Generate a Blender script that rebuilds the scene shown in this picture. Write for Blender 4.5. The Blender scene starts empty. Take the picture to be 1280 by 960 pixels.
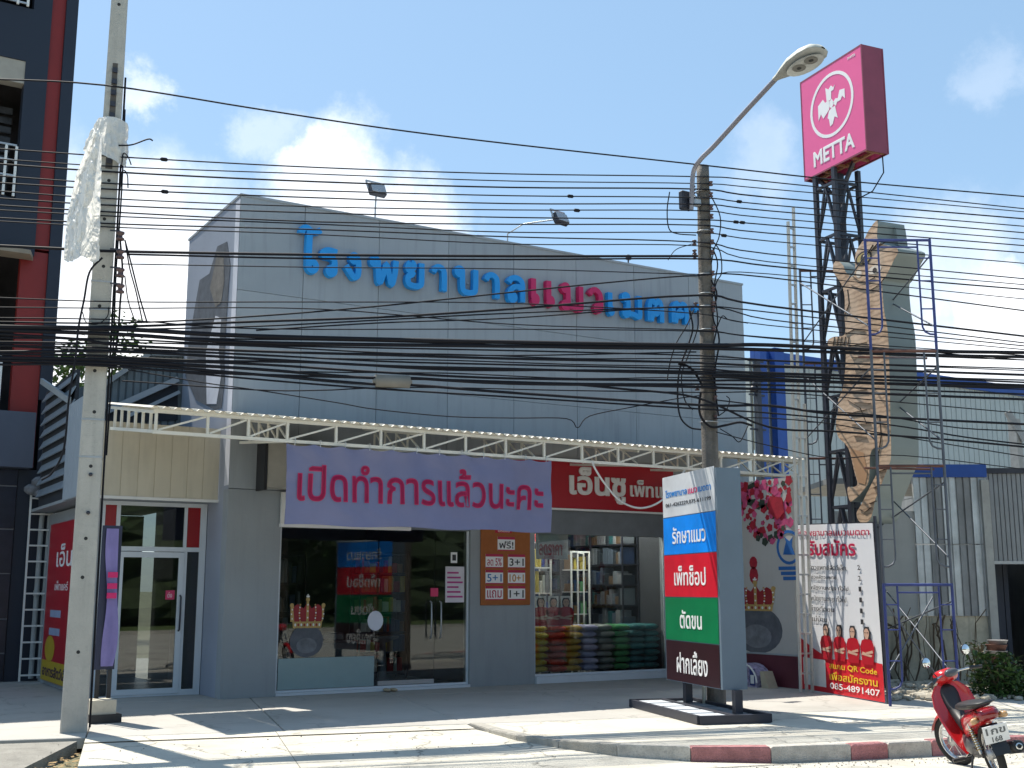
import bpy, bmesh, math, random
from mathutils import Vector, Matrix, noise
random.seed(7)
SC = bpy.context.scene
COL = SC.collection
R = math.radians
# ------------------------------------------------------------------ camera
F_PX, HOR, VPX, CAMH = 1460.0, 738.0, 3060.0, 1.6
PITCH = math.atan((HOR-480)/F_PX)
YAW = math.atan2(math.hypot(F_PX, HOR-480), VPX-640)
camd = bpy.data.cameras.new("camera"); cam = bpy.data.objects.new("camera", camd); COL.objects.link(cam)
camd.sensor_fit = 'HORIZONTAL'; camd.sensor_width = 36; camd.lens = 36*F_PX/1280
camd.clip_start = .1; camd.clip_end = 3000
cam.location = (0, 0, CAMH); cam.rotation_euler = (math.pi/2+PITCH, 0, -YAW)
SC.camera = cam
FW0 = Vector((math.sin(YAW), math.cos(YAW), 0)); RT = Vector((math.cos(YAW), -math.sin(YAW), 0))
# ------------------------------------------------------------------ sun, sky, exposure
SUNV = Vector((-.13, .52, 1)).normalized()
ELEV = math.asin(SUNV.z); AZ = math.atan2(SUNV.x, SUNV.y)
sl = bpy.data.lights.new("sun", 'SUN'); sl.energy = 5.0; sl.angle = R(.5); sl.color = (1, .945, .84)
so = bpy.data.objects.new("sun", sl); COL.objects.link(so)
so.rotation_euler = SUNV.to_track_quat('Z', 'Y').to_euler()
SC.view_settings.view_transform = 'Standard'; SC.view_settings.look = 'None'
SC.view_settings.exposure = 0.55; SC.view_settings.gamma = 1
try: SC.view_settings.use_curve_mapping = False
except Exception: pass
# ------------------------------------------------------------------ pixel of the photograph -> place in the world
FWV = FW0*math.cos(PITCH)+Vector((0, 0, math.sin(PITCH))); UPV = -FW0*math.sin(PITCH)+Vector((0, 0, math.cos(PITCH)))
C0 = Vector((0, 0, CAMH))
def ray(x, y): return RT*((x-640)/F_PX)-UPV*((y-480)/F_PX)+FWV
def gz(x, y, z=0.): d = ray(x, y); return C0+d*((z-CAMH)/d.z)
def py(x, y, Y): d = ray(x, y); return C0+d*(Y/d.y)
def px(x, y, X): d = ray(x, y); return C0+d*(X/d.x)
def fd(x, y, dist): d = ray(x, y); return C0+d*(dist/d.dot(FW0))
def vp(P, D, x, y):
    n = Vector((-D[1], D[0], 0)); d = ray(x, y); return C0+d*(n.dot(Vector((P[0], P[1], 0)))/n.dot(d))

world = bpy.data.worlds.new("World"); SC.world = world; world.use_nodes = True
def build_world():
    nt = world.node_tree; N = nt.nodes; Lk = nt.links
    bg = N['Background']; bg.inputs[1].default_value = .10
    sky = N.new('ShaderNodeTexSky'); sky.sky_type = 'NISHITA'; sky.sun_disc = False
    sky.sun_elevation = ELEV; sky.sun_rotation = AZ; sky.air_density = 1.0; sky.dust_density = .6; sky.ozone_density = 1.4
    tc = N.new('ShaderNodeTexCoord')
    nz = N.new('ShaderNodeTexNoise'); nz.inputs['Scale'].default_value = 8; nz.inputs['Detail'].default_value = 10; nz.inputs['Roughness'].default_value = .66
    Lk.new(tc.outputs['Generated'], nz.inputs['Vector'])
    sub = N.new('ShaderNodeVectorMath'); sub.operation = 'SUBTRACT'; sub.inputs[1].default_value = (.5, .5, .5); Lk.new(nz.outputs['Color'], sub.inputs[0])
    sc_ = N.new('ShaderNodeVectorMath'); sc_.operation = 'SCALE'; sc_.inputs['Scale'].default_value = .14; Lk.new(sub.outputs[0], sc_.inputs[0])
    add = N.new('ShaderNodeVectorMath'); add.operation = 'ADD'; Lk.new(tc.outputs['Generated'], add.inputs[0]); Lk.new(sc_.outputs[0], add.inputs[1])
    # broad cloud banks in the sky round the place (directions), then a thin general field
    banks = [(185, 330, .095, 1.0), (160, 440, .11, 1.0), (225, 390, .07, 1.0), (420, 240, .065, .95), (500, 290, .065, .85), (385, 215, .04, .85), (190, 118, .026, .55), (325, 172, .03, .28),
             (960, 195, .04, .2), (1265, 400, .06, .95), (1190, 330, .07, .55), (1240, 480, .08, .9), (1250, 100, .03, .16), (1130, 440, .09, .6), (60, 250, .06, .6), (-150, 300, .12, .8), (1500, 380, .14, .8), (1700, 200, .08, .5)]
    acc = None
    def mx(a, b):
        m = N.new('ShaderNodeMath'); m.operation = 'MAXIMUM'; Lk.new(a, m.inputs[0]); Lk.new(b, m.inputs[1]); return m.outputs[0]
    for (x, y, rad, st) in banks:
        d = ray(x, y).normalized()
        vm = N.new('ShaderNodeVectorMath'); vm.operation = 'DISTANCE'; vm.inputs[1].default_value = d; Lk.new(add.outputs[0], vm.inputs[0])
        mr = N.new('ShaderNodeMapRange'); mr.interpolation_type = 'SMOOTHSTEP'
        mr.inputs[1].default_value = rad*.35; mr.inputs[2].default_value = rad*1.15; mr.inputs[3].default_value = st; mr.inputs[4].default_value = 0
        Lk.new(vm.outputs['Value'], mr.inputs[0]); acc = mr.outputs[0] if acc is None else mx(acc, mr.outputs[0])
    n2 = N.new('ShaderNodeTexNoise'); n2.inputs['Scale'].default_value = 2.6; n2.inputs['Detail'].default_value = 8; n2.inputs['Roughness'].default_value = .55; Lk.new(add.outputs[0], n2.inputs['Vector'])
    m2 = N.new('ShaderNodeMapRange'); m2.inputs[1].default_value = .60; m2.inputs[2].default_value = .74; m2.inputs[3].default_value = 0; m2.inputs[4].default_value = .35; Lk.new(n2.outputs['Fac'], m2.inputs[0])
    acc = mx(acc, m2.outputs[0])
    wh = N.new('ShaderNodeMixRGB'); wh.inputs[2].default_value = (9.6, 9.9, 10.4, 1)
    # a pale veil of haze over the blue
    veil = N.new('ShaderNodeMixRGB'); veil.inputs[0].default_value = .34; veil.inputs[2].default_value = (3.9, 6.5, 8.9, 1); Lk.new(sky.outputs[0], veil.inputs[1])
    n3 = N.new('ShaderNodeTexNoise'); n3.inputs['Scale'].default_value = 11; n3.inputs['Detail'].default_value = 7; Lk.new(add.outputs[0], n3.inputs['Vector'])
    m3 = N.new('ShaderNodeMapRange'); m3.inputs[1].default_value = .38; m3.inputs[2].default_value = .6; Lk.new(n3.outputs['Fac'], m3.inputs[0])
    cc = N.new('ShaderNodeMixRGB'); cc.inputs[1].default_value = (7.2, 7.9, 8.9, 1); cc.inputs[2].default_value = (10.2, 10.3, 10.5, 1); Lk.new(m3.outputs[0], cc.inputs[0]); Lk.new(cc.outputs[0], wh.inputs[2])
    Lk.new(acc, wh.inputs[0]); Lk.new(veil.outputs[0], wh.inputs[1]); Lk.new(wh.outputs[0], bg.inputs[0])
build_world()

# ------------------------------------------------------------------ materials
MATS = {}
def mat(name, col, rough=.7, metal=0., var=.12, scale=3., bump=0., bscale=40., spec=.5, streak=0., dirt=0., coat=0., trans=0., alpha=1.):
    if name in MATS: return MATS[name]
    m = bpy.data.materials.new(name); m.use_nodes = True; nt = m.node_tree; N = nt.nodes; L = nt.links
    b = N['Principled BSDF']; b.inputs['Roughness'].default_value = rough; b.inputs['Metallic'].default_value = metal
    b.inputs['Specular IOR Level'].default_value = spec; b.inputs['Coat Weight'].default_value = coat
    b.inputs['Transmission Weight'].default_value = trans; b.inputs['Alpha'].default_value = alpha
    tc = N.new('ShaderNodeTexCoord'); geo = N.new('ShaderNodeNewGeometry')
    out = None
    n1 = N.new('ShaderNodeTexNoise'); n1.inputs['Scale'].default_value = scale; n1.inputs['Detail'].default_value = 8; n1.inputs['Roughness'].default_value = .62
    L.new(geo.outputs['Position'], n1.inputs['Vector'])
    hsv = N.new('ShaderNodeMixRGB'); hsv.blend_type = 'MIX'
    c = Vector(col[:3]); hsv.inputs[1].default_value = (*(c*(1-var)), 1); hsv.inputs[2].default_value = (*(c*(1+var)), 1)
    mr = N.new('ShaderNodeMapRange'); mr.inputs[1].default_value = .3; mr.inputs[2].default_value = .7; L.new(n1.outputs['Fac'], mr.inputs[0]); L.new(mr.outputs[0], hsv.inputs[0])
    out = hsv.outputs[0]
    if streak:
        mp = N.new('ShaderNodeMapping'); mp.inputs['Scale'].default_value = (5, 5, .35); L.new(geo.outputs['Position'], mp.inputs[0])
        n2 = N.new('ShaderNodeTexNoise'); n2.inputs['Scale'].default_value = 2.2; n2.inputs['Detail'].default_value = 6; L.new(mp.outputs[0], n2.inputs['Vector'])
        m2 = N.new('ShaderNodeMapRange'); m2.inputs[1].default_value = .5; m2.inputs[2].default_value = .75; m2.inputs[4].default_value = streak; L.new(n2.outputs['Fac'], m2.inputs[0])
        mm = N.new('ShaderNodeMixRGB'); mm.inputs[2].default_value = (*(c*.45), 1); L.new(m2.outputs[0], mm.inputs[0]); L.new(out, mm.inputs[1]); out = mm.outputs[0]
    if dirt:
        n3 = N.new('ShaderNodeTexNoise'); n3.inputs['Scale'].default_value = scale*5; n3.inputs['Detail'].default_value = 9; n3.inputs['Roughness'].default_value = .75; L.new(geo.outputs['Position'], n3.inputs['Vector'])
        m3 = N.new('ShaderNodeMapRange'); m3.inputs[1].default_value = .52; m3.inputs[2].default_value = .72; m3.inputs[4].default_value = dirt; L.new(n3.outputs['Fac'], m3.inputs[0])
        mm = N.new('ShaderNodeMixRGB'); mm.inputs[2].default_value = (*(c*.4), 1); L.new(m3.outputs[0], mm.inputs[0]); L.new(out, mm.inputs[1]); out = mm.outputs[0]
    L.new(out, b.inputs['Base Color'])
    if bump:
        nb = N.new('ShaderNodeTexNoise'); nb.inputs['Scale'].default_value = bscale; nb.inputs['Detail'].default_value = 6; L.new(geo.outputs['Position'], nb.inputs['Vector'])
        bp = N.new('ShaderNodeBump'); bp.inputs['Strength'].default_value = bump; bp.inputs['Distance'].default_value = .02; L.new(nb.outputs['Fac'], bp.inputs['Height']); L.new(bp.outputs[0], b.inputs['Normal'])
    MATS[name] = m; return m
def worn(m, crack=.35, stain=.3, cs=.45, ss=.55):
    nt = m.node_tree; N = nt.nodes; L = nt.links; b = N['Principled BSDF']; src = b.inputs['Base Color'].links[0].from_socket
    geo = N.new('ShaderNodeNewGeometry'); nz = N.new('ShaderNodeTexNoise'); nz.inputs['Scale'].default_value = 1.1; nz.inputs['Detail'].default_value = 6; L.new(geo.outputs['Position'], nz.inputs['Vector'])
    sc = N.new('ShaderNodeVectorMath'); sc.operation = 'SCALE'; sc.inputs['Scale'].default_value = 1.6; L.new(nz.outputs['Color'], sc.inputs[0]); ad = N.new('ShaderNodeVectorMath'); ad.operation = 'ADD'; L.new(geo.outputs['Position'], ad.inputs[0]); L.new(sc.outputs[0], ad.inputs[1])
    vo = N.new('ShaderNodeTexVoronoi'); vo.feature = 'DISTANCE_TO_EDGE'; vo.inputs['Scale'].default_value = cs; L.new(ad.outputs[0], vo.inputs['Vector'])
    mr = N.new('ShaderNodeMapRange'); mr.inputs[1].default_value = .0; mr.inputs[2].default_value = .009; mr.inputs[3].default_value = crack; mr.inputs[4].default_value = 0; L.new(vo.outputs['Distance'], mr.inputs[0])
    m1 = N.new('ShaderNodeMixRGB'); m1.inputs[2].default_value = (.10, .09, .075, 1); L.new(mr.outputs[0], m1.inputs[0]); L.new(src, m1.inputs[1])
    n2 = N.new('ShaderNodeTexNoise'); n2.inputs['Scale'].default_value = ss; n2.inputs['Detail'].default_value = 7; n2.inputs['Roughness'].default_value = .68; n2.inputs['Distortion'].default_value = .6; L.new(geo.outputs['Position'], n2.inputs['Vector'])
    m2 = N.new('ShaderNodeMapRange'); m2.inputs[1].default_value = .52; m2.inputs[2].default_value = .70; m2.inputs[4].default_value = stain; L.new(n2.outputs['Fac'], m2.inputs[0])
    m3 = N.new('ShaderNodeMixRGB'); m3.inputs[2].default_value = (.20, .185, .155, 1); L.new(m2.outputs[0], m3.inputs[0]); L.new(m1.outputs[0], m3.inputs[1])
    n4 = N.new('ShaderNodeTexNoise'); n4.inputs['Scale'].default_value = 3.3; n4.inputs['Detail'].default_value = 3; L.new(ad.outputs[0], n4.inputs['Vector']); m4 = N.new('ShaderNodeMapRange'); m4.inputs[1].default_value = .68; m4.inputs[2].default_value = .73; m4.inputs[4].default_value = .5; L.new(n4.outputs['Fac'], m4.inputs[0])
    m5 = N.new('ShaderNodeMixRGB'); m5.inputs[2].default_value = (.16, .145, .12, 1); L.new(m4.outputs[0], m5.inputs[0]); L.new(m3.outputs[0], m5.inputs[1]); L.new(m5.outputs[0], b.inputs['Base Color'])
def glass_mat(name, tint, refl=.25, dark=.55):
    if name in MATS: return MATS[name]
    m = bpy.data.materials.new(name); m.use_nodes = True; nt = m.node_tree; N = nt.nodes; L = nt.links
    N.remove(N['Principled BSDF']); o = N['Material Output']
    t = N.new('ShaderNodeBsdfTransparent'); t.inputs[0].default_value = (*tint, 1)
    g = N.new('ShaderNodeBsdfGlossy'); g.inputs['Roughness'].default_value = .015; g.inputs[0].default_value = (1, 1, 1, 1)
    fr = N.new('ShaderNodeFresnel'); fr.inputs[0].default_value = 1.40
    mr = N.new('ShaderNodeMapRange'); mr.inputs[1].default_value = 0; mr.inputs[2].default_value = 1; mr.inputs[3].default_value = refl; mr.inputs[4].default_value = 1; L.new(fr.outputs[0], mr.inputs[0])
    mix = N.new('ShaderNodeMixShader'); L.new(mr.outputs[0], mix.inputs[0]); L.new(t.outputs[0], mix.inputs[1]); L.new(g.outputs[0], mix.inputs[2]); L.new(mix.outputs[0], o.inputs[0])
    MATS[name] = m; return m

# ------------------------------------------------------------------ mesh builder
def V(*a): return Vector(a)
class MB:
    def __init__(s): s.v = []; s.f = []; s.mi = []; s.mats = []; s.m = 0; s.sm = []
    def use(s, m):
        if m not in s.mats: s.mats.append(m)
        s.m = s.mats.index(m); return s
    def add(s, vs, fs, smooth=False):
        n = len(s.v); s.v += [Vector(p) for p in vs]
        for f in fs: s.f.append([i+n for i in f]); s.mi.append(s.m); s.sm.append(smooth)
        return s
    def hexa(s, p):   # 4 bottom ccw, 4 top
        return s.add(p, [(3, 2, 1, 0), (4, 5, 6, 7), (0, 1, 5, 4), (1, 2, 6, 5), (2, 3, 7, 6), (3, 0, 4, 7)])
    def box(s, x0, x1, y0, y1, z0, z1, M=None):
        p = [V(x0, y0, z0), V(x1, y0, z0), V(x1, y1, z0), V(x0, y1, z0), V(x0, y0, z1), V(x1, y0, z1), V(x1, y1, z1), V(x0, y1, z1)]
        if M is not None: p = [M @ q for q in p]
        return s.hexa(p)
    def bev(s, x0, x1, y0, y1, z0, z1, b, M=None):   # box with its edges cut
        bm = bmesh.new(); bmesh.ops.create_cube(bm, size=1)
        for v in bm.verts: v.co = V((x0+x1)/2+v.co.x*(x1-x0), (y0+y1)/2+v.co.y*(y1-y0), (z0+z1)/2+v.co.z*(z1-z0))
        bmesh.ops.bevel(bm, geom=bm.edges[:], offset=b, segments=1, affect='EDGES')
        bm.verts.index_update(); vs = [(M @ v.co if M is not None else v.co.copy()) for v in bm.verts]
        s.add(vs, [[v.index for v in f.verts] for f in bm.faces]); bm.free(); return s
    def beam(s, a, b, w, h=None, up=V(0, 0, 1)):
        a = Vector(a); b = Vector(b); h = h or w; d = (b-a).normalized()
        if abs(d.dot(up)) > .98: up = V(1, 0, 0) if abs(d.x) < .9 else V(0, 1, 0)
        r = d.cross(up).normalized()*w/2; u = r.cross(d).normalized()*h/2
        return s.hexa([a-r-u, a+r-u, b+r-u, b-r-u, a-r+u, a+r+u, b+r+u, b-r+u])
    def tube(s, pts, r, n=8, cap=True):
        pts = [Vector(p) for p in pts]; vs = []; fs = []
        k = len(pts); up = V(0, 0, 1)
        rs = r if isinstance(r, (list, tuple)) else [r]*k
        t0 = (pts[1]-pts[0]).normalized()
        if abs(t0.z) > .9: up = V(1, 0, 0)
        u = t0.cross(up).normalized()
        for i, p in enumerate(pts):
            t = (pts[min(i+1, k-1)]-pts[max(i-1, 0)]).normalized()
            u = (u-t*u.dot(t)).normalized(); w = t.cross(u)
            for j in range(n):
                a = 2*math.pi*j/n; vs.append(p+(u*math.cos(a)+w*math.sin(a))*rs[i])
        for i in range(k-1):
            for j in range(n):
                a = i*n+j; b = i*n+(j+1) % n; fs.append((a, b, b+n, a+n))
        s.add(vs, fs, n > 4)
        if cap: s.add([vs[j] for j in range(n)], [tuple(range(n))[::-1]]); s.add([vs[(k-1)*n+j] for j in range(n)], [tuple(range(n))])
        return s
    def prism(s, pts, off):   # polygon given in space, pushed by off
        n = len(pts); off = Vector(off); a = [Vector(p) for p in pts]; b = [p+off for p in a]
        s.add(a, [tuple(range(n))[::-1]]); s.add(b, [tuple(range(n))]); s.add(a+b, [(i, (i+1) % n, (i+1) % n+n, i+n) for i in range(n)]); return s
    def ell(s, c, rx, ry, rz, nu=12, nv=8, M=None):
        vs = []; fs = []
        for i in range(nv+1):
            th = math.pi*i/nv
            for j in range(nu):
                ph = 2*math.pi*j/nu; p = V(rx*math.sin(th)*math.cos(ph), ry*math.sin(th)*math.sin(ph), rz*math.cos(th))
                if M is not None: p = M @ p
                vs.append(Vector(c)+p)
        for i in range(nv):
            for j in range(nu): fs.append((i*nu+j, (i+1)*nu+j, (i+1)*nu+(j+1) % nu, i*nu+(j+1) % nu))
        return s.add(vs, fs, True)
    def lathe(s, prof, c, axis=V(0, 0, 1), n=16):
        axis = Vector(axis).normalized(); u = axis.cross(V(0, 0, 1) if abs(axis.z) < .9 else V(1, 0, 0)).normalized(); w = axis.cross(u); vs = []; fs = []
        for (r, h) in prof:
            for j in range(n):
                a = 2*math.pi*j/n; vs.append(Vector(c)+axis*h+(u*math.cos(a)+w*math.sin(a))*r)
        for i in range(len(prof)-1):
            for j in range(n): fs.append((i*n+j, i*n+(j+1) % n, (i+1)*n+(j+1) % n, (i+1)*n+j))
        return s.add(vs, fs, True)
    def build(s, name, mt=None, parent=None, **kw):
        if mt is not None: s.mats = [mt]; s.mi = [0]*len(s.f)
        me = bpy.data.meshes.new(name)
        if parent is not None: o0 = wloc(parent)
        elif s.v:
            lo = [min(p[i] for p in s.v) for i in range(3)]; hi = [max(p[i] for p in s.v) for i in range(3)]; o0 = V((lo[0]+hi[0])/2, (lo[1]+hi[1])/2, lo[2])
        own = o0
        if parent is not None and s.v:
            lo = [min(p[i] for p in s.v) for i in range(3)]; own = V(*lo)
        me.from_pydata([p-own for p in s.v], [], s.f)
        for m in s.mats: me.materials.append(m)
        for p, i, q in zip(me.polygons, s.mi, s.sm): p.material_index = i; p.use_smooth = q
        me.validate(); bm = bmesh.new(); bm.from_mesh(me)
        if not kw.get('keepn'): bmesh.ops.recalc_face_normals(bm, faces=bm.faces)
        bm.to_mesh(me); bm.free()
        o = bpy.data.objects.new(name, me); COL.objects.link(o)
        if parent is not None: o.parent = parent; o.location = own-o0
        else: o.location = own
        WL[o.name] = own.copy()
        if kw.get('label'): o['label'] = kw['label']
        if kw.get('cat'): o['category'] = kw['cat']
        if kw.get('group'): o['group'] = kw['group']
        if kw.get('kind'): o['kind'] = kw['kind']
        return o
WL = {}
def wloc(o): return WL[o.name]
def thing(name, label, cat, loc, group=None):
    o = bpy.data.objects.new(name, None); COL.objects.link(o); o.location = loc; o.empty_display_size = .2
    o['label'] = label; o['category'] = cat; WL[o.name] = Vector(loc)
    if group: o['group'] = group
    return o
def struct(name, mb, m=None, **k): return mb.build(name, m, None, kind='structure', **k)
def copy_tree(o, loc=None, parent=None, label=None):
    c = o.copy(); COL.objects.link(c); c.parent = parent
    if loc is not None: c.location = loc
    if label: c['label'] = label
    for ch in list(o.children): copy_tree(ch, None, c)
    return c

# ------------------------------------------------------------------ lettering
TXT = {}
def glyphs(body, bold, res=3):
    key = (body, bold)
    if key in TXT: return TXT[key]
    cu = bpy.data.curves.new("tmp", 'FONT'); cu.body = body; cu.size = 1; cu.resolution_u = res; cu.extrude = .04; cu.bevel_depth = bold; cu.bevel_resolution = 0; cu.offset = 0
    o = bpy.data.objects.new("tmp", cu); COL.objects.link(o)
    dg = bpy.context.evaluated_depsgraph_get(); me = bpy.data.meshes.new_from_object(o.evaluated_get(dg))
    vs = [v.co.copy() for v in me.vertices]; fs = [tuple(p.vertices) for p in me.polygons]
    bpy.data.objects.remove(o); bpy.data.curves.remove(cu); bpy.data.meshes.remove(me)
    TXT[key] = (vs, fs); return TXT[key]
def text(mb, m, body, P, U, W, w=None, h=None, depth=.01, bold=.025, Nn=None, align='l', clipx=None):
    """letters standing on P, running along U (unit), up along W (unit); h or w sets the size, both stretch them"""
    vs, fs = glyphs(body, bold)
    if not vs: return mb
    x0 = min(v.x for v in vs); x1 = max(v.x for v in vs); y0 = min(v.y for v in vs); y1 = max(v.y for v in vs); z0 = min(v.z for v in vs); z1 = max(v.z for v in vs)
    sx = w/(x1-x0) if w else None; sy = h/(y1-y0) if h else None
    sx = sx or sy; sy = sy or sx
    U = Vector(U); W = Vector(W); n = Nn or U.cross(W)
    ox = {'l': 0, 'c': -(x1-x0)*sx/2, 'r': -(x1-x0)*sx}[align]
    mb.use(m); mb.add([Vector(P)+U*((v.x-x0)*sx+ox)+W*((v.y-y0)*sy)+n*((v.z-z0)/(z1-z0)*depth) for v in vs], fs); return mb

# common paints
M_grey = mat('grey_panel_paint', (.335, .362, .385), .48, var=.07, scale=.7, streak=.25, bump=.4, bscale=1.6)
M_greyb = mat('grey_panel_paint_b', (.325, .354, .378), .5, var=.07, scale=.9, streak=.32, bump=.4, bscale=1.9)
M_greyc = mat('grey_panel_paint_c', (.345, .37, .39), .46, var=.06, scale=.6, streak=.2, bump=.4, bscale=1.3)
M_greyw = mat('grey_wall_paint', (.30, .325, .34), .75, var=.06, scale=1.2, bump=.1, streak=.15)
M_white = mat('white_paint', (.74, .73, .70), .5, var=.05, dirt=.15)
M_cream = mat('cream_sheet_metal', (.56, .51, .40), .55, var=.05, streak=.2)
M_alu = mat('white_aluminium', (.62, .66, .70), .4, var=.04)
M_black = mat('black_plastic', (.02, .02, .022), .5, var=.2)
M_iron = mat('black_painted_iron', (.03, .032, .045), .45, var=.25, dirt=.3)
M_wire = mat('black_cable', (.008, .008, .012), .7, var=.2, spec=.25)
M_red = mat('red_sign_face', (.42, .010, .022), .4, var=.04)
M_redg = mat('red_panel', (.30, .006, .010), .3, var=.05)
M_conc = mat('pole_concrete', (.45, .43, .385), .9, var=.10, scale=3, bump=.4, bscale=60, streak=.3, dirt=.25)
M_pave = mat('forecourt_concrete', (.44, .415, .365), .9, var=.10, scale=1.3, bump=.35, bscale=50, dirt=.16)
M_road = mat('road_concrete', (.50, .475, .41), .95, var=.12, scale=.9, bump=.4, bscale=70, dirt=.2)
M_dirt = mat('verge_soil', (.30, .26, .20), .95, var=.25, scale=2.5, bump=.6, bscale=30, dirt=.3)
M_navy = mat('navy_wall_paint', (.012, .018, .034), .55, var=.08, scale=.7)
M_steel = mat('galvanised_steel', (.42, .43, .44), .42, .6, var=.1, scale=4)
M_glass = glass_mat('shop_glass', (.80, .84, .84), .01)
M_txtwhite = mat('white_lettering', (.82, .81, .80), .5, var=.02)
M_txtblack = mat('black_lettering', (.03, .03, .035), .6, var=.02)
M_pink = mat('magenta_lettering', (.62, .012, .14), .5, var=.03)
M_blue = mat('blue_letter_face', (.012, .30, .74), .4, var=.04)
M_magl = mat('crimson_letter_face', (.56, .014, .11), .4, var=.04)

D = 17.6                      # front wall line of the clinic
RX = V(.97, -.242, 0).normalized(); RN = V(-.242, -.97, 0).normalized()   # along the road, and towards the camera
ZU = V(0, 0, 1)
exec_parts = []
# ================================================================== GROUND
def us(u, s, z=0.): return RX*u-RN*s+V(0, 0, z)      # u along the road, s metres away from it
def sheet(name, poly, z, m, thick=.0, **k):
    b = MB(); pts = [V(p[0], p[1], z) for p in poly]
    b.add(pts, [tuple(range(len(pts)))]); o = struct(name, b, m, keepn=True, **k)
    return o
g = MB(); g.add([V(-1500, -1500, -.17), V(1500, -1500, -.17), V(1500, 1500, -.17), V(-1500, 1500, -.17)], [(0, 1, 2, 3)]); struct('ground', g, mat('far_ground', (.16, .15, .09), .95, var=.3, scale=.2, bump=.3, bscale=4), keepn=True)
a = [us(-150, -8), us(150, -8), us(150, 11.05), us(-150, 11.05)]; sheet('road', a, -.15, M_road)
# near edge line and the opposite verge, seen only in the shop windows
a = [us(-150, -30), us(150, -30), us(150, -8.2), us(-150, -8.2)]; sheet('opposite_verge', a, -.04, mat('verge_grass', (.09, .13, .035), .95, var=.35, scale=2))
ok = MB().box(-1, 1, -1, 1, -1, 1); ok = MB()
q = [us(-60, -8.2, -.15), us(60, -8.2, -.15), us(60, -8.0, -.15), us(-60, -8.0, -.15)]; ok.hexa(q+[p+V(0, 0, .15) for p in q]); struct('opposite_kerb', ok, mat('kerb_plain', (.5, .48, .43), .9, dirt=.3))
# tree belt added across the road to darken the reflection in the shop glass
tb = MB(); vs = []; fs = []; nu, nv = 120, 14
for i in range(nu+1):
    for j in range(nv+1):
        u_ = -70+140*i/nu; h_ = (6.2+2.2*noise.noise(V(u_*.12, 0, 3))+.8*noise.noise(V(u_*.6, 1, 3)))*j/nv
        vs.append(us(u_, -15+1.6*noise.noise(V(u_*.35, h_*.6, 0))+.7*noise.noise(V(u_*1.4, h_*1.6, 5))-(j/nv)**4*1.5, h_-.1))
for i in range(nu):
    for j in range(nv): k = i*(nv+1)+j; fs.append((k, k+1, k+nv+2, k+nv+1))
tb.add(vs, fs); tb.build('added_tree_belt', mat('added_belt_foliage', (.035, .055, .02), .9, var=.5, scale=2.2), None, kind='stuff', label='dark tree belt added across the road to darken the reflection in the shop glass', cat='trees', keepn=True)
# forecourt: one slab behind, slab rows in front
M_fore = mat('forecourt_screed', (.42, .40, .365), .75, var=.07, scale=.9, bump=.12, bscale=40, streak=0, dirt=.10)
M_side = mat('sidewalk_concrete', (.54, .505, .43), .92, var=.10, scale=1.6, bump=.35, bscale=55, dirt=.2)
worn(M_side, .7, .5); worn(M_fore, .35, .35, .3); worn(M_road, .75, .6, .6, .8)
fc = bpy.data.objects.new('forecourt', None); COL.objects.link(fc); fc['kind'] = 'structure'; WL['forecourt'] = V(0, 0, 0)
def slab(u0, u1, s0, s1, m, z1=0., name='slab', parent=None):
    b = MB(); g_ = .006
    c = [(u0+g_, s0+g_), (u1-g_, s0+g_), (u1-g_, s1-g_), (u0+g_, s1-g_)]
    z1 = z1+random.uniform(-.002, .002)
    i_ = .008
    ci = [(u0+g_+i_, s0+g_+i_), (u1-g_-i_, s0+g_+i_), (u1-g_-i_, s1-g_-i_), (u0+g_+i_, s1-g_-i_)]
    vs = [us(*p, -.12) for p in c]+[us(*p, z1-.008) for p in c]+[us(*p, z1) for p in ci]
    fs = [(8, 9, 10, 11)]+[(j, (j+1) % 4, (j+1) % 4+4, j+4) for j in range(4)]+[(j+4, (j+1) % 4+4, (j+1) % 4+8, j+8) for j in range(4)]
    b.add(vs, fs); return b.build(name, m, parent or fc)
cols = [-30, -14, -7, -3.6, -.47, 1.7, 3.9, 6.1, 8.2, 10.4, 12.6, 16, 22, 30, 45]
for i in range(len(cols)-1):
    for (s0, s1) in ((14.2, 18.4), (18.4, 22.6), (22.6, 30)):
        if s0 > 20 and cols[i] < -8: continue
        slab(cols[i], cols[i+1], s0, s1, M_fore)
# public pavement beyond the driveway: two rows of slabs
pv = bpy.data.objects.new('pavement', None); COL.objects.link(pv); pv['kind'] = 'structure'; WL['pavement'] = V(0, 0, 0)
KC = [(3.92, 14.19), (3.98, 13.5), (4.12, 12.9), (4.4, 12.3), (4.85, 11.75), (5.5, 11.35), (6.3, 11.12), (7.2, 11.05)]   # curve of the kerb
b = MB(); pl = [(c[0]+.12, c[1]+.04) for c in KC[:-1]]+[(7.14, 11.19), (7.14, 14.18), (4.1, 14.18)]
ins = [us(*p, 0) for p in pl]; b.prism([p-V(0, 0, .12) for p in ins], V(0, 0, .12)); b.build('slab', M_side, pv)
cu = [7.15, 9.18, 11.2, 13.2, 15.3, 17.4, 19.5, 24, 30, 40]
for i in range(len(cu)-1):
    slab(cu[i], cu[i+1], 11.2, 12.35, M_side, .0, 'slab', pv); slab(cu[i], cu[i+1], 12.36, 14.19, M_side, .0, 'slab', pv)
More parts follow.
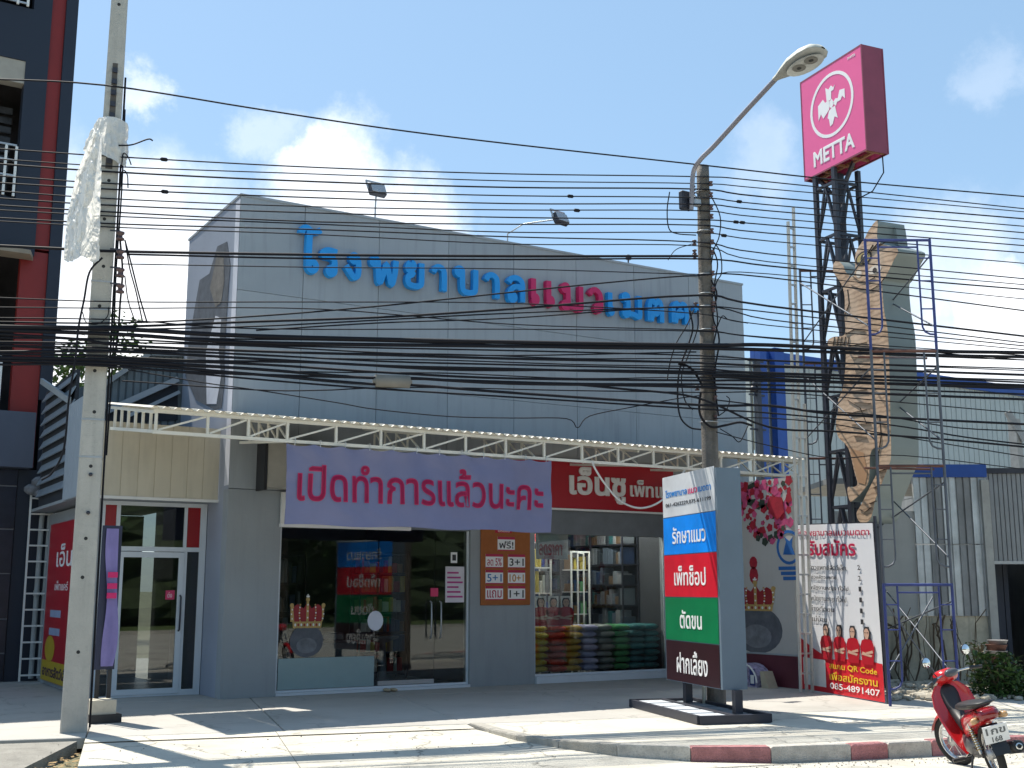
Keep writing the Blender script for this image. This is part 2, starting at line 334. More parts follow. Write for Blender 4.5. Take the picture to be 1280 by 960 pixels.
# kerb stones painted red and white in turn
kb = MB(); kb.box(0, .01, 0, .01, -.3, -.29)
kerb = bpy.data.objects.new('kerb', None); COL.objects.link(kerb); kerb['kind'] = 'structure'; WL['kerb'] = V(0, 0, 0)
M_kr = mat('worn_red_kerb_paint', (.44, .19, .19), .9, var=.25, scale=9, bump=1., bscale=60, dirt=.6)
M_kw = mat('worn_white_kerb_paint', (.50, .47, .42), .9, var=.2, scale=9, bump=.6, bscale=80, dirt=.8)
M_kg = mat('raw_kerb_concrete', (.40, .375, .33), .95, var=.2, scale=8, bump=.8, bscale=70, dirt=.5)
def kstone(p, q, m, jit=0):
    p = Vector((p[0], p[1])); q = Vector((q[0], q[1])); d = (q-p).normalized(); n = Vector((-d.y, d.x))
    if n.dot(Vector((0, 1))) < 0 and n.x < 0: n = -n
    n = Vector((-d.y, d.x))
    if n.y < -.01 or (abs(n.y) < .02 and n.x < 0): n = -n
    if d.y < -.5 and n.x < 0: n = -n
    p += d*.005; q -= d*.005; w = .15
    zt = .012+random.uniform(-.004, .006); lo = [p, q, q+n*w, p+n*w]
    b = MB(); i_ = .015
    c = (p+q+q+n*w+p+n*w)/4 if False else (p+q)/2+n*w/2
    top = [x+(c-x).normalized()*i_*random.uniform(.9, 2.2) for x in lo]
    vs = [us(x.x, x.y, -.2) for x in lo]+[us(x.x+random.uniform(-1, 1)*.003, x.y+random.uniform(-1, 1)*.003, zt-i_) for x in lo]+[us(x.x, x.y, zt) for x in top]
    b.add(vs, [(8, 9, 10, 11)]+[(j, (j+1) % 4, (j+1) % 4+4, j+4) for j in range(4)]+[(j+4, (j+1) % 4+4, (j+1) % 4+8, j+8) for j in range(4)])
    return b.build('kerb_stone', m, kerb)
path = KC
for i in range(len(path)-1): kstone(path[i], path[i+1], [M_kg, M_kg, M_kg, M_kg, M_kw, M_kr, M_kw][i])
u = 7.2; k = 0
seq = [(.45, M_kr), (.55, M_kw), (.43, M_kr), (.45, M_kg), (.42, M_kr), (.8, M_kr), (.45, M_kw)]
while u < 24:
    l, m = seq[k % len(seq)]; kstone((u, 11.05), (u+l, 11.05), m); u += l; k += 1
u = -1.5
for k in range(14): kstone((u-.9, 14.05), (u, 14.05), M_kg); u -= .9
# driveway ramp down to the road, and the rough apron on its left
rb = MB()
us_ = [-.47, 1.6, 3.9]
for i in range(2):
    u0, u1 = us_[i], us_[i+1]
    rb.add([us(u0, 14.19, -.004), us(u1-.006, 14.19, -.004), us(u1-.006, 13.82, -.012), us(u0, 13.82, -.012)], [(0, 1, 2, 3)])
    rb.add([us(u0, 13.80, -.022), us(u1-.006, 13.80, -.022), us(u1-.006, 11.0, -.146), us(u0, 11.0, -.146)], [(0, 1, 2, 3)])
rb.add([us(3.894, 13.8, -.022), us(4.4, 12.3, -.07), us(5.5, 11.3, -.13), us(6.4, 11.0, -.146), us(3.894, 11.0, -.146)], [(0, 1, 2, 3, 4)])
struct('driveway_ramp', rb, M_side, keepn=True)
ap = MB(); ap.hexa([us(-14, 14.04, -.17), us(-.55, 14.04, -.17), us(-1.25, 11.5, -.17), us(-14, 11.5, -.17), us(-14, 14.04, -.02), us(-.55, 14.04, -.02), us(-1.25, 11.6, -.13), us(-14, 11.6, -.13)])
struct('apron', ap, mat('rough_apron_concrete', (.27, .255, .225), .95, var=.2, scale=4, bump=.7, bscale=50, dirt=.45))
gt = MB(); rg = random.Random(77)
for k in range(620):
    t_ = rg.random(); u_ = rg.uniform(4.6, 14) if k % 4 else rg.uniform(-1, 5); s_ = 10.98-abs(rg.gauss(0, .22)) if k % 4 else rg.uniform(10.9, 14); z_ = -.149 if k % 4 else -.15+.13*max(0, (s_-11)/2.8)
    p = us(u_, s_, z_); r_ = rg.uniform(.003, .010); gt.add([p+V(-r_, -r_, 0), p+V(r_, -r_*.6, 0), p+V(r_*.7, r_, 0), p+V(-r_*.8, r_*.7, 0), p+V(0, 0, r_*1.3)], [(0, 1, 4), (1, 2, 4), (2, 3, 4), (3, 0, 4)])
gt.build('gutter_grit', mat('grit', (.19, .17, .14), .95, var=.4, scale=30), None, kind='stuff', label='loose grit along the foot of the kerb', cat='grit')
# sandy yard on the right
yd = MB(); pts = [V(14.62, 14.0, .006), V(15.6, 12.1, .006), V(22, 9.2, .006), V(40, 6, .006), V(40, 26, .006), V(14.62, 26, .006)]
n_ = 26; gv = []; gf = []
for i in range(n_+1):
    for j in range(n_+1):
        a_, b_ = i/n_, j/n_; base_ = V(14.62+14*a_, (12.2-3.6*a_)+(14)*b_, 0)
        gv.append(base_+V(0, 0, .012+.06*max(0, noise.noise(base_*.9))+.02*noise.noise(base_*3)))
for i in range(n_):
    for j in range(n_): gf.append((i*(n_+1)+j, (i+1)*(n_+1)+j, (i+1)*(n_+1)+j+1, i*(n_+1)+j+1))
yb = MB(); yb.add(gv, gf, True); struct('yard_ground', yb, mat('sandy_yard', (.43, .39, .31), .95, var=.22, scale=2.4, bump=.7, bscale=26, dirt=.35), keepn=True)

# ================================================================== CLINIC BUILDING
XC = 5.67; ZTOP = 7.86; XE = 16.4
clinic = thing('pet_clinic_building', 'large grey panel-clad shop building with raised letters on its tall blank upper wall', 'building', (XC, D, 0))
# fascia: metal panels over a dark backing, the joints recessed
bk = MB().box(XC+.02, XE-.02, D+.025, D+.2, 2.6, ZTOP-.02); bk.build('backing_wall', mat('joint_backing', (.17, .185, .20), .8), clinic)
cols_ = [XC, 6.77, 8.12, 9.47, 10.82, 12.20, 13.57, 14.95, XE]; rows_ = [3.15, 4.95, 6.30, ZTOP]
for i in range(len(cols_)-1):
    for j in range(len(rows_)-1):
        if i >= 7 and j == 0: pass
        MB().bev(cols_[i]+.004, cols_[i+1]-.004, D-.004+random.uniform(0, .0015), D+.028, rows_[j]+.003, rows_[j+1]-.003, .003).build('panel', [M_grey, M_greyb, M_greyc][(i*2+j*5+i*j) % 3], clinic)
c = MB().box(XC-.01, XE+.01, D-.02, D+2.9, ZTOP-.012, ZTOP+.028); c.build('coping', M_grey, clinic)
# left return and the roof behind it
rt = MB(); rt.prism([V(XC+.001, D+.03, 0), V(XC+.001, D+2.85, 0), V(XC+.001, D+2.85, ZTOP-.015), V(XC+.001, D+.03, ZTOP-.015)], V(.15, 0, 0)); rt.build('side_wall', mat('lavender_side_sheet', (.30, .33, .40), .55, var=.07, scale=.9), clinic)
MB().box(XE-.16, XE-.001, D+.03, D+2.85, 0, ZTOP-.015).build('side_wall', M_greyw, clinic)
MB().box(XC+.16, XE-.17, D+2.7, D+2.84, 2.9, ZTOP-.015).build('back_wall', M_greyw, clinic)
# photograph print on the left return: pale fold at the corner, a dark cat shape
M_fold = mat('print_pale_fold', (.62, .63, .70), .5); M_fur1 = mat('print_dark_fur', (.095, .105, .125), .6, var=.3, scale=6); M_fur2 = mat('print_brown_fur', (.17, .155, .14), .6, var=.35, scale=7)
def sp(x, y): return px(x, y, XC-.004)
pr = MB(); pr.use(M_fold); pr.prism([V(XC-.002, D+.0, 3.2), V(XC-.002, D+.22, 3.2), V(XC-.002, D+.22, ZTOP-.06), V(XC-.002, D+.0, ZTOP-.06)], V(-.003, 0, 0))
pr.use(M_fur1); pr.prism([sp(*p) for p in [(272, 308), (284, 302), (288, 330), (285, 372), (283, 400), (280, 450), (281, 475), (277, 510), (268, 512), (245, 500), (232, 470), (236, 430), (246, 372), (250, 350), (262, 342)]], V(-.005, 0, 0))
pr.use(M_fur2); pr.prism([sp(*p)+V(-.006, 0, 0) for p in [(272, 318), (280, 322), (281, 350), (277, 378), (270, 384), (263, 360)]], V(-.004, 0, 0))
pr.use(M_fold); pr.prism([sp(*p)+V(-.006, 0, 0) for p in [(270, 395), (277, 398), (274, 440), (277, 470), (271, 505), (259, 505), (258, 440)]], V(-.004, 0, 0))
pr.build('printed_cat_picture', None, clinic, label='tall faded photo print of a dark cat wrapped round the building corner')
# ground floor front: piers and lintel, two glazed openings
def wallbox(x0, x1, z0, z1, y0=D, t=.2, m=M_greyw, n='wall'): return MB().box(x0, x1, y0, y0+t, z0, z1).build(n, m, clinic)
MB().box(XC, 6.53, D, D+.24, 0, 3.14).build('pier', M_greyw, clinic); MB().box(9.95, 11.25, D, D+.24, 0, 3.14).build('pier', M_greyw, clinic); MB().box(14.25, 14.39, D, D+.24, 0, 3.14).build('pier', M_greyw, clinic)
wallbox(6.535, 9.945, 2.68, 3.14); wallbox(11.255, 14.245, 3.06, 3.14)
MB().box(6.535, 9.945, D-.03, D+.2, .003, .045).build('sill', M_alu, clinic); MB().box(11.255, 14.245, D-.06, D+.2, .003, .12).build('sill', M_alu, clinic)
# rooms behind the glass
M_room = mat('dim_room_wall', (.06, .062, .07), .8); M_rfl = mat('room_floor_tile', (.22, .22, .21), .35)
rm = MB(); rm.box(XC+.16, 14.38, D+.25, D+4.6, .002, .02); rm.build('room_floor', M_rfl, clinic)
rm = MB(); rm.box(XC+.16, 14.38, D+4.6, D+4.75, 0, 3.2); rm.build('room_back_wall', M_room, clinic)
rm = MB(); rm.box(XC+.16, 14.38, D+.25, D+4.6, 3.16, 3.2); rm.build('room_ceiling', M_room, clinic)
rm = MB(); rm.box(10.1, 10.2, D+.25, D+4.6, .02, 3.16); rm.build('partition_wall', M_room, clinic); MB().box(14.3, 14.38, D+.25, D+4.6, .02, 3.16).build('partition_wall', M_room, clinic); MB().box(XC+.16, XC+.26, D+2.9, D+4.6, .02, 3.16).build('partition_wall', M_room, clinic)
# window 1: fixed light; entrance: glass leaf pair, all slim aluminium
def frame(mbn, x0, x1, z0, z1, y, t=.05, dpt=.06, m=M_alu, parent=clinic, name='window_frame'):
    b = MB(); b.box(x0, x0+t, y, y+dpt, z0, z1); b.box(x1-t, x1, y, y+dpt, z0, z1); b.box(x0+t, x1-t, y, y+dpt, z0, z0+t); b.box(x0+t, x1-t, y, y+dpt, z1-t, z1)
    return b.build(name, m, parent)
w1 = frame(None, 6.535, 9.945, .047, 2.678, D+.05, .035)
MB().box(6.575, 8.25, D+.07, D+.08, .09, 2.64).build('pane', M_glass, w1)
dr = MB(); dr.box(8.27, 9.30, D+.07, D+.08, .16, 2.64); dl = dr.build('glass_door', M_glass, clinic)
dr = MB().box(9.31, 9.90, D+.07, D+.08, .09, 2.64); dl2 = dr.build('glass_sidelight', M_glass, clinic)
MB().box(8.28, 9.30, D+.06, D+.09, .09, .158).build('door_rail', M_steel, dl)
for xx in (9.20, 9.38):
    hb = MB(); hb.tube([V(xx, D+.03, .82), V(xx, D-.02, .84), V(xx, D-.03, 1.1), V(xx, D-.02, 1.40), V(xx, D+.03, 1.42)], .014, 8); hb.build('door_handle', M_steel, dl if xx < 9.3 else dl2)
stp = MB(); stp.box(9.22, 9.36, D+.055, D+.068, 1.50, 1.64); stp.build('pink_sticker', mat('sticker_pink', (.6, .03, .12), .5), dl)
stp = MB().use(mat('paper_white', (.66, .62, .66), .8)); stp.box(9.50, 9.86, D+.055, D+.066, 1.40, 2.0)
for k in range(6): stp.use(mat('print_magenta', (.45, .05, .22), .7)); stp.box(9.53, 9.83-.04*(k % 3), D+.052, D+.0545, 1.48+k*.08, 1.51+k*.08)
stp.build('paper_notice', None, dl2)
stp = MB().use(M_txtwhite); stp.box(9.60, 9.72, D+.055, D+.066, 2.06, 2.24); stp.use(M_black); stp.box(9.625, 9.695, D+.05, D+.0545, 2.10, 2.20); stp.build('hours_sticker', None, dl2)
# window 2
w2 = frame(None, 11.255, 14.245, .122, 3.058, D+.05, .035); MB().box(11.29, 14.21, D+.07, D+.08, .157, 3.02).build('pane', M_glass, w2)
# low teal glass panel in window 1
MB().box(6.58, 8.20, D+.04, D+.05, .09, .56).build('frosted_lower_panel', mat('frosted_teal_film', (.26, .36, .37), .35, var=.05), w1)
# wall with mural at the right end of the front, turned to the left
XM = 14.4
M_mur = mat('mural_plaster', (.47, .45, .42), .85, var=.04, scale=2, streak=.1)
mw = MB(); mw.box(XM, XM+.18, 14.45, D+4.75, 0, 3.5); mural = mw.build('mural_wall', M_mur, None, label='off-white side wall with red blossom painting and maroon base at the right end of the shop', cat='wall')
mp = MB(); mp.box(XM-.02, XM, 14.44, D, .002, .52); mp.build('maroon_base', mat('maroon_paint', (.10, .018, .03), .5), mural)
mp = MB(); mp.box(XM-.03, XM, 14.44, D, .522, .55); mp.build('ledge', M_greyw, mural)

#@@BODY
def mq(x, y): return px(x, y, XM-.004)
fl = MB(); random.seed(5)
M_fr = mat('blossom_red', (.36, .012, .03), .6, var=.3, scale=9); M_fp = mat('blossom_pink', (.52, .07, .18), .6, var=.3, scale=9); M_fd = mat('leaf_dark', (.03, .045, .03), .7, var=.3)
for k in range(260):
    x = random.uniform(15.0, 25); t = random.random(); y_ = random.uniform(14.47, 16.6); f = (y_-14.47)/2.13
    lim = 3.42-(.25+.75*abs(math.sin(f*2.6+.9))**2)
    z_ = random.uniform(lim, 3.46); r = random.uniform(.035, .10)
    fl.use(random.choice([M_fr, M_fr, M_fp, M_fp, M_fd])); n = 10; ph = random.random()*6
    pts = [V(XM-.003-.0006*(k % 9), y_+math.cos(ph+2*math.pi*i/n)*r*(1 if i % 2 else .78), z_+math.sin(ph+2*math.pi*i/n)*r*(1 if i % 2 else .78)) for i in range(n)]
    fl.prism(pts, V(-.0004, 0, 0))
fl.use(M_fr); fl.prism([mq(*p)+V(-.01, 0, 0) for p in [(963, 620), (978, 622), (981, 640), (972, 650), (961, 640)]], V(-.002, 0, 0))
fl.build('painted_blossoms', None, mural)
# crown and plain grey head on the wall, small red figure, blue emblem
def disc(mb, c, U, W, a, b, m, off, n=20, dn=V(-1, 0, 0)):
    mb.use(m); mb.prism([Vector(c)+Vector(U)*math.cos(2*math.pi*i/n)*a+Vector(W)*math.sin(2*math.pi*i/n)*b+dn*off for i in range(n)], dn*.002)
def crown(mb, c, U, W, w, h, dn, off):
    mr_ = mat('crown_red', (.28, .015, .02), .6); mg = mat('crown_gold', (.46, .30, .10), .6, var=.2, scale=20)
    pt = lambda a, b, o=0: Vector(c)+Vector(U)*a*w+Vector(W)*b*h+dn*(off+o)
    mb.use(mr_); mb.prism([pt(-.40, .1), pt(.40, .1), pt(.47, .62), pt(.3, .74), pt(.12, .6), pt(0, .82), pt(-.12, .6), pt(-.3, .74), pt(-.47, .62)], dn*.002)
    mb.use(mg); mb.prism([pt(-.42, 0, .003), pt(.42, 0, .003), pt(.44, .2, .003), pt(-.44, .2, .003)], dn*.002)
    for q in (-.47, 0, .47):
        for i in range(3): mb.prism([pt(q*(1-.12*0)-.035, .2, .003), pt(q*.9+.035, .2, .003), pt(q+.035, .82 if q == 0 else .66, .003), pt(q-.035, .82 if q == 0 else .66, .003)], dn*.002) if i == 0 else None
        disc(mb, pt(q, .88 if q == 0 else .7), U, W, w*.06, h*.07, mg, .004, 8, dn)
    for q in (-.47, -.24, 0, .24, .47):
        for k in range(7):
            f_ = k/6; disc(mb, pt(q*(.92+.10*math.sin(f_*3.1)), .22+f_*(.42 if abs(q) > .3 else .5 if q else .6), .0), U, W, w*.022, h*.03, M_white if k % 2 else mg, .008, 6, dn)
    for k in range(9): disc(mb, pt(-.36+.09*k, .1), U, W, w*.028, h*.05, mr_ if k % 2 else M_white, .009, 6, dn)
    mb.prism([pt(-.015, .85, .003), pt(.015, .85, .003), pt(.015, 1.05, .003), pt(-.015, 1.05, .003)], dn*.002); mb.prism([pt(-.05, .95, .0055), pt(.05, .95, .0055), pt(.05, 1., .0055), pt(-.05, 1., .0055)], dn*.002)
M_head = mat('painted_grey_head', (.105, .11, .125), .7, var=.3, scale=5)
em = MB(); U_ = V(0, -1, 0)
cc = mq(946, 786); disc(em, V(XM, cc.y, .93), U_, ZU, .62, .40, M_head, .003, 24); disc(em, V(XM, cc.y, .82), U_, ZU, .36, .20, mat('painted_pale_muzzle', (.17, .175, .19), .7, var=.3, scale=7), .007, 18)
em.build('painted_grey_disc', None, mural)
em = MB(); crown(em, V(XM, cc.y, 1.25), U_, ZU, .95, .55, V(-1, 0, 0), .006); em.build('painted_crown', None, mural)
em = MB(); c3 = mq(942, 712); disc(em, V(XM, c3.y, c3.z+.12), U_, ZU, .10, .11, M_fr, .003, 10); disc(em, V(XM, c3.y, c3.z-.1), U_, ZU, .11, .15, M_fr, .003, 10); em.build('painted_red_figure', None, mural)
M_eb = mat('emblem_blue', (.02, .12, .36), .6)
em = MB(); c4 = mq(986, 684)
rg = 24
for i in range(rg):
    a0, a1 = 2*math.pi*i/rg, 2*math.pi*(i+1)/rg
    em.use(M_eb); em.prism([V(XM-.003, c4.y-math.cos(a)*r, c4.z+math.sin(a)*r) for a, r in ((a0, .24), (a1, .24), (a1, .29), (a0, .29))], V(-.003, 0, 0))
em.prism([V(XM-.003, c4.y+dy, c4.z+dz) for dy, dz in ((.14, -.12), (.06, .1), (.1, .18), (-.02, .1), (-.1, .17), (-.07, .02), (-.14, -.13))], V(-.003, 0, 0))
for k in range(3): em.prism([V(XM-.003, c4.y+dy, c4.z-.38-.085*k+dz) for dy, dz in ((.26-.05*k, 0), (.26-.05*k, .06), (-.26+.06*k, .06), (-.26+.06*k, 0))], V(-.003, 0, 0))
em.build('blue_emblem', None, mural)

# ------------------------------------------------------------------ raised letters on the upper wall
LET = [('โ', 368, 400, 282, 346, 'b'), ('ร', 393, 421, 310, 349, 'b'), ('ง', 424, 451, 316, 353, 'b'), ('พ', 457, 495, 322, 360, 'b'), ('ย', 500, 528, 326, 364, 'b'), ('า', 534, 557, 331, 369, 'b'),
       ('บ', 563, 596, 334, 372, 'b'), ('า', 600, 623, 341, 378, 'b'), ('ล', 628, 654, 345, 382, 'b'), ('แ', 657, 691, 348, 386, 'r'), ('ม', 696, 727, 355, 392, 'r'), ('ว', 730, 751, 360, 394, 'r'),
       ('เ', 754, 765, 364, 398, 'b'), ('ม', 772, 800, 367, 401, 'b'), ('ต', 803, 827, 373, 407, 'b'), ('ต', 833, 858, 377, 409, 'b'), ('า', 862, 881, 381, 412, 'b')]
sgn = thing('raised_letter_sign', 'big raised blue and crimson Thai letters across the upper grey wall', 'sign', py(368, 350, D-.01))
def circ(cx, cy, r, a0=0, rx=1.): return [(cx+math.cos(math.radians(a0)-2*math.pi*i/14)*r*rx, cy+math.sin(math.radians(a0)-2*math.pi*i/14)*r) for i in range(15)]
STROKES = {   # looped Thai letter shapes as strokes in a unit box
 'เ': [[(.25, 1), (.25, .30), (.25, .16)]+circ(.52, .17, .13, 180, 2.0)],
 'โ': [[(.0, .84), (.06, .94), (.28, .97), (.55, .90), (.80, .92), (1.0, .97)], [(.42, .90), (.40, .5), (.40, .14)]+circ(.60, .13, .10, 180, 1.9)],
 'ร': [[(1.0, .93), (.45, .97), (.12, .86), (.16, .72), (.55, .70), (.80, .62), (.86, .45), (.86, .16)]+circ(.66, .15, .13, 0, 1.5)],
 'ง': [circ(.56, .83, .14, 0, 1.3)+[(.80, .80), (.84, .5), (.80, .12), (.62, .03), (.48, .06), (.02, .48)]],
 'พ': [circ(.12, .84, .13, 0, .9)+[(.24, .80), (.26, .4), (.30, .04), (.38, .10), (.56, .74), (.62, .74), (.76, .10), (.84, .04), (.94, .5), (.98, 1.0)]],
 'ย': [circ(.30, .84, .13, 90, 1.2)+[(.12, .86), (.10, .66), (.42, .52), (.14, .40), (.10, .20), (.22, .05), (.6, .02), (.84, .08), (.92, .24), (.92, 1.0)]],
 'า': [[(.0, .72), (.14, .90), (.42, .97), (.74, .88), (.84, .66), (.84, 0)]],
 'บ': [circ(.14, .84, .13, 0, 1.0)+[(.27, .80), (.28, .22), (.36, .06), (.56, .02), (.80, .06), (.90, .22), (.91, 1.0)]],
 'ล': [[(.02, .74), (.18, .92), (.5, .98), (.80, .88), (.90, .66), (.90, 0)], [(.90, .50), (.62, .62), (.30, .56), (.08, .36), (.07, .17)]+circ(.24, .15, .13, 180, 1.3)],
 'ม': [circ(.14, .85, .12, 0, 1.0)+[(.26, .80), (.27, .4), (.28, .16)]+circ(.15, .14, .12, 0, 1.0)+[(.34, .12), (.62, .10), (.90, .03), (.91, .5), (.91, 1.0)]],
 'ว': [[(.0, .74), (.18, .92), (.48, .98), (.80, .84), (.90, .6), (.90, .16)]+circ(.68, .15, .13, 0, 1.5)],
 'ต': [[(.09, 0), (.08, .55), (.14, .82), (.30, .97), (.50, .80), (.70, .97), (.86, .84), (.92, .55), (.92, 0)], circ(.50, .46, .12, 180, 1.2)+[(.30, .34), (.22, .10), (.20, .0)]],
}
def ribbon(mb, pts, w, z0, z1):    # a flat bar swept along a path in (x, z); z0/z1 back and front
    n = len(pts); vs = []
    for i, p in enumerate(pts):
        a = Vector(pts[max(i-1, 0)]); c = Vector(pts[min(i+1, n-1)]); t = (c-a); t = t.normalized() if t.length > 1e-6 else Vector((1, 0)); nn = Vector((-t.y, t.x)); p = Vector(p); f = z1+.0012*i/n
        for q, d in ((p-nn*w/2, z0), (p+nn*w/2, z0), (p+nn*w*.46, f), (p-nn*w*.46, f)): vs.append(V(q.x, -d, q.y))
    fs = [(3, 2, 1, 0), (4*n-4, 4*n-3, 4*n-2, 4*n-1)]
    for i in range(n-1):
        for j in range(4): fs.append((4*i+j, 4*i+(j+1) % 4, 4*i+4+(j+1) % 4, 4*i+4+j))
    mb.add(vs, fs); return mb
def smooth2(p, n=5):
    p = [Vector(q) for q in p]; P_ = [p[0]*2-p[1]]+p+[p[-1]*2-p[-2]]; o = []
    for i in range(1, len(P_)-2):
        for j in range(n):
            t = j/n; a, b_, c, d = P_[i-1], P_[i], P_[i+1], P_[i+2]; q = .5*((2*b_)+(c-a)*t+(2*a-5*b_+4*c-d)*t*t+(3*b_-a-3*c+d)*t**3)
            if not o or (q-o[-1]).length > .012: o.append(q)
    o.append(p[-1]); return o
def letter_mesh(ch, X, Z, w_, h_, sw, y0, dep, m):
    b = MB().use(m)
    k = 0
    for part in STROKES[ch]:
        pts = [(X+sw*.5+(w_-sw)*x, Z+sw*.5+(h_-sw)*z) for x, z in part]
        ribbon(b, smooth2(pts, 3), sw, -y0+.0, -y0+dep+.003*k); k += 1
    return b
for (ch, x0, x1, t, bo, cc_) in LET:
    p = py((x0+x1)/2, bo, D); X0 = py(x0, bo, D).x; X1 = py(x1, bo, D).x; zt = py((x0+x1)/2, t, D).z
    h_ = zt-p.z; m_ = M_blue if cc_ == 'b' else M_magl
    if ch == 'แ':
        hw_ = (X1-X0)*.44
        for q in (0, 1): letter_mesh('เ', X0+(X1-X0-hw_)*q, p.z, hw_, h_, .115, D-.03, .10, m_).build('letter', None, sgn)
    else: letter_mesh(ch, X0, p.z, X1-X0, h_, .112, D-.03, .10, m_).build('letter', None, sgn)
    # stand-off studs behind the letter
    MB().box(X0+(X1-X0)*.6, X0+(X1-X0)*.6+.03, D-.03, D+.005, p.z+h_*.45, p.z+h_*.45+.03).build('stand_off', M_steel, sgn)

# floodlights on the parapet
def flood(x, y, label, arm, yaw_):
    P = V(py(x, y, D).x, D+.3, ZTOP); t = thing('floodlight', label, 'floodlight', P, 'floodlights on the parapet')
    L_ = arm
    b = MB(); b.tube([P+V(0, 0, -.05), P+V(0, 0, .28), P+V(L_[0]*.3, L_[1]*.3, .30+.3*L_[2]), P+V(*L_)], .014, 6); b.build('arm', M_steel, t)
    M_ = Matrix.Translation(P+V(*L_)) @ Matrix.Rotation(yaw_, 4, 'Z') @ Matrix.Rotation(-.45, 4, 'X')
    b = MB(); b.bev(-.16, .16, -.06, .06, -.12, .1, .02, M_); b.build('lamp_housing', M_iron, t)
    b = MB(); b.box(-.14, .14, -.068, -.061, -.1, .08, M_); b.build('lens', mat('lens_grey', (.35, .37, .4), .2), t)
    b = MB(); b.beam(M_ @ V(-.175, 0, 0), M_ @ V(-.175, 0, .18), .02, .03); b.beam(M_ @ V(.175, 0, 0), M_ @ V(.175, 0, .18), .02, .03); b.beam(M_ @ V(-.185, 0, .18), M_ @ V(.185, 0, .18), .02, .03); b.build('bracket', M_steel, t)
flood(478, 272, 'black floodlight straight above the start of the sign letters', (0, -.05, .62), .1)
flood(645, 300, 'black floodlight on a long slanting arm above the middle of the grey wall', (.68, -.75, .48), .2)
fs_ = V(py(797, 325, D).x, D+.3, ZTOP); t_ = thing('bracket_stub', 'short bare lamp bracket standing on the parapet near the dark utility pole', 'bracket', fs_)
MB().tube([fs_+V(0, 0, -.05), fs_+V(0, 0, .22), fs_+V(.05, -.03, .26)], .016, 6).build('stem', M_iron, t_); MB().bev(fs_.x-.05, fs_.x+.05, fs_.y-.05, fs_.y+.03, fs_.z+.2, fs_.z+.3, .01).build('clamp', M_iron, t_)

# ------------------------------------------------------------------ awning: truss lattice and corrugated sheets
YA = 15.5; AX0, AX1 = 3.96, 15.75
aw = thing('awning', 'long cream steel lattice awning with corrugated roof sheets over the shop front', 'awning', (AX0, YA, 3.66))
M_truss = mat('cream_truss_paint', (.80, .77, .68), .5, var=.05, dirt=.2)
def zt_(Y): return 3.96+(Y-YA)*.155
def truss_x(Y, x0, x1, xs, zb, zt, parent=aw):
    b = MB(); b.beam(V(x0, Y, zt), V(x1, Y, zt), .045, .045); b.build('top_chord', M_truss, parent)
    b = MB(); b.beam(V(x0, Y, zb), V(x1, Y, zb), .045, .045); b.build('bottom_chord', M_truss, parent)
    for i, x in enumerate(xs):
        MB().beam(V(x, Y, zb+.0225), V(x, Y, zt-.0225), .035, .035).build('upright', M_truss, parent)
        if i: MB().beam(V(xs[i-1]+.03, Y, zb+.03), V(x-.03, Y, zt-.03), .026, .026).build('diagonal', M_truss, parent)
xs = [py(x, 545, YA).x for x in (194, 259, 310, 359, 420, 476, 530, 582, 632, 680, 727, 772, 816, 859, 900, 941, 977)]+[15.7]
truss_x(YA, AX0-.02, AX1, xs, 3.66, 3.94)
for i, x in enumerate([5.82, 7.9, 9.95, 12.0, 13.85, 15.72]):
    b = MB(); b.beam(V(x, YA+.024, 3.90), V(x, D-.03, 3.90+.32), .04); b.beam(V(x, YA+.024, 3.66), V(x, D-.03, 3.86), .04)
    for k in range(4):
        y0 = YA+.4*(k)+.05; y1 = y0+.4; f0 = (y0-YA)/2.1; f1 = (y1-YA)/2.1
        b.beam(V(x, y1, 3.68+.2*f1), V(x, y1, 3.88+.32*f1), .026); b.beam(V(x, y0, 3.68+.2*f0), V(x, y1, 3.88+.32*f1), .022)
    b.build('rafter_truss', M_truss, aw)
b = MB(); b.beam(V(AX0, YA+.024, 3.93), V(AX0, 18.0, 3.93+.155*2.5), .045); b.beam(V(AX0, YA+.024, 3.67), V(AX0, 18.0, 4.0), .045)
for k in range(6): f_ = (k+.5)/6; b.beam(V(AX0, YA+2.5*f_, 3.69+.33*f_), V(AX0, YA+2.5*f_, 3.92+.38*f_), .035)
b.build('end_truss', M_truss, aw)
for k in range(4):
    y = YA+.4+.5*k; MB().beam(V(AX0, y, zt_(y)-.005), V(AX1, y, zt_(y)-.005), .04, .03).build('purlin', M_truss, aw)
# roof sheets: corrugated, each sheet a piece
M_sheet = mat('awning_sheet_metal', (.62, .59, .52), .5, .0, var=.08, streak=.2)
def corr(P, U, W, w, l, pitch_, amp, m, name, parent, thick=.0, nrm=None, **k):
    n = max(2, int(round(w/pitch_)))*4; vs = []; fs = []; nrm = nrm or Vector(U).cross(Vector(W)).normalized()
    prof = [0, 1, 1, 0]
    for i in range(n+1):
        a = prof[i % 4]*amp; p = Vector(P)+Vector(U)*(w*i/n)+nrm*a
        vs += [p, p+Vector(W)*l]
    for i in range(n): fs.append((2*i, 2*i+2, 2*i+3, 2*i+1))
    b = MB(); b.add(vs, fs); return b.build(name, m, parent, keepn=True, **k)
x = AX0-.08
while x < AX1:
    w_ = min(.76, AX1+.1-x); corr(V(x, YA-.10, zt_(YA-.10)+.022), V(1, 0, 0), V(0, 1, .155), w_-.003, 2.18 if x+w_ > 5.6 else 2.62, .152, .028, M_sheet, 'roof_sheet', aw, nrm=V(0, 0, 1)); x += .76
MB().beam(V(AX0-.06, YA-.035, 3.985), V(AX1+.05, YA-.035, 3.985), .02, .03).build('fascia_strip', M_truss, aw)
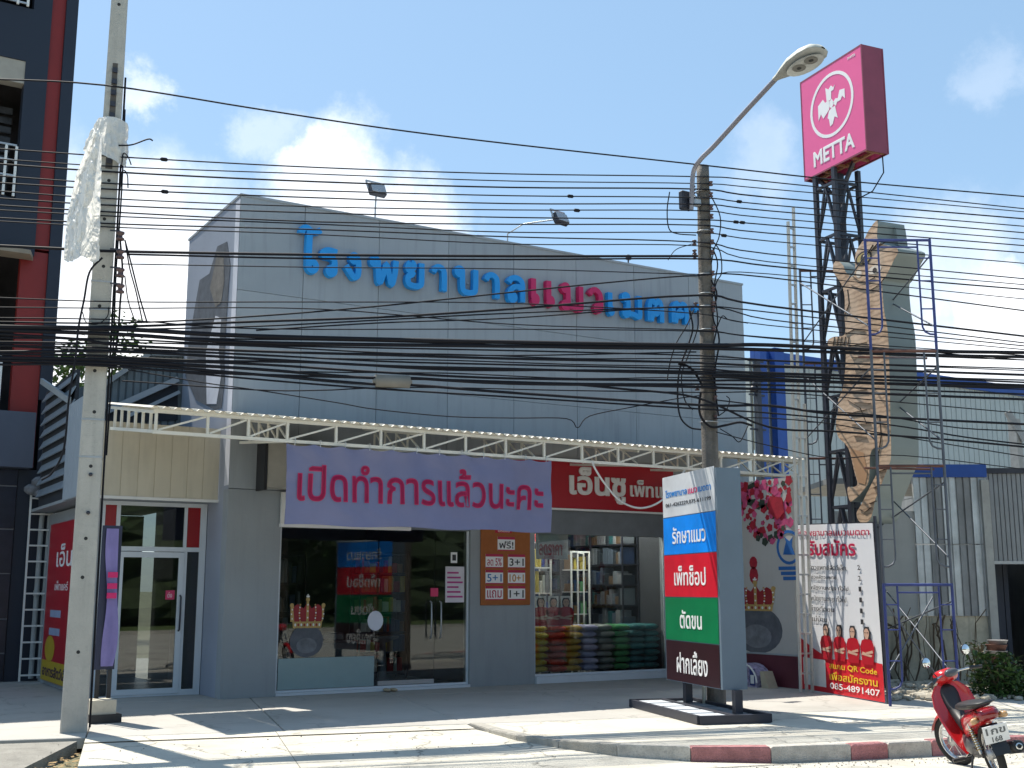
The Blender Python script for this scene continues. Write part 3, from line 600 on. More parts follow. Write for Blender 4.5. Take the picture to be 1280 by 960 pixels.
# ------------------------------------------------------------------ signs under the awning
M_ban = mat('violet_banner_vinyl', (.185, .195, .33), .5, var=.07, scale=1.5, bump=.5, bscale=3.5)
bx0, bx1 = 5.80, 10.20; nb = 90; mb_ = 24; vs = []; fs = []
def banz(a, b): return 2.50+b*1.15+.02*math.sin(a*5)*(1-b)+(1-abs(2*a-1)*0)*.0
def ban(a, b):
    dy = .018*math.sin(a*23+b*2)+.04*math.sin(a*7+1.3)*(1-b)+.016*math.sin(a*55+b*7)*b**2+.035*noise.noise(V(a*5, b*2.2, 1))+.014*noise.noise(V(a*14+b*5, b*5, 4))
    return V(bx0+a*(bx1-bx0)+.01*math.sin(b*5), YA-.045+dy, 2.50+b*1.13+.012*math.sin(a*19)*(1-b)-.035*abs(math.sin(a*math.pi*11))*b**3)
for i in range(nb+1):
    for j in range(mb_+1): vs.append(ban(i/nb, j/mb_))
for i in range(nb):
    for j in range(mb_): k = i*(mb_+1)+j; fs.append((k, k+mb_+1, k+mb_+2, k+1))
n0 = len(vs)
b = MB(); b.add(vs, fs, True); b.add([v+V(0, .004, 0) for v in vs], [f[::-1] for f in fs], True)
banner = b.build('vinyl_banner', M_ban, None, keepn=True, label='violet vinyl banner with crimson Thai letters hung from the awning edge', cat='banner')
b = MB(); z_ = py(440, 625, YA).z
text(b, M_magl, 'เปิดทำการแล้วนะคะ', V(py(371, 600, YA).x, YA-.06, 2.83), V(1, 0, 0), ZU, w=py(677, 600, YA).x-py(371, 600, YA).x, h=.58, depth=.003, bold=.018, Nn=V(0, -1, 0))
def drape(b, off=.006):
    for p in b.v:
        a = (p.x-bx0)/(bx1-bx0); c = (p.z-2.50)/1.13
        p.y = ban(a, c).y-off-(.002 if p.y < YA-.06 else 0)
drape(b, .012); b.build('banner_lettering', None, banner, keepn=True)
b = MB()
for k in range(12): x = bx0+.1+k*(bx1-bx0-.2)/11; b.tube([V(x, YA-.05, 3.60), V(x+.01, YA-.04, 3.70), V(x, YA+.03, 3.69)], .006, 5)
b.build('tie', M_white, banner)

rs = thing('red_shop_sign', 'red fascia sign with white raised Thai letters beside the violet banner', 'sign', (10.1, D, 3.03))
MB().box(10.15, 15.2 if False else 14.39, D-.06, D-.006, 3.06, 3.96).build('sign_face', M_red, rs)
MB().box(10.12, 14.39, D-.09, D-.008, 3.025, 3.058).build('lower_trim', M_txtwhite, rs)
b = MB(); p0 = py(712, 615, D-.06); text(b, M_txtwhite, 'เอ็นซู', V(py(711, 615, D-.06).x, D-.062, 3.17), V(1, 0, 0), ZU, w=py(781, 610, D).x-py(711, 610, D).x, h=.66, depth=.04, bold=.03, Nn=V(0, -1, 0)); b.build('large_letters', None, rs)
b = MB(); text(b, M_txtwhite, 'เพ็ทแค', V(py(787, 616, D-.06).x, D-.062, 3.33), V(1, 0, 0), ZU, w=.99, h=.32, depth=.04, bold=.015, Nn=V(0, -1, 0)); b.build('small_letters', None, rs)
bs = thing('beige_signboard', 'plain beige signboard box half hidden behind the left end of the violet banner', 'signboard', (6.3, D-.35, 3.1))
MB().bev(6.15, 7.2, D-.36, D-.01, 3.16, 3.86, .01).build('board', mat('beige_board', (.42, .39, .33), .6), bs); MB().box(6.10, 6.148, D-.37, D-.005, 3.12, 3.9).build('edge_strip', M_black, bs)
ws = thing('white_signboard', 'long white signboard with dark lettering mostly covered by the violet banner', 'signboard', (6.5, D-.1, 2.63))
MB().box(6.50, 8.75, D-.09, D-.035, 2.63, 3.12).build('board', M_white, ws); MB().box(6.49, 8.76, D-.10, D-.032, 2.575, 2.628).build('lower_trim', M_txtwhite, ws)
b = MB(); text(b, M_txtblack, 'โรงพยาบาลสัตว์ เอ็นซู', V(6.6, D-.0905, 2.68), V(1, 0, 0), ZU, w=1.9, h=.3, depth=.002, bold=.02, Nn=V(0, -1, 0)); b.build('lettering', None, ws)
# orange notice board with seven price sheets
nbd = thing('notice_board', 'orange notice board with seven small promotional sheets on the grey pier', 'notice board', (10.13, D, 1.34))
NX0, NX1 = 10.14, 11.14
MB().bev(NX0, NX1, D-.03, D-.002, 1.35, 2.72, .006).build('board', mat('orange_cork', (.36, .115, .03), .8, var=.1, scale=12), nbd)
cols3 = [mat('sheet_blue', (.03, .16, .42), .6), mat('sheet_orange', (.55, .25, .04), .6), mat('sheet_crimson', (.45, .02, .07), .6)]
b = MB().use(mat('board_heading', (.48, .01, .03), .6)); b.box(NX0+.28, NX0+.62, D-.034, D-.031, 2.585, 2.68); text(b, M_txtwhite, 'โปรโมชั่น', V(NX0+.33, D-.035, 2.60), V(1, 0, 0), ZU, w=.24, h=.06, depth=.002, bold=0, Nn=V(0, -1, 0)); b.build('heading', None, nbd)
spots = [(.33, 2.28)]+[(.09+.45*c, 1.98-.272*r) for r in range(3) for c in range(2)]
for k, (dx, z) in enumerate(spots):
    b = MB().use(M_txtwhite); b.box(NX0+dx, NX0+dx+.35, D-.035, D-.031, z, z+.24)
    b.use(cols3[2]); b.box(NX0+dx, NX0+dx+.35, D-.0375, D-.0352, z+.195, z+.24); b.box(NX0+dx+.0, NX0+dx+.35, D-.0375, D-.0352, z, z+.018)
    rr = random.Random(k)
    text(b, cols3[0] if k == 3 else cols3[1] if k == 4 else cols3[2] if k % 2 else M_txtblack, ['ฟรี!', 'ลด 5%', '3+1', '5+1', '10+1', 'แถม', '1+1'][k], V(NX0+dx+.03, D-.036, z+.04), V(1, 0, 0), ZU, w=.29, h=.13, depth=.002, bold=.01, Nn=V(0, -1, 0))
    b.build('price_sheet', None, nbd)
# window print: blossom-free grey disc with a crown on the first window
b = MB(); c_ = py(384, 803, D+.035); disc(b, V(c_.x, D+.066, c_.z+.02), V(1, 0, 0), ZU, .28, .25, M_head, .002, 20, V(0, -1, 0)); disc(b, V(c_.x, D+.066, c_.z-.05), V(1, 0, 0), ZU, .17, .12, MATS['painted_pale_muzzle'], .006, 16, V(0, -1, 0)); crown(b, V(c_.x, D+.062, c_.z+.22), V(1, 0, 0), ZU, .56, .50, V(0, -1, 0), .002); b.build('window_sticker', None, w1, label='crown over a grey disc stuck on the left window')
c_ = py(470, 776, D+.035); b = MB(); disc(b, V(c_.x, D+.062, c_.z), V(1, 0, 0), ZU, .14, .16, M_fold, .002, 16, V(0, -1, 0)); b.build('window_sticker', None, w1)

# ------------------------------------------------------------------ goods behind the windows
G_dk = mat('bag_print_dark', (.06, .05, .08), .5); G_wr = mat('bag_print_warm', (.5, .3, .1), .5)
def pile(x0, y0, cols, layers, mcol, label, grp):
    for l in range(layers):
        for c_ in range(cols):
            w_ = .34; h_ = .118; z = .16+l*h_
            b = MB(); M_ = Matrix.Translation((x0+c_*w_+w_/2+random.uniform(-.02, .02), y0+.26+random.uniform(-.04, .04), z+h_/2)) @ Matrix.Rotation(random.uniform(-.1, .1), 4, 'Z') @ Matrix.Rotation(random.uniform(-.05, .05), 4, 'Y')
            b.use(mcol); n = 8; prof = []
            ring = []
            for i in range(n):
                a = 2*math.pi*i/n+math.pi/8; ring.append((math.copysign(abs(math.cos(a))**.5, math.cos(a)), math.copysign(abs(math.sin(a))**.7, math.sin(a))))
            vs = []
            for (yy, s_) in ((-.27, .55), (-.22, .95), (.22, .95), (.27, .55)):
                vs += [M_ @ V(r_[0]*w_/2*.98*(.93+.07*s_), yy, r_[1]*h_/2*s_) for r_ in ring]
            fs = [tuple(range(n))[::-1], tuple(range(3*n, 4*n))]+[(k*n+i, k*n+(i+1) % n, (k+1)*n+(i+1) % n, (k+1)*n+i) for k in range(3) for i in range(n)]
            b.add(vs, fs, True); b.use(random.choice([M_txtwhite, G_dk, G_wr])); a_ = random.uniform(-.13, -.04); b.box(a_, a_+random.uniform(.08, .18), -.268, -.262, -.022, .022, M_)
            lv_ = ['lowest', 'second lowest', 'third from the floor', 'fourth from the floor', 'fifth from the floor', 'third from the top', 'second from the top', 'topmost'][l if l < 5 else 8-(layers-l)]
            b.build('food_bag', None, None, label='%s, %s%s' % (label, lv_, '' if cols < 2 else (', left stack' if c_ == 0 else ', right stack')), cat='bag', group=grp)
pile(11.36, D+.25, 1, 7, mat('bag_yellow', (.50, .38, .02), .4), 'yellow pet food bag at the left of the right window', 'yellow bags behind the right window')
pile(11.74, D+.25, 1, 8, mat('bag_red', (.48, .05, .02), .4), 'red pet food bag in the right window', 'red bags behind the right window')
pile(12.09, D+.25, 1, 7, mat('bag_amber', (.50, .30, .03), .4), 'amber pet food bag in the right window', 'amber bags behind the right window')
pile(12.45, D+.25, 1, 7, mat('bag_lilac', (.38, .36, .52), .4), 'lilac pet food bag in the right window', 'lilac bags behind the right window')
pile(12.81, D+.25, 1, 7, mat('bag_grey', (.26, .27, .24), .4), 'grey pet food bag in the right window', 'grey bags behind the right window')
pile(13.17, D+.25, 1, 7, mat('bag_green', (.08, .34, .12), .4), 'green pet food bag in the right window', 'green bags behind the right window')
pile(13.53, D+.25, 2, 7, mat('bag_teal', (.05, .22, .22), .4), 'teal pet food bag in the right window', 'teal bags behind the right window')
# racks and cabinets
def rack(x0, x1, y, z0, z1, shelves, label, mm, goods, seed=1, dpt=.4):
    t = thing('shelf_rack', label, 'shelf', (x0, y, z0)); rr = random.Random(seed)
    for xx in (x0, x1):
        for yy in (y, y+dpt): MB().box(xx-.015, xx+.015, yy-.015, yy+.015, z0, z1).build('post', mm, t)
    for k in range(shelves):
        z = z0+.1+(z1-z0-.15)*k/(shelves-1); MB().box(x0+.016, x1-.016, y, y+dpt, z, z+.025).build('shelf', mm, t)
        if k == shelves-1: continue
        gap = (z1-z0-.15)/(shelves-1)
        b = MB(); x = x0+.03
        while x < x1-.1:
            w_ = rr.uniform(.05, .14); h_ = gap*rr.uniform(.45, .85); b.use(rr.choice(goods)); b.bev(x, x+w_*.93, y+.02, y+dpt*.8, z+.026, z+.026+h_, .008); x += w_
        b.build('shelf_goods', None, t, label='row of packets on the shelf')
G1 = [mat('pack_white', (.55, .56, .5), .5), mat('pack_green', (.1, .3, .12), .5), mat('pack_grey', (.25, .26, .27), .5), mat('pack_red', (.4, .04, .04), .5), mat('pack_yellow', (.5, .4, .08), .5), mat('pack_blue', (.05, .1, .3), .5)]
G2 = [mat('pack_dark', (.03, .04, .05), .5), mat('pack_navy', (.03, .06, .14), .5), mat('pack_steel', (.2, .22, .24), .5)]
rack(11.4, 12.25, D+1.0, .02, 3.0, 7, 'tall white rack of packets behind the bag stacks in the right window', M_white, G1, 3)
rack(10.3, 14.2, D+3.2, .02, 2.75, 8, 'long dark wall of stocked shelves across the back of the right window room', M_iron, G2+[mat('pack_slate', (.10, .13, .17), .5), mat('pack_umber', (.14, .09, .05), .5), mat('pack_teal', (.03, .12, .13), .5)], 14)
def rack_side(x, y0, y1, z1, shelves, label, mm, goods, seed):
    t = thing('shelf_rack', label, 'shelf', (x, y0, .02)); rr = random.Random(seed)
    for yy in (y0, (y0+y1)/2, y1):
        for xx in (x, x-.38): MB().box(xx-.015, xx+.015, yy-.015, yy+.015, .02, z1).build('post', mm, t)
    gap = (z1-.15)/(shelves-1)
    for k in range(shelves):
        z = .12+gap*k; MB().box(x-.364, x-.016, y0, y1, z, z+.025).build('shelf', mm, t)
        if k == shelves-1: continue
        b = MB(); y = y0+.03
        while y < y1-.1: w_ = rr.uniform(.06, .16); b.use(rr.choice(goods)); b.bev(x-.34, x-.05, y, y+w_*.93, z+.026, z+.026+gap*rr.uniform(.4, .85), .008); y += w_
        b.build('shelf_goods', None, t, label='row of packets on the shelf')
rack_side(14.27, D+.95, D+3.1, 2.9, 8, 'stocked rack along the right side wall inside the right shop window', M_iron, G2+[mat('pack_slate', (.10, .13, .17), .5), mat('pack_teal', (.03, .12, .13), .5), G1[2], mat('pack_umber', (.14, .09, .05), .5)], 23)
rack(12.35, 12.8, D+1.9, .02, 2.6, 5, 'narrow black rack between the white rack and the glass cabinet', M_iron, G2, 9)
rack(8.9, 9.85, D+2.2, .02, 2.3, 7, 'packed goods rack seen through the glass entrance door', M_iron, [G1[3], G1[4], G1[0], mat('pack_brown', (.22, .13, .06), .6), G2[1]], 6)
rack(7.0, 8.4, D+3.6, .02, 2.3, 5, 'low dark rack at the back of the left window room', M_iron, G2, 8)
cb = thing('display_cabinet', 'white framed glass cabinet with small goods behind the right window', 'cabinet', (12.85, D+1.2, 0))
frame(None, 12.85, 13.3, .02, 2.35, D+1.2, .03, .03, M_white, cb, 'frame'); frame(None, 13.0, 13.16, .05, 2.32, D+1.19, .02, .03, M_white, cb, 'door_frame')
for k in range(5):
    b = MB().use(M_white); z = .3+.42*k; b.box(12.88, 13.27, D+1.24, D+1.55, z, z+.02)
    for q in range(5): b.use(random.choice([G1[1], G1[4], mat('pack_brown', (.22, .13, .06)), G2[1]])); b.box(12.89+q*.075, 12.95+q*.075, D+1.27, D+1.5, z+.022, z+.022+random.uniform(.12, .3))
    b.build('shelf', None, cb)
b = MB(); b.box(12.85, 13.3, D+1.56, D+1.6, .02, 2.35); b.build('back_panel', M_room, cb)
# three small cut-out figures of staff in red shirts standing on the bags
M_skin = mat('skin_print', (.55, .34, .25), .6)
st = MB()
def staff(mb, P, U, W, h, dn, off=0.003):
    q = lambda a, b_, o=0: Vector(P)+Vector(U)*a*h+Vector(W)*b_*h+dn*(off+o)
    q0_ = q; q = lambda a, b_, o=0: q0_(a*1.45, b_, o)
    mb.use(M_txtblack); mb.prism([q(-.10, .66), q(.10, .66), q(.12, .86), q(.08, .98), q(-.08, .98), q(-.12, .86)], dn*.001)
    mb.use(M_skin); mb.prism([q(-.04, .66, .006), q(.04, .66, .006), q(.085, .76, .006), q(.085, .86, .006), q(.04, .93, .006), q(-.04, .93, .006), q(-.085, .86, .006), q(-.085, .76, .006)], dn*.001)
    mb.use(M_red); mb.prism([q(-.19, .0, .004), q(.19, .0, .004), q(.24, .45, .004), q(.18, .62, .004), q(.05, .67, .004), q(-.05, .67, .004), q(-.18, .62, .004), q(-.24, .45, .004)], dn*.001)
    mb.use(M_skin); mb.prism([q(-.20, .25, .006), q(.13, .20, .006), q(.17, .25, .006), q(-.17, .33, .006)], dn*.001); mb.prism([q(.20, .31, .008), q(-.02, .27, .008), q(-.04, .32, .008), q(.18, .38, .008)], dn*.001)
    mb.use(M_txtblack); mb.prism([q(-.06, .82, .010), q(-.02, .82, .010), q(-.02, .84, .010), q(-.06, .84, .010)], dn*.001); mb.prism([q(.02, .82, .010), q(.06, .82, .010), q(.06, .84, .010), q(.02, .84, .010)], dn*.001)
for k in range(3):
    b = MB(); P = V(11.48+k*.27, D+.16, .98); b.use(M_white); b.box(P.x-.11, P.x+.11, P.y+.0005, P.y+.006, P.z-.01, P.z+.52); staff(b, P, V(1, 0, 0), ZU, .5, V(0, -1, 0)); 
    b.build('staff_cutout', None, None, label='%s cardboard figure in a red shirt above the yellow bags in the right window' % ['leftmost', 'middle', 'rightmost'][k], cat='cardboard figure', group='cardboard staff figures in the right window')
# white poster inside the window
b = MB(); b.use(mat('poster_pale', (.40, .42, .42), .7)); b.box(11.36, 12.05, D+.12, D+.13, 2.15, 2.72); text(b, mat('poster_dark_red', (.25, .03, .05), .6), 'ลดราคา', V(11.42, D+.118, 2.22), V(1, 0, 0), ZU, w=.5, h=.2, depth=.002, bold=.03, Nn=V(0, -1, 0)); b.build('poster', None, None, label='pale poster with dark red writing inside the right shop window', cat='poster')
M_addlit = bpy.data.materials.new('added_tube_glow'); M_addlit.use_nodes = True; _b = M_addlit.node_tree.nodes['Principled BSDF']; _b.inputs['Emission Color'].default_value = (1, .97, .9, 1); _b.inputs['Emission Strength'].default_value = 90  # strong glow for the tubes added to brighten the right window goods
M_dimlit = bpy.data.materials.new('dim_tube'); M_dimlit.use_nodes = True; _b = M_dimlit.node_tree.nodes['Principled BSDF']; _b.inputs['Emission Color'].default_value = (1, .97, .9, 1); _b.inputs['Emission Strength'].default_value = 4
for (x0, x1, y, z) in ((7.2, 8.0, D+1.5, 2.9), (8.8, 9.4, D+1.0, 2.72), (11.6, 12.7, D+.75, 3.06), (12.9, 14.0, D+.75, 3.06)):
    b = MB().use(M_white); b.bev(x0, x1, y, y+.12, z, z+.08, .01); b.tube([V(x0+.1, y+.06, z+.08), V(x0+.1, y+.06, 3.155)], .008, 5); b.tube([V(x1-.1, y+.06, z+.08), V(x1-.1, y+.06, 3.155)], .008, 5)
    b.use(M_addlit if x0 > 10 else M_dimlit); b.box(x0+.02, x1-.02, y+.03, y+.09, z-.012, z-.001)  # the two right-hand fittings are added to light the bags
    b.build('tube_light_fitting', None, None, label={7.2: 'white ceiling lamp fitting deep in the left window room', 8.8: 'white ceiling lamp fitting just inside the entrance', 11.6: 'added tube lamp that brightens the yellow bags in the right window', 12.9: 'added tube lamp that brightens the teal bags in the right window'}[x0], cat='light fitting')
b = MB(); b.lathe([(0.0, 0), (.28, .0), (.3, .03), (.08, .12), (.05, .7), (.27, .78), (.28, .81), (0, .81)], V(8.75, D+.9, .02), n=16); b.build('round_stool', mat('stool_grey', (.12, .12, .13), .5), None, label='dark round stool standing inside the glass entrance', cat='stool')
b = MB(); b.bev(7.2, 8.1, D+.5, D+1.0, .02, .78, .02); b.use(G1[3]); b.bev(7.3, 7.9, D+.55, D+.8, .79, .92, .03); b.build('low_counter', mat('counter_dark', (.05, .05, .06), .4), None, label='low dark counter behind the left shop window', cat='counter')
# pair of pale slippers by the door rail
for k in range(2):
    b = MB(); b.ell(V(8.36+.12*k, D-.02-.1, .03), .045, .12, .028); b.build('slipper', mat('tan_slipper', (.45, .36, .24), .8), None, label='%s tan slipper in front of the glass entrance door' % ('left' if k == 0 else 'right'), cat='slipper', group='slippers at the entrance')

# ------------------------------------------------------------------ left wing with its own door
YL = 18.6; XL = 3.66
XS = 4.0
lw = thing('clinic_left_wing', 'low left wing of the shop with cream metal fascia above a white framed door', 'building', (XL, YL, 0))
MB().box(XC-.16, XC-.002, D+2.0, YL+.3, 0, .01).build('base_strip', M_greyw, lw)
def al(x0, x1, z0, z1, y=YL, d_=.06, n='frame_bar', m=M_alu): return MB().box(x0, x1, y, y+d_, z0, z1).build(n, m, lw)
al(4.02, 4.08, 0, 2.96); al(5.56, 5.66, 0, 2.96); al(4.081, 5.559, 2.90, 2.96); al(4.081, 5.559, 2.20, 2.27); al(4.25, 4.31, 2.271, 2.899); al(5.30, 5.35, 2.271, 2.899)
al(4.25, 4.30, .03, 2.199); al(5.33, 5.37, .03, 2.199); al(4.081, 5.559, .002, .03, d_=.12, n='threshold'); al(5.371, 5.559, .031, .09)
MB().box(4.082, 4.249, YL+.02, YL+.03, 2.271, 2.899).build('red_glazing', M_redg, lw); MB().box(5.351, 5.559, YL+.02, YL+.03, 2.271, 2.899).build('red_glazing', M_redg, lw)
M_g2 = glass_mat('door_glass', (.5, .53, .53), .05)
MB().box(4.311, 5.299, YL+.02, YL+.03, 2.271, 2.899).build('transom_pane', M_g2, lw); MB().box(5.371, 5.559, YL+.02, YL+.03, .091, 2.199).build('side_pane', M_g2, lw); MB().box(4.082, 4.249, YL+.02, YL+.03, .031, 2.199).build('side_pane', M_g2, lw)
ldr = frame(None, 4.305, 5.325, .035, 2.19, YL-.012, .085, .05, M_alu, lw, 'door'); MB().box(4.39, 5.24, YL+.005, YL+.012, .12, 2.105).build('pane', M_g2, ldr)
b = MB(); b.tube([V(5.285, YL-.012, .98), V(5.285, YL-.06, 1.0), V(5.285, YL-.07, 1.3), V(5.285, YL-.06, 1.5), V(5.285, YL-.012, 1.52)], .015, 8); b.build('handle', M_iron, ldr)
b = MB().use(MATS['sticker_pink']); b.box(5.06, 5.2, YL-.004, YL+.003, 1.46, 1.60); text(b, M_txtwhite, 'ดึง', V(5.09, YL-.0045, 1.49), V(1, 0, 0), ZU, w=.07, h=.08, depth=.001, bold=0, Nn=V(0, -1, 0)); b.build('pull_sticker', None, ldr)
# wing shell
MB().box(3.98, 4.018, YL, YL+.2, 0, 2.98).build('pier', M_greyw, lw)
MB().box(XS, XS+.15, YL+.21, 22.8, 0, 2.96).build('side_wall', M_greyw, lw)
MB().box(XS+.16, XC, YL+4, YL+4.15, 0, 2.98).build('room_back_wall', M_room, lw); MB().box(XS+.16, XC, YL+.21, YL+3.99, .001, .015).build('room_floor', M_rfl, lw)
MB().box(XL+.02, XC-.003, YL-.4, 22.8, 3.0, 3.05).build('flat_roof', M_greyw, lw)
# cream fascia of ribbed sheets
x = XL; k = 0; YF = 18.08
while x < XC-.01:
    w_ = min(.25, XC-.004-x); b = MB(); b.box(x+.002, x+w_-.012, YF, YF+.03, 3.0, 4.12); b.box(x+w_-.012, x+w_, YF+.006, YF+.03, 3.0, 4.12); b.build('fascia_sheet', M_cream, lw); x += .25
MB().box(XL-.01, XC-.003, YF-.02, YF+.035, 2.955, 2.998).build('fascia_trim', M_white, lw); MB().box(XL+.001, XC-.003, YF+.04, YL, 2.965, 2.99).build('soffit', M_greyw, lw)
# ribbed end of the fascia and the boarded flank beyond
for i in range(10):
    y0 = YF+.04+i*.155; MB().bev(XL-.03, XL-.002, y0, y0+.145, 3.0, 4.55, .01).build('end_sheet', mat('pale_blue_sheet', (.34, .385, .43), .5, var=.05), lw)
for k in range(9):
    z0 = 3.22+k*.215; b = MB(); M_ = Matrix.Translation((XL-.01, 20.6, z0)) @ Matrix.Rotation(.45, 4, 'Y'); b.box(-.01, .01, -.98, 1.6, 0, .16, M_); b.build('louvre_slat', mat('grey_blue_slat', (.22, .26, .30), .5), lw)
MB().box(XL+.06, XL+.12, 19.65, 22.3, 3.06, 5.15).build('louvre_backing', mat('dark_backing', (.03, .035, .045), .9), lw)
MB().beam(V(XL-.03, 19.6, 4.62), V(XL-.03, 22.3, 5.35), .05, .1).build('eaves_trim', M_greyw, lw)
# hall behind: gable end with ribbed sheet and louvres
YG = 20.55
hall = thing('rear_hall', 'dark grey ribbed metal hall end rising behind the left wing roof', 'building', (XL+.1, YG, 3.0))
def gq(x, y, o=0): return py(x, y, YG-o)
gx0 = XL+.15; poly = [V(gx0, YG, 3.06), V(XC+1, YG, 3.06), V(XC+1, YG, 6.05), gq(223, 437), gq(186, 443), gq(140, 474), V(gx0, YG, gq(118, 490).z)]
b = MB(); b.prism(poly, V(0, .1, 0)); b.build('gable_backing', mat('hall_sheet_dark', (.10, .13, .15), .6), hall)
x = gx0+.05
def gtop(x):
    a = gq(140, 474); c_ = gq(186, 443)
    return min(c_.z+.05, a.z+(x-a.x)*(c_.z-a.z)/(c_.x-a.x))
while x < XC+.9:
    MB().bev(x, x+.10, YG-.03, YG-.002, 3.06, gtop(x)-.02, .01).build('rib_sheet', mat('hall_sheet', (.135, .17, .19), .55), hall); x += .125
MB().beam(gq(128, 482, .06), gq(187, 442, .06), .12, .08).build('barge_board', M_greyw, hall); MB().beam(gq(187, 442, .06), V(XC+1, YG-.06, gq(225, 438).z), .12, .08).build('barge_board', M_greyw, hall)
MB().beam(gq(133, 514, .10), gq(222, 474, .10), .10, .10).build('lower_rail', mat('pale_blue_sheet', (.34, .385, .43)), hall)
MB().beam(gq(160, 520, .10), gq(224, 490, .10), .08, .06).build('lower_rail', MATS['pale_blue_sheet'], hall)
b = MB(); b.prism([gq(133, 519, .05), gq(222, 479, .05), gq(222, 525, .05), gq(133, 530, .05)], V(0, -.01, 0)); b.build('dark_louvre_gap', MATS['dark_backing'], hall)

# ------------------------------------------------------------------ red advert board on the flank
ra = thing('red_side_board', 'tall red advertising board with yellow foot on the left flank of the shop', 'signboard', (XS-.06, 20, .1))
def rq(x, y, o=.05): return px(x, y, XL-o)
ya0, ya1 = 19.4, 22.2
MB().box(XS-.06, XS-.004, ya0, ya1, .08, 2.75).build('board', M_red, ra)
MB().box(XS-.064, XS-.0605, ya0+.001, ya1-.001, .085, .42).build('yellow_band', mat('band_yellow', (.50, .34, .02), .5), ra)
b = MB(); text(b, M_txtwhite, 'เอ็นซู', V(XS-.061, ya1-.75, 1.88), V(0, -1, 0), ZU, w=1.85, h=.5, depth=.003, bold=.01, Nn=V(-1, 0, 0)); text(b, M_txtwhite, 'เพ็ทแคร์', V(XS-.061, ya1-.75, 1.6), V(0, -1, 0), ZU, w=1.1, h=.16, depth=.003, bold=.0, Nn=V(-1, 0, 0)); text(b, mat('print_dark', (.06, .02, .05), .6), 'อาหารสัตว์เลี้ยง', V(XS-.065, ya1-.15, .16), V(0, -1, 0), ZU, w=2.4, h=.2, depth=.003, bold=.03, Nn=V(-1, 0, 0))
b.build('board_lettering', None, ra)
b = MB()
for z in (1.15, .85): b.use(mat('tag_pale_blue', (.3, .35, .5), .6)); b.box(XS-.064, XS-.0605, ya1-1.4, ya1-.5, z, z+.12)
disc(b, V(XS-.06, ya1-.65, .62), V(0, -1, 0), ZU, .42, .22, MATS['band_yellow'], .002, 18); b.build('board_pictures', None, ra)

# ------------------------------------------------------------------ dark navy building on the left
YB = 22.9; BX1 = 3.92; BX0 = -2.8
db = thing('navy_apartment_building', 'tall dark navy building with red vertical strips and balconies at the left edge', 'building', (BX0, YB, 0))
ZB = 13.45
def nb_(x0, x1, z0, z1, y0=YB, y1=None, m=M_navy, n='wall'): return MB().box(x0, x1, y0, y1 or y0+.3, z0, z1).build(n, m, db)
bz = lambda x, y: py(x, y, YB).z
nb_(3.70, BX1, 5.1, ZB); nb_(3.75, BX1, 3.79, 5.098); nb_(3.44, 4.12, 0, 3.78, n='dark_corner_wall')
nb_(3.44, 3.698, bz(80, 315), ZB, YB+.08, YB+.3, mat('red_wall_strip', (.24, .014, .010), .5, var=.06), 'red_strip')
nb_(3.22, 3.698, bz(60, 585), bz(70, 317), YB+.08, YB+.3, MATS['red_wall_strip'], 'red_strip')
nb_(BX0, 3.438, 7.83, 8.90, n='spandrel'); nb_(BX0, 3.438, 11.66, 12.75, n='spandrel'); nb_(3.03, 3.438, 8.90, 11.66, n='wall'); nb_(3.10, 3.438, 12.75, ZB, n='wall')
nb_(BX0, 3.62, 3.79, 4.80, YB-.35, YB+.3, mat('grey_blue_render', (.085, .10, .14), .7, var=.06), 'balcony_parapet')
MB().box(BX0, 3.8, YB+1.9, YB+2.05, 0, ZB).build('inner_wall', mat('dark_inner_wall', (.05, .045, .05), .9, var=.4, scale=1.5), db)  # dark mottled colour on the wall behind the balconies
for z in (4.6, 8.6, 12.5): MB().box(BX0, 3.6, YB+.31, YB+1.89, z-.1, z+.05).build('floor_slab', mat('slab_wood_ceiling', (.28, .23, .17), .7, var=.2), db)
MB().box(3.75, BX1, YB+.31, 27, 0, ZB).build('flank_wall', M_navy, db); MB().box(BX0, BX1-.01, YB, 27, ZB, ZB+.12).build('roof_slab', M_navy, db)
MB().box(BX0, 3.06, YB+.02, YB+.28, 11.2, 11.655).build('shutter_box', mat('beige_shutter_box', (.36, .33, .28), .7), db)
b = MB(); b.prism([V(BX0, YB-.45, 7.73), V(3.3, YB-.45, 7.73), V(3.42, YB+.0, 7.73), V(BX0, YB+.0, 7.73)], V(0, 0, .08)); b.build('canopy_board', MATS['slab_wood_ceiling'], db)
for (z0, h_, y_) in ((4.81, 1.0, YB-.2), (8.91, 1.0, YB-.05), (12.76, .65, YB-.05)):
    for k in range(3): MB().beam(V(BX0, y_, z0+h_-.3*k), V(2.98, y_, z0+h_-.3*k), .035).build('rail', M_steel if z0 > 5 else M_white, db)
    for xx in (2.98, 2.80, 1.7, .65): MB().beam(V(xx, y_, z0), V(xx, y_, z0+h_-.02), .045).build('rail_post', M_white, db)
for (z0, z1) in ((5.1, 7.7), (8.95, 11.2)):
    for k in range(int((z1-z0)/.2)):
        z = z0+k*.2; MB().box(.6, 3.0, YB+1.1+.01*math.sin(k*3.), YB+1.14, z, z+.13).build('hanging_slat', mat('blind_slat', (.07, .075, .09), .6, var=.5, scale=3), db)
tz = [0.004, .50, 1.10, 1.90, 2.69, 3.47, 3.785]
for i in range(len(tz)-1):
    for j in range(5):
        x1 = 3.43-1.3*j; x0 = x1-1.28
        MB().bev(x0+.012, x1, YB-.03, YB+.25, tz[i]+.012, tz[i+1]-.012, .006).build('tile', mat('navy_stone_tile', (.016, .018, .034), .28, var=.25, scale=6), db)
MB().box(BX0, 3.43, YB+.0, YB+.27, 0.002, 3.78).build('tile_grout', mat('pale_grout', (.28, .29, .33), .8), db)
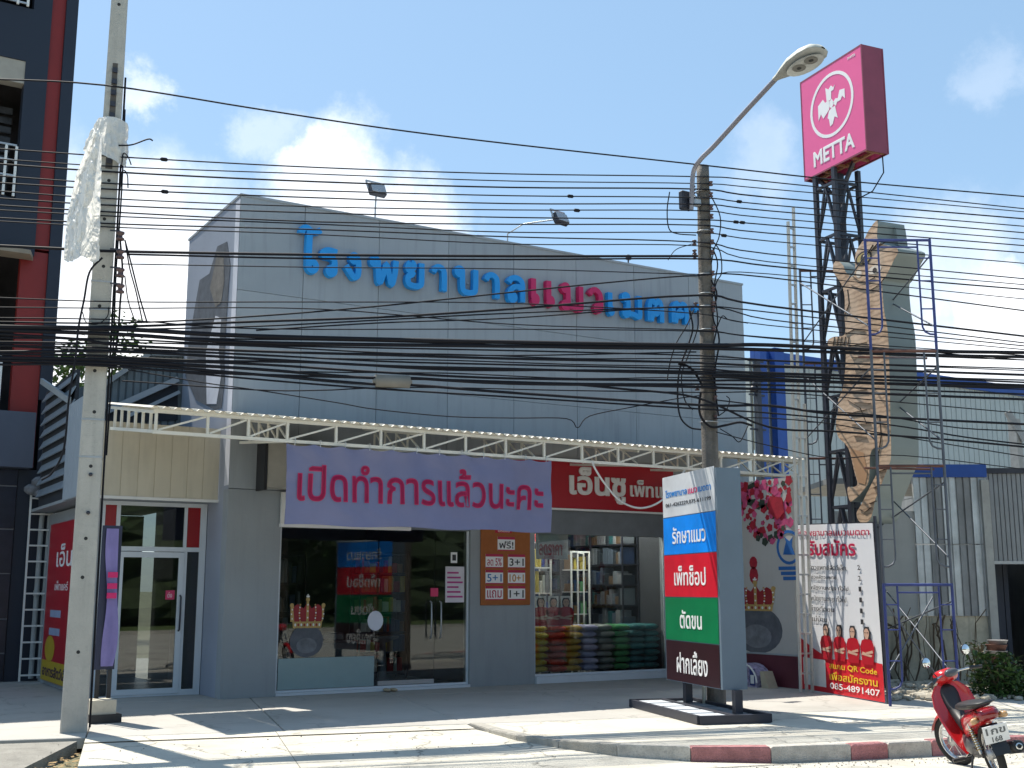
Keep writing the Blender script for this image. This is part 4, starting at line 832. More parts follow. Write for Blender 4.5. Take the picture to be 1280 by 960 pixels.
b = MB(); b.bev(2.51, 2.68, YB-.075, YB-.031, 1.62, 1.88, .01); b.use(M_txtblack); b.box(2.565, 2.63, YB-.08, YB-.0755, 1.68, 1.82); b.build('wall_switch_box', M_white, db)
b = MB(); b.use(mat('logo_grey', (.25, .25, .28), .5)); text(b, MATS['logo_grey'], 'W', V(2.72, YB-.034, 2.80), V(1, 0, 0), ZU, w=.28, h=.22, depth=.004, bold=.01, Nn=V(0, -1, 0)); b.box(2.67, 3.07, YB-.038, YB-.0315, 2.73, 2.77); b.box(2.72, 3.02, YB-.038, YB-.0315, 2.64, 2.67); b.build('wall_logo', None, db)
# drainpipes
for k, xx in enumerate((3.88, 4.02)):
    b = MB(); b.tube([V(xx, YB-.1, .05), V(xx, YB-.1, 2.9), V(xx+.03, YB-.06, 3.1), V(xx+.03, YB-.06, 3.6)], .045, 10); b.tube([V(xx, YB-.1, 1.5), V(xx, YB-.1, 1.6)], .055, 10); b.build('drainpipe', mat('pipe_grey', (.36, .38, .38), .6), None, label='%s grey drainpipe behind the pale ladder at the dark building corner' % ('left' if k == 0 else 'right'), cat='pipe', group='drainpipes at the navy building corner')
ld = thing('pale_ladder', 'pale metal ladder standing upright against the navy building corner', 'ladder', (3.3, YB-.3, 0))
lx0, lx1 = 3.66, 4.18
for xx, n in ((lx0, 0), (lx1, 1)): MB().beam(V(xx, YB-.28, .02), V(xx, YB-.16, 3.35), .045, .03).build('rail', M_white, ld)
for k in range(12):
    z = .12+k*.285; MB().beam(V(lx0+.02, YB-.28+.12*z/3.2, z), V(lx1-.02, YB-.28+.12*z/3.2, z), .03).build('rung', M_white, ld)
b = MB()
for i in range(14): b.ell(V(3.98+random.uniform(-.3, .3), YB-.3+random.uniform(-.1, .1), 3.5+random.uniform(-.18, .15)), random.uniform(.1, .2), .12, random.uniform(.05, .12), 8, 5)
b.build('cloth_bundle', mat('rag_grey', (.16, .165, .18), .9, var=.4, scale=8), None, label='crumpled grey cloth bundle wedged above the pale ladder', cat='cloth')
# ------------------------------------------------------------------ pylon sign in front of the shop
KD = V(-.282, -.9594, 0).normalized(); KP = gz(852, 885); KN = V(.9594, -.282, 0).normalized()   # KD towards the camera; KN into its thickness
def kp(a, n, z): return V(KP.x, KP.y, 0)+KD*a+KN*n+V(0, 0, z)
ks = thing('pylon_sign', 'free-standing four-colour pylon sign on black legs in front of the shop', 'sign', kp(.9, .1, 0))
KW = 1.80; KT = .34; a0 = -.22; a1 = a0+KW+.02; z0, z1 = .37, 3.17
def kbox(a, b, n0, n1, za, zb, m, name, parent=ks):
    q = MB(); q.hexa([kp(a, n0, za), kp(b, n0, za), kp(b, n1, za), kp(a, n1, za), kp(a, n0, zb), kp(b, n0, zb), kp(b, n1, zb), kp(a, n1, zb)]); return q.build(name, m, parent)
kbox(a0, a1, -.12, KT-.12, z0, z1, mat('blue_grey_composite', (.13, .175, .22), .45, var=.05, scale=2), 'cabinet')
def kface(side):
    n0 = -.126 if side < 0 else KT-.12+.001; n1 = -.1201 if side < 0 else KT-.12+.006
    bands = [(2.53, 3.12, mat('band_pale_grey', (.62, .64, .66), .35)), (1.84, 2.525, mat('band_blue', (.005, .25, .85), .35)), (1.14, 1.835, mat('band_red', (.62, .012, .03), .35)), (.80-.02+.0, 1.135, None)]
    hs = [(2.47, 3.13, 'band_pale_grey'), (1.80, 2.455, 'band_blue'), (1.17, 1.785, 'band_red')]
    ms = [(2.51, 3.12, MATS['band_pale_grey']), (1.83, 2.495, MATS['band_blue']), (1.235, 1.815, MATS['band_red']), (.775, 1.22, None)]
    zz = [3.12, 2.42, 1.76, 1.08 if False else 1.10, .42]
    zz = [3.12, 2.41, 1.745, 1.085, .42]
    mm = [MATS['band_pale_grey'], MATS['band_blue'], MATS['band_red'], mat('band_green', (.003, .17, .06), .35), mat('band_maroon', (.03, .009, .012), .35)]
    zz = [3.12, 2.52, 1.87, 1.31, .80, .42]
    zz = [kz(y) for y in (592, 645, 693, 746.5, 801, 852)]
    for i in range(5): kbox(a0+.02, a1-.06, n0, n1, zz[i+1]+.006, zz[i]-.006, mm[i], 'colour_band')
    Pn = -.128 if side < 0 else KT-.12+.008
    U = KD if side < 0 else -KD; st = a0 if side < 0 else a1; sg = 1 if side < 0 else -1
    nn = -KN if side < 0 else KN
    for i, (s_, fr, h_) in enumerate([('รักษาแมว', .19, .44), ('เพ็ทช็อป', .21, .46), ('ตัดขน', .30, .42), ('ฝากเลี้ยง', .22, .56)]):
        hh = zz[i+1]-zz[i+2]; b = MB(); text(b, M_txtwhite, s_, kp(st+sg*KW*fr, Pn, zz[i+2]+hh*(1-h_)/2), U, ZU, w=KW*(1-2*fr), h=hh*h_, depth=.004, bold=.012, Nn=nn); b.build('band_lettering', None, ks)
    hh = zz[0]-zz[1]
    b = MB(); x_ = st+sg*KW*.07
    text(b, mat('letter_blue_small', (.02, .22, .6), .5), 'โรงพยาบาล', kp(x_, Pn, zz[1]+hh*.48), U, ZU, w=KW*.42, h=hh*.18, depth=.003, bold=.02, Nn=nn)
    text(b, M_pink, 'แมว', kp(x_+sg*KW*.44, Pn, zz[1]+hh*.48), U, ZU, w=KW*.17, h=hh*.12, depth=.003, bold=.015, Nn=nn)
    text(b, MATS['letter_blue_small'], 'เมตตา', kp(x_+sg*KW*.63, Pn, zz[1]+hh*.48), U, ZU, w=KW*.22, h=hh*.12, depth=.003, bold=.02, Nn=nn)
    text(b, M_txtblack, '061-4262229,075-611199', kp(x_, Pn, zz[1]+hh*.24), U, ZU, w=KW*.85, h=hh*.10, depth=.003, bold=.0, Nn=nn); b.build('small_lettering', None, ks)
def kz(y): p = vp(KP-KN*.12, KD, 850, y); return p.z
kface(-1); kface(1)
for aa in (.06, 1.60): kbox(aa, aa+.10, -.0, .10, .085, z0-.001, M_iron, 'leg')
# ballast tray
TA0, TA1, TN0, TN1 = -.32, 1.98, -.62, .32
for (p, q) in (((TA0, TN0), (TA1, TN0)), ((TA0, TN1), (TA1, TN1)), ((TA0, TN0), (TA0, TN1)), ((TA1, TN0), (TA1, TN1)), ((TA0, -.15), (TA1, -.15))):
    MB().beam(kp(p[0], p[1], .055), kp(q[0], q[1], .055), .06, .10).build('tray_bar', M_iron, ks)
for k in range(4): MB().beam(kp(TA0+.46+k*.46, TN0+.03, .04), kp(TA0+.46+k*.46, TN1-.03, .04), .05, .05).build('tray_bar', M_iron, ks)
for k in range(5): kbox(TA0+.05+k*.46, TA0+.42+k*.46, TN0+.05, -.19, .04, .09, mat('ballast_white_tile', (.55, .58, .62), .5), 'ballast_tile'); kbox(TA0+.05+k*.46, TA0+.42+k*.46, -.11, TN1-.05, .035, .07, mat('ballast_grey_tile', (.22, .25, .28), .6), 'ballast_tile')

# ------------------------------------------------------------------ narrow flag stand by the left pole
fg = thing('flag_stand', 'narrow violet flag on a dark board stand beside the pale concrete pole', 'sign', (3.72, 15.6, 0))
b = MB(); FP = gz(121, 893); FQ = gz(146, 905)
def fb(x0, x1, z0, z1, y, t, m, name): return MB().box(x0, x1, y, y+t, z0, z1).build(name, m, fg)
fx = gz(112, 900).x; 
FY = 15.55; fL = py(112, 800, FY).x; fR = py(147, 800, FY).x
fb(fL, fR+.02, .0, .10, FY-.35, .5, M_black, 'base_box'); fb(fL, fR-.04, .101, .27, FY-.30, .34, mat('cream_block', (.55, .50, .40), .8, dirt=.3), 'base_block')
fb(fL+.08, fR-.02, .62, 2.42, FY, .03, mat('dark_stand_board', (.02, .025, .06), .5), 'board')
fb(fL+.10, fL+.15, .271, .62, FY, .03, M_black, 'leg'); fb(fR-.10, fR-.05, .101, .62, FY-.02, .03, M_black, 'leg')
b = MB(); n = 26; vs = []; fs = []
for i in range(n+1):
    t = i/n; z = .66+t*1.72; w_ = .15+.04*math.sin(t*8)*(1-t); cx = (fL+fR)/2+.05+.025*math.sin(t*5)
    for j in range(5): a = j/4-.5; vs.append(V(cx+a*w_, FY-.03-.025*math.cos(a*9+t*9)*(1-t*.6), z))
for i in range(n):
    for j in range(4): k = i*5+j; fs.append((k, k+1, k+6, k+5))
b.add(vs, fs, True); b.build('violet_flag', mat('violet_flag_cloth', (.22, .19, .42), .8), fg, keepn=True)
b = MB().use(M_pink); cx = (fL+fR)/2+.05
for z in (1.62, 1.76, 1.50): b.box(cx-.06, cx+.06, FY-.072, FY-.066, z, z+.07)
b.build('flag_print', None, fg)
b = MB().tube([V(fL+.02, FY+.04, .27), V(fL+.02, FY+.04, 2.5)], .012, 6); b.build('pole', M_white, fg)

# ------------------------------------------------------------------ recruiting banner on the right
BA = gz(1003, 862); BB = gz(1107, 880); BD = (BB-BA); BD.z = 0; BWD = BD.length; BD.normalize(); BN = V(BD.y, -BD.x, 0)
if BN.x > 0: BN = -BN
def bp(a, z, o=0): return V(BA.x, BA.y, 0)+BD*(a*BWD)+V(0, 0, .02+z)-BD*(.10*z/2.6*a)+BN*o
qb = thing('recruiting_banner', 'tall white and red recruiting banner leaning by the tall pale ladder', 'banner', bp(.5, 0))
HB = 2.58; hL, hR = 2.66, 2.56
vs = []; fs = []; n = 14
def bq(a, c, o=0): z = c*(hL+(hR-hL)*a); return bp(a, z, o+.004*math.sin(a*9+c*3))
for i in range(n+1):
    for j in range(n+1): vs.append(bq(i/n, j/n))
for i in range(n):
    for j in range(n): k = i*(n+1)+j; fs.append((k, k+n+1, k+n+2, k+1))
b = MB(); b.add(vs, fs, True); b.build('banner_sheet', mat('banner_white', (.70, .70, .72), .5, var=.02), qb, keepn=True)
def bpoly(b, m, pts, o=.008): b.use(m); k = len(pts); P = [bq(p[0], p[1], o) for p in pts]; b.add(P, [tuple(range(k))])
b = MB(); mrd = mat('banner_red', (.60, .012, .025), .5)
for i in range(10):
    f = lambda a: .205+(.0 if a > .4 else (.4-a)*.26)-.012*math.sin(a*6)
    bpoly(b, mrd, [(i/10, 0), ((i+1)/10, 0), ((i+1)/10, f((i+1)/10)), (i/10, f(i/10))], .006)
bpoly(b, M_white, [(.04, .03), (.33, .03), (.33, .19), (.04, .19)], .012); b.build('red_foot_print', None, qb, keepn=True)
def btext(m, s, a0_, c0, w_, h_, bold=.02):
    b = MB(); text(b, m, s, bq(a0_, c0, .014), (bq(min(1, a0_+w_), c0, .014)-bq(a0_, c0, .014)).normalized(), ZU, w=w_*BWD, h=h_*HB, depth=.003, bold=bold, Nn=BN); return b.build('banner_lettering', None, qb)
mcr = mat('print_crimson', (.45, .01, .06), .5)
btext(mcr, 'โรงพยาบาลแมวเมตตา', .03, .93, .90, .045, .008); btext(mcr, 'รับสมัคร', .17, .81, .60, .10, .022)
rows = [('สัตวแพทย์สัตว์เล็ก', .60, '2'), ('ผู้ช่วยสัตวแพทย์', .45, '2'), ('พนักงานหญิง ทั่วไป', .62, '1'), ('พนักงานชาย ทั่วไป', .58, '1'), ('ช่างตัดขน', .38, '1'), ('แม่บ้าน', .26, '1')]
for i, (s_, w_, n_) in enumerate(rows): btext(M_txtblack, s_, .17, .725-.062*i, w_*.8, .034, .0); btext(M_txtblack, n_, .80, .73-.062*i, .028, .028, .005)
my = mat('print_yellow', (.75, .50, .03), .5)
btext(my, 'สแกน QR Code', .38, .140, .56, .038, .01); btext(my, 'เพื่อสมัครงาน', .38, .080, .56, .05, .015); btext(M_txtwhite, '085-4891407', .38, .028, .58, .036, .008)
for k in range(4):
    b = MB(); staff(b, bq(.36+.165*k, .195, .016), BD, ZU, .56, BN, .0); b.build('staff_print', None, qb)
for aa in (-.012, 1.012): MB().beam(bp(aa, -.02, -.03), bp(aa, 2.66, -.03), .035).build('banner_pole', M_iron, qb)
MB().beam(bp(0, 2.66, -.03), bp(1, 2.56, -.03), .03).build('banner_pole', M_iron, qb)

# ------------------------------------------------------------------ lattice tower with the square sign
TD = V(-.14, -.99, 0).normalized(); TX = V(.99, -.14, 0).normalized(); TP = fd(1057, 450, 20.0); TP.z = 0
def tp(a, n, z): return TP+TD*a+TX*n+V(0, 0, z)
tw = thing('lattice_sign_tower', 'black lattice steel tower carrying the square pink sign behind the climbing cat cut-out', 'tower', tp(0, 0, 0))
hw = .26; ZT = (vp(TP-TX*.25, TD, 1003, 228).z+vp(TP-TX*.25, TD, 1080, 190).z)/2-.012
cor = [(-hw, -hw), (hw, -hw), (hw, hw), (-hw, hw)]
for (a, n) in cor: MB().beam(tp(a, n, 0), tp(a, n, ZT), .075).build('corner_post', M_iron, tw)
MB().beam(tp(0, .05, 0), tp(0, .05, ZT), .13).build('centre_post', M_iron, tw)
H_ = .95; lv = int(ZT/H_)
for k in range(lv+1):
    z = .15+k*H_
    for i in range(4):
        p, q = cor[i], cor[(i+1) % 4]
        if z < ZT: MB().beam(tp(*p, z), tp(*q, z), .045).build('strut', M_iron, tw)
        if k < lv and z+H_ < ZT+.2:
            m_ = ((p[0]+q[0])/2, (p[1]+q[1])/2)
            MB().beam(tp(*p, z), tp(*m_, min(z+H_, ZT)), .035).build('brace', M_iron, tw); MB().beam(tp(*q, z), tp(*m_, min(z+H_, ZT)), .035).build('brace', M_iron, tw)
SC0 = vp(TP, TD, 1003, 150); 
def sgn_at(x, y, n=0): P = vp(TP-TX*.25, TD, x, y); return P
s0 = sgn_at(1003, 164); s1 = sgn_at(1080, 122); aL = (s0-TP).dot(TD); aR = (s1-TP).dot(TD)
zb_, zt2 = sgn_at(1003, 228).z, sgn_at(1003, 100).z; zb_ = (zb_+sgn_at(1080, 190).z)/2; zt2 = (zt2+sgn_at(1080, 54).z)/2
ms = thing('square_pink_sign', 'square pink box sign with white ring emblem on top of the lattice tower', 'sign', tp((aL+aR)/2, 0, zb_))
def tbox(a, b, n0, n1, za, zb, m, name, parent):
    q = MB(); q.hexa([tp(a, n0, za), tp(b, n0, za), tp(b, n1, za), tp(a, n1, za), tp(a, n0, zb), tp(b, n0, zb), tp(b, n1, zb), tp(a, n1, zb)]); return q.build(name, m, parent)
M_side2 = mat('sign_side_maroon', (.24, .045, .08), .5, var=.12, scale=2)
n0 = -.25; n1 = .22
tbox(aL, aR, n0, n0+.01, zb_+.03, zt2-.03, mat('sign_face_pink', (.80, .12, .30), .35, var=.03), 'sign_face', ms)
tbox(aL, aR, n1-.01, n1, zb_+.03, zt2-.03, MATS['sign_face_pink'], 'sign_face', ms)
tbox(aR-.012, aR, n0+.0105, n1-.0105, zb_, zt2, M_side2, 'side_panel', ms); tbox(aL, aL+.012, n0+.0105, n1-.0105, zb_, zt2, M_side2, 'side_panel', ms); tbox(aL+.0125, aR-.0125, n0+.0105, n1-.0105, zt2-.012, zt2, M_side2, 'top_panel', ms)
for z in (zb_, zt2-.03):
    for n_ in (n0, n1-.012): tbox(aL-.005, aR+.005, n_-.004, n_+.016, z, z+.0295, M_side2, 'edge_trim', ms)
for a_ in (aL-.006, aR-.018):
    for n_ in (n0, n1-.012): tbox(a_, a_+.024, n_-.005, n_+.017, zb_+.03, zt2-.0305, M_side2, 'edge_trim', ms)
for k in range(5):
    a_ = aL+.1+(aR-aL-.2)*k/4; MB().beam(tp(a_, n0+.03, zb_+.04), tp(a_, n1-.03, zb_+.04), .04).build('inner_frame_bar', mat('rusty_frame', (.28, .12, .06), .7, var=.3), ms)
MB().beam(tp(aL+.05, 0, zb_+.05), tp(aR-.05, 0, zb_+.05), .05).build('inner_frame_bar', MATS['rusty_frame'], ms)
for a_ in (-.3, .3): MB().beam(tp(a_*.6, 0, ZT-.3), tp(a_*1.6, 0, zb_+.06), .06).build('inner_frame_bar', M_iron, ms)
W_ = aR-aL; Hs = zt2-zb_; ac = (aL+aR)/2; zc = zb_+Hs*.60; rr_ = min(W_, Hs)*.35
b = MB().use(M_txtwhite); n = 40
for i in range(n):
    A0, A1 = 2*math.pi*i/n, 2*math.pi*(i+1)/n
    b.prism([tp(ac+math.cos(A)*r*1.0, n0-.001, zc+math.sin(A)*r*1.0) for A, r in ((A0, rr_*.90), (A1, rr_*.90), (A1, rr_), (A0, rr_))], -TX*.004)
b.build('ring', None, ms)
b = MB().use(M_txtwhite); s_ = rr_
def lp(pts): b.prism([tp(ac+x*s_, n0-.001, zc+y*s_) for x, y in pts], -TX*.004)
lp([(-.2, .12), (-.24, .62), (-.1, .52), (.02, .60), (.12, .5), (.2, .56), (.12, .42), (.02, .42), (0, .18)])            # head up
lp([(.06, .02), (.2, .12), (.3, .08), (.4, .3), (.62, .26), (.62, -.05), (.5, .08), (.42, -.02), (.26, -.02), (.2, -.12)])  # head right
lp([(-.06, .1), (-.12, .2), (-.28, .16), (-.38, .3), (-.62, .18), (-.62, -.28), (-.5, -.12), (-.4, -.3), (-.24, -.2), (-.12, -.12)])
lp([(-.02, -.12), (.16, -.1), (.2, -.3), (.26, -.52), (.12, -.42), (.02, -.62), (-.1, -.66), (-.14, -.42), (-.2, -.36), (-.12, -.16)])
lp([(-.1, .1), (.02, .18), (.12, .02), (.02, -.12), (-.08, -.06)]); b.build('emblem', None, ms)
b = MB(); text(b, M_txtwhite, 'METTA', tp(ac-W_*.33, n0-.002, zb_+Hs*.085), TD, ZU, w=W_*.66, h=Hs*.15, depth=.006, bold=.03, Nn=-TX); b.build('lettering', None, ms)
b = MB(); text(b, M_txtwhite, 'metta', tp(aR-.36, n0-.002, zt2-.14), TD, ZU, w=.2, h=.05, depth=.004, bold=0, Nn=-TX); b.build('small_lettering', None, ms)
b = MB(); b.tube([tp(aR-.1, n1-.05, zb_), tp(aR-.15, n1, zb_-.28), tp(aR-.45, n1, zb_-.52), tp(.25, .2, zb_-.55)], .012, 5); b.build('cable', M_wire, ms)

# ------------------------------------------------------------------ climbing cat: a thick printed cut-out
def cat_mat():
    m = mat('tabby_fur_print', (.52, .35, .225), .65, var=.25, scale=5); nt = m.node_tree; N = nt.nodes; L = nt.links; b_ = N['Principled BSDF']
    geo = N.new('ShaderNodeNewGeometry'); mp = N.new('ShaderNodeMapping'); mp.inputs['Scale'].default_value = (1, 1.3, 1.5); L.new(geo.outputs['Position'], mp.inputs[0])
    wv = N.new('ShaderNodeTexWave'); wv.bands_direction = 'Z'; wv.inputs['Scale'].default_value = 2.6; wv.inputs['Distortion'].default_value = 5; wv.inputs['Detail'].default_value = 4; wv.inputs['Detail Scale'].default_value = 1.6; L.new(mp.outputs[0], wv.inputs[0])
    r = N.new('ShaderNodeMapRange'); r.inputs[1].default_value = .08; r.inputs[2].default_value = .50; r.inputs[3].default_value = .55; r.inputs[4].default_value = 0; L.new(wv.outputs['Fac'], r.inputs[0])
    src = b_.inputs['Base Color'].links[0].from_socket; mx = N.new('ShaderNodeMixRGB'); mx.inputs[2].default_value = (.19, .105, .06, 1); L.new(r.outputs[0], mx.inputs[0]); L.new(src, mx.inputs[1])
    n4 = N.new('ShaderNodeTexNoise'); n4.inputs['Scale'].default_value = 1.4; n4.inputs['Detail'].default_value = 4; L.new(geo.outputs['Position'], n4.inputs['Vector']); r2 = N.new('ShaderNodeMapRange'); r2.inputs[1].default_value = .42; r2.inputs[2].default_value = .75; r2.inputs[4].default_value = .6; L.new(n4.outputs['Fac'], r2.inputs[0])
    m2 = N.new('ShaderNodeMixRGB'); m2.inputs[2].default_value = (.68, .53, .40, 1); L.new(r2.outputs[0], m2.inputs[0]); L.new(mx.outputs[0], m2.inputs[1]); L.new(m2.outputs[0], b_.inputs['Base Color']); return m
M_tab = cat_mat(); M_cside = mat('cutout_grey_side', (.235, .27, .26), .5, var=.05, scale=1.5)
CP = fd(1078, 480, 19.0); CP.z = 0
def cq(x, y, o=0): P = vp(CP, TD, x, y); return P-TX*o
body = [(1097, 276), (1098, 302), (1122, 311), (1117, 326), (1107, 346), (1103, 354), (1105, 386), (1110, 416), (1112, 466), (1113, 520), (1114, 568), (1111, 582), (1105, 597), (1098, 615), (1094, 625), (1091, 640), (1087, 650), (1079, 654), (1073, 650), (1071, 641), (1076, 632), (1084, 616), (1091, 602),
        (1098, 587), (1099, 566), (1093, 560), (1088, 568), (1087, 590), (1085, 604), (1079, 613), (1073, 620), (1067, 625), (1063, 627), (1060, 618), (1060, 609), (1066, 609), (1072, 605), (1068, 589), (1062, 564), (1056, 554), (1048, 546), (1045, 530), (1048, 512), (1048, 500), (1053, 488), (1056, 470), (1057, 437),
        (1048, 432), (1037, 434), (1035, 426), (1042, 421), (1056, 418), (1056, 396), (1056, 372), (1053, 358), (1048, 349), (1042, 340), (1042, 330), (1047, 326), (1054, 332), (1058, 341), (1066, 346), (1069, 338), (1069, 322), (1072, 311), (1081, 298), (1086, 288)]
ct = thing('climbing_cat_cutout', 'giant tabby cat cut-out with thick grey edge climbing the lattice tower', 'sculpture', cq(1078, 640))
def closed(p, n=4):
    p = [Vector(q) for q in p]; o = []; m = len(p)
    for i in range(m):
        a, b_, c, d = p[i-1], p[i], p[(i+1) % m], p[(i+2) % m]
        for j in range(n): t = j/n; o.append(.5*((2*b_)+(c-a)*t+(2*a-5*b_+4*c-d)*t*t+(3*b_-a-3*c+d)*t**3))
    return o
P = closed([cq(x, y) for x, y in body])
b = MB(); b.use(M_cside); b.prism(P, TX*.56); b.build('grey_body', None, ct)
b = MB(); b.use(M_tab); b.prism([p-TX*.004 for p in P], TX*.0035); b.build('printed_face', None, ct)
b = MB(); b.use(M_cside); b.prism([p+TX*.33 for p in (cq(1084, 280), cq(1100, 281), cq(1103, 304), cq(1084, 300))], TX*.2); b.build('far_ear', None, ct)
b = MB()
M_eye = mat('eye_amber', (.45, .33, .12), .3); M_dk = mat('print_dark_brown', (.045, .028, .02), .6); M_pk = mat('print_light_fur', (.72, .62, .52), .6)
def cell(x, y, w_, h_, m, o): c_ = cq(x, y, o); b.use(m); b.prism([c_+TD*math.cos(2*math.pi*i/14)*w_+V(0, 0, 1)*math.sin(2*math.pi*i/14)*h_ for i in range(14)], -TX*.002)
cell(1080, 323, .21, .125, M_dk, .006); cell(1080, 323, .165, .095, M_eye, .010); cell(1080, 323, .07, .075, M_dk, .014); cell(1081.5, 320, .03, .02, M_pk, .018)
for pts_ in ([(1066, 345), (1074, 351), (1084, 352), (1094, 347)], [(1107, 346), (1100, 356), (1090, 362), (1078, 362), (1064, 356)], [(1057, 418), (1068, 412), (1082, 414)], [(1057, 437), (1072, 440), (1086, 436)], [(1060, 500), (1076, 510), (1084, 530)], [(1099, 566), (1102, 545), (1100, 520)], [(1056, 396), (1062, 380), (1060, 362)], [(1075, 636), (1082, 640), (1090, 634)]):
    b.use(M_dk); ss_ = [cq(x, y, .008) for x, y in pts_]
    for p_, q_ in zip(ss_, ss_[1:]): b.beam(p_, q_, .022, .004)
cell(1094, 337, .16, .07, M_pk, .006); cell(1074, 342, .07, .07, M_pk, .006); cell(1094, 338, .05, .045, M_dk, .012)
for k in range(4): b.use(M_dk); b.beam(cq(1085+4*k, 318-3*k, .008), cq(1092+5*k, 306-1*k, .008), .03, .004)
for k in range(9): y = 430+k*14; b.beam(cq(1062+3*(k % 3), y+3, .008), cq(1084+5*(k % 2), y-2+(k % 3)*3, .008), .035, .004)
for k in range(5): x = 1040+4.5*k; b.beam(cq(x+2, 432, .008), cq(x+4, 421, .008), .02, .004)
for k in range(3): y = 586+k*20; b.beam(cq(1098-k*5, y+4, .008), cq(1110-k*7, y, .008), .05, .004)
b.use(mat('print_tan_leg', (.42, .24, .13), .6)); b.prism([cq(1063, 560, .008), cq(1080, 566, .008), cq(1085, 590, .008), cq(1082, 606, .008), cq(1073, 603, .008)], -TX*.002)
b.use(M_txtwhite); b.prism([cq(1088, 569, -.56), cq(1098, 567, -.56), cq(1098, 586, -.56), cq(1089, 604, -.56)], -TX*.003)
b.build('printed_details', None, ct)

# ------------------------------------------------------------------ scaffolding frames
M_sb = mat('scaffold_blue', (.035, .05, .19), .5, var=.2, dirt=.3); M_sr = mat('scaffold_rusty', (.12, .05, .035), .7, var=.3, dirt=.3); M_sg = mat('scaffold_grey', (.10, .11, .13), .5, .3, var=.2)
def sframe(O, U, z, wd, m, label, h=1.70):
    t = thing('scaffold_frame', label, 'scaffold frame', O+V(0, 0, z), 'stacked scaffold frames')
    p = lambda a, c: O+U*a+V(0, 0, z+c)
    MB().tube([p(0, 0), p(0, h)], .021, 8).build('standard', m, t); MB().tube([p(wd, 0), p(wd, h)], .021, 8).build('standard', m, t)
    MB().tube([p(0, h-.022), p(wd, h-.022)], .021, 8).build('top_ledger', M_sr if m is M_sg else m, t)
    MB().tube([p(.19, h-.13), p(wd-.19, h-.13)], .014, 6).build('inner_ledger', m, t)
    for s in (0, 1):
        f = (lambda a: a) if s == 0 else (lambda a: wd-a)
        MB().tube([p(f(.19), h-.022), p(f(.19), .42), p(f(.185), .34), p(f(.15), .27), p(f(.08), .235), p(f(0), .23)], .015, 6).build('inner_post', m, t)
        for c in (.62, 1.05, 1.40): MB().tube([p(f(.0), c), p(f(.19), c)], .011, 6).build('ladder_rung', m, t)
    return t
SA = gz(1113, 883); SA.z = 0; SU = (RT*1.0).normalized(); wd = .97
SBp = fd(999, 320, 20.4); SBp.z = 0; SBv = SBp-SA
lab = ['lowest', 'second lowest', 'third', 'topmost']
for k in range(4):
    sframe(SA+V(0, 0, .0), SU, k*1.70+.0, wd, [M_sb, M_sg, M_sg, M_sb][k], '%s scaffold frame in the near stack right of the cat cut-out' % lab[k])
    sframe(SA+SBv, SU, k*1.70+.5, wd, [M_sg, M_sg, M_sg, M_sg][k], '%s scaffold frame in the far stack behind the tall pale ladder' % lab[k])
for k in range(4):
    for s in (0, 1):
        P0 = SA+SU*(wd*s); P1 = SA+SBv+SU*(wd*s)+V(0, 0, .5); z = k*1.7
        if k < 2 and s == 0: continue
        b = MB(); b.tube([P0+V(0, 0, z+.35), P1+V(0, 0, z+1.45)], .012, 6); b.tube([P0+V(0, 0, z+1.45), P1+V(0, 0, z+.35)], .012, 6)
        b.build('cross_brace', M_sg, None, label='%s crossing pair of thin braces on the %s side of the scaffold' % (lab[k], 'left' if s == 0 else 'right'), cat='brace', group='scaffold cross braces')
b = MB(); P0 = SA+SU*wd*.02+V(0, 0, .62); b.tube([SA+V(0, 0, 1.45), SA+SU*wd+V(0, 0, .35)+FW0*.8], .012, 6); b.tube([SA+V(0, 0, .45), SA+SU*wd+FW0*.8+V(0, 0, 1.5)], .012, 6); b.build('cross_brace', M_sg, None, label='crossed braces behind the blue bottom scaffold frame', cat='brace', group='scaffold cross braces')
for z, x0, x1 in ((5.05, .55, 1.6), (3.38, .5, 1.8)):
    b = MB(); o_ = SA+FW0*.3; b.tube([o_+SU*(-.1)+V(0, 0, z), o_+SU*.93+V(0, 0, z-.02)], .018, 6); b.build('loose_pole', M_sr, None, label='%s rusty horizontal pole tied across the cat cut-out' % ('upper' if z > 4 else 'lower'), cat='pole', group='rusty tie poles on the scaffold')
for s in (0, 1): b = MB(); b.tube([SA+SBv+SU*(wd*s), SA+SBv+SU*(wd*s)+V(0, 0, .5)], .015, 6); b.box(-.07, .07, -.07, .07, 0, .012, Matrix.Translation(SA+SBv+SU*(wd*s))); b.build('base_jack', M_sg, None, label='%s screw jack foot under the far scaffold stack' % ('left' if s == 0 else 'right'), cat='scaffold foot', group='scaffold feet')
# tall pale ladder, seen nearly edge on
lt = thing('tall_ladder', 'very tall thin pale extension ladder standing beside the white recruiting banner', 'ladder', gz(1003, 868))
LB = gz(1001, 866); LB.z = 0; LTp = fd(984.5, 258, 18.3)
lw_ = RT*.14; lf_ = FW0*.12
off = RT*.105+FW0*.05
for k, o_ in enumerate((V(0, 0, 0), off, off*2.0)):
    topz = LTp.z-(.0 if k else .25)-(3.2 if k == 2 else 0)
    f = 1.0
    q = lambda z: V(LB.x, LB.y, 0)+o_+(V(LTp.x, LTp.y, 0)-V(LB.x, LB.y, 0))*(z/LTp.z)+V(0, 0, z)
    MB().beam(q(0.01), q(topz), .045, .03).build('rail', M_white if False else mat('weathered_aluminium', (.50, .49, .45), .5, var=.12, dirt=.25), lt)
k = 0; z = .3
while z < LTp.z-.3:
    q = lambda z, o_: V(LB.x, LB.y, 0)+o_+(V(LTp.x, LTp.y, 0)-V(LB.x, LB.y, 0))*(z/LTp.z)+V(0, 0, z)
    MB().beam(q(z, V(0, 0, 0)), q(z, off*(2.0 if z < LTp.z-3.3 else 1)), .028).build('rung', M_steel, lt); z += .31

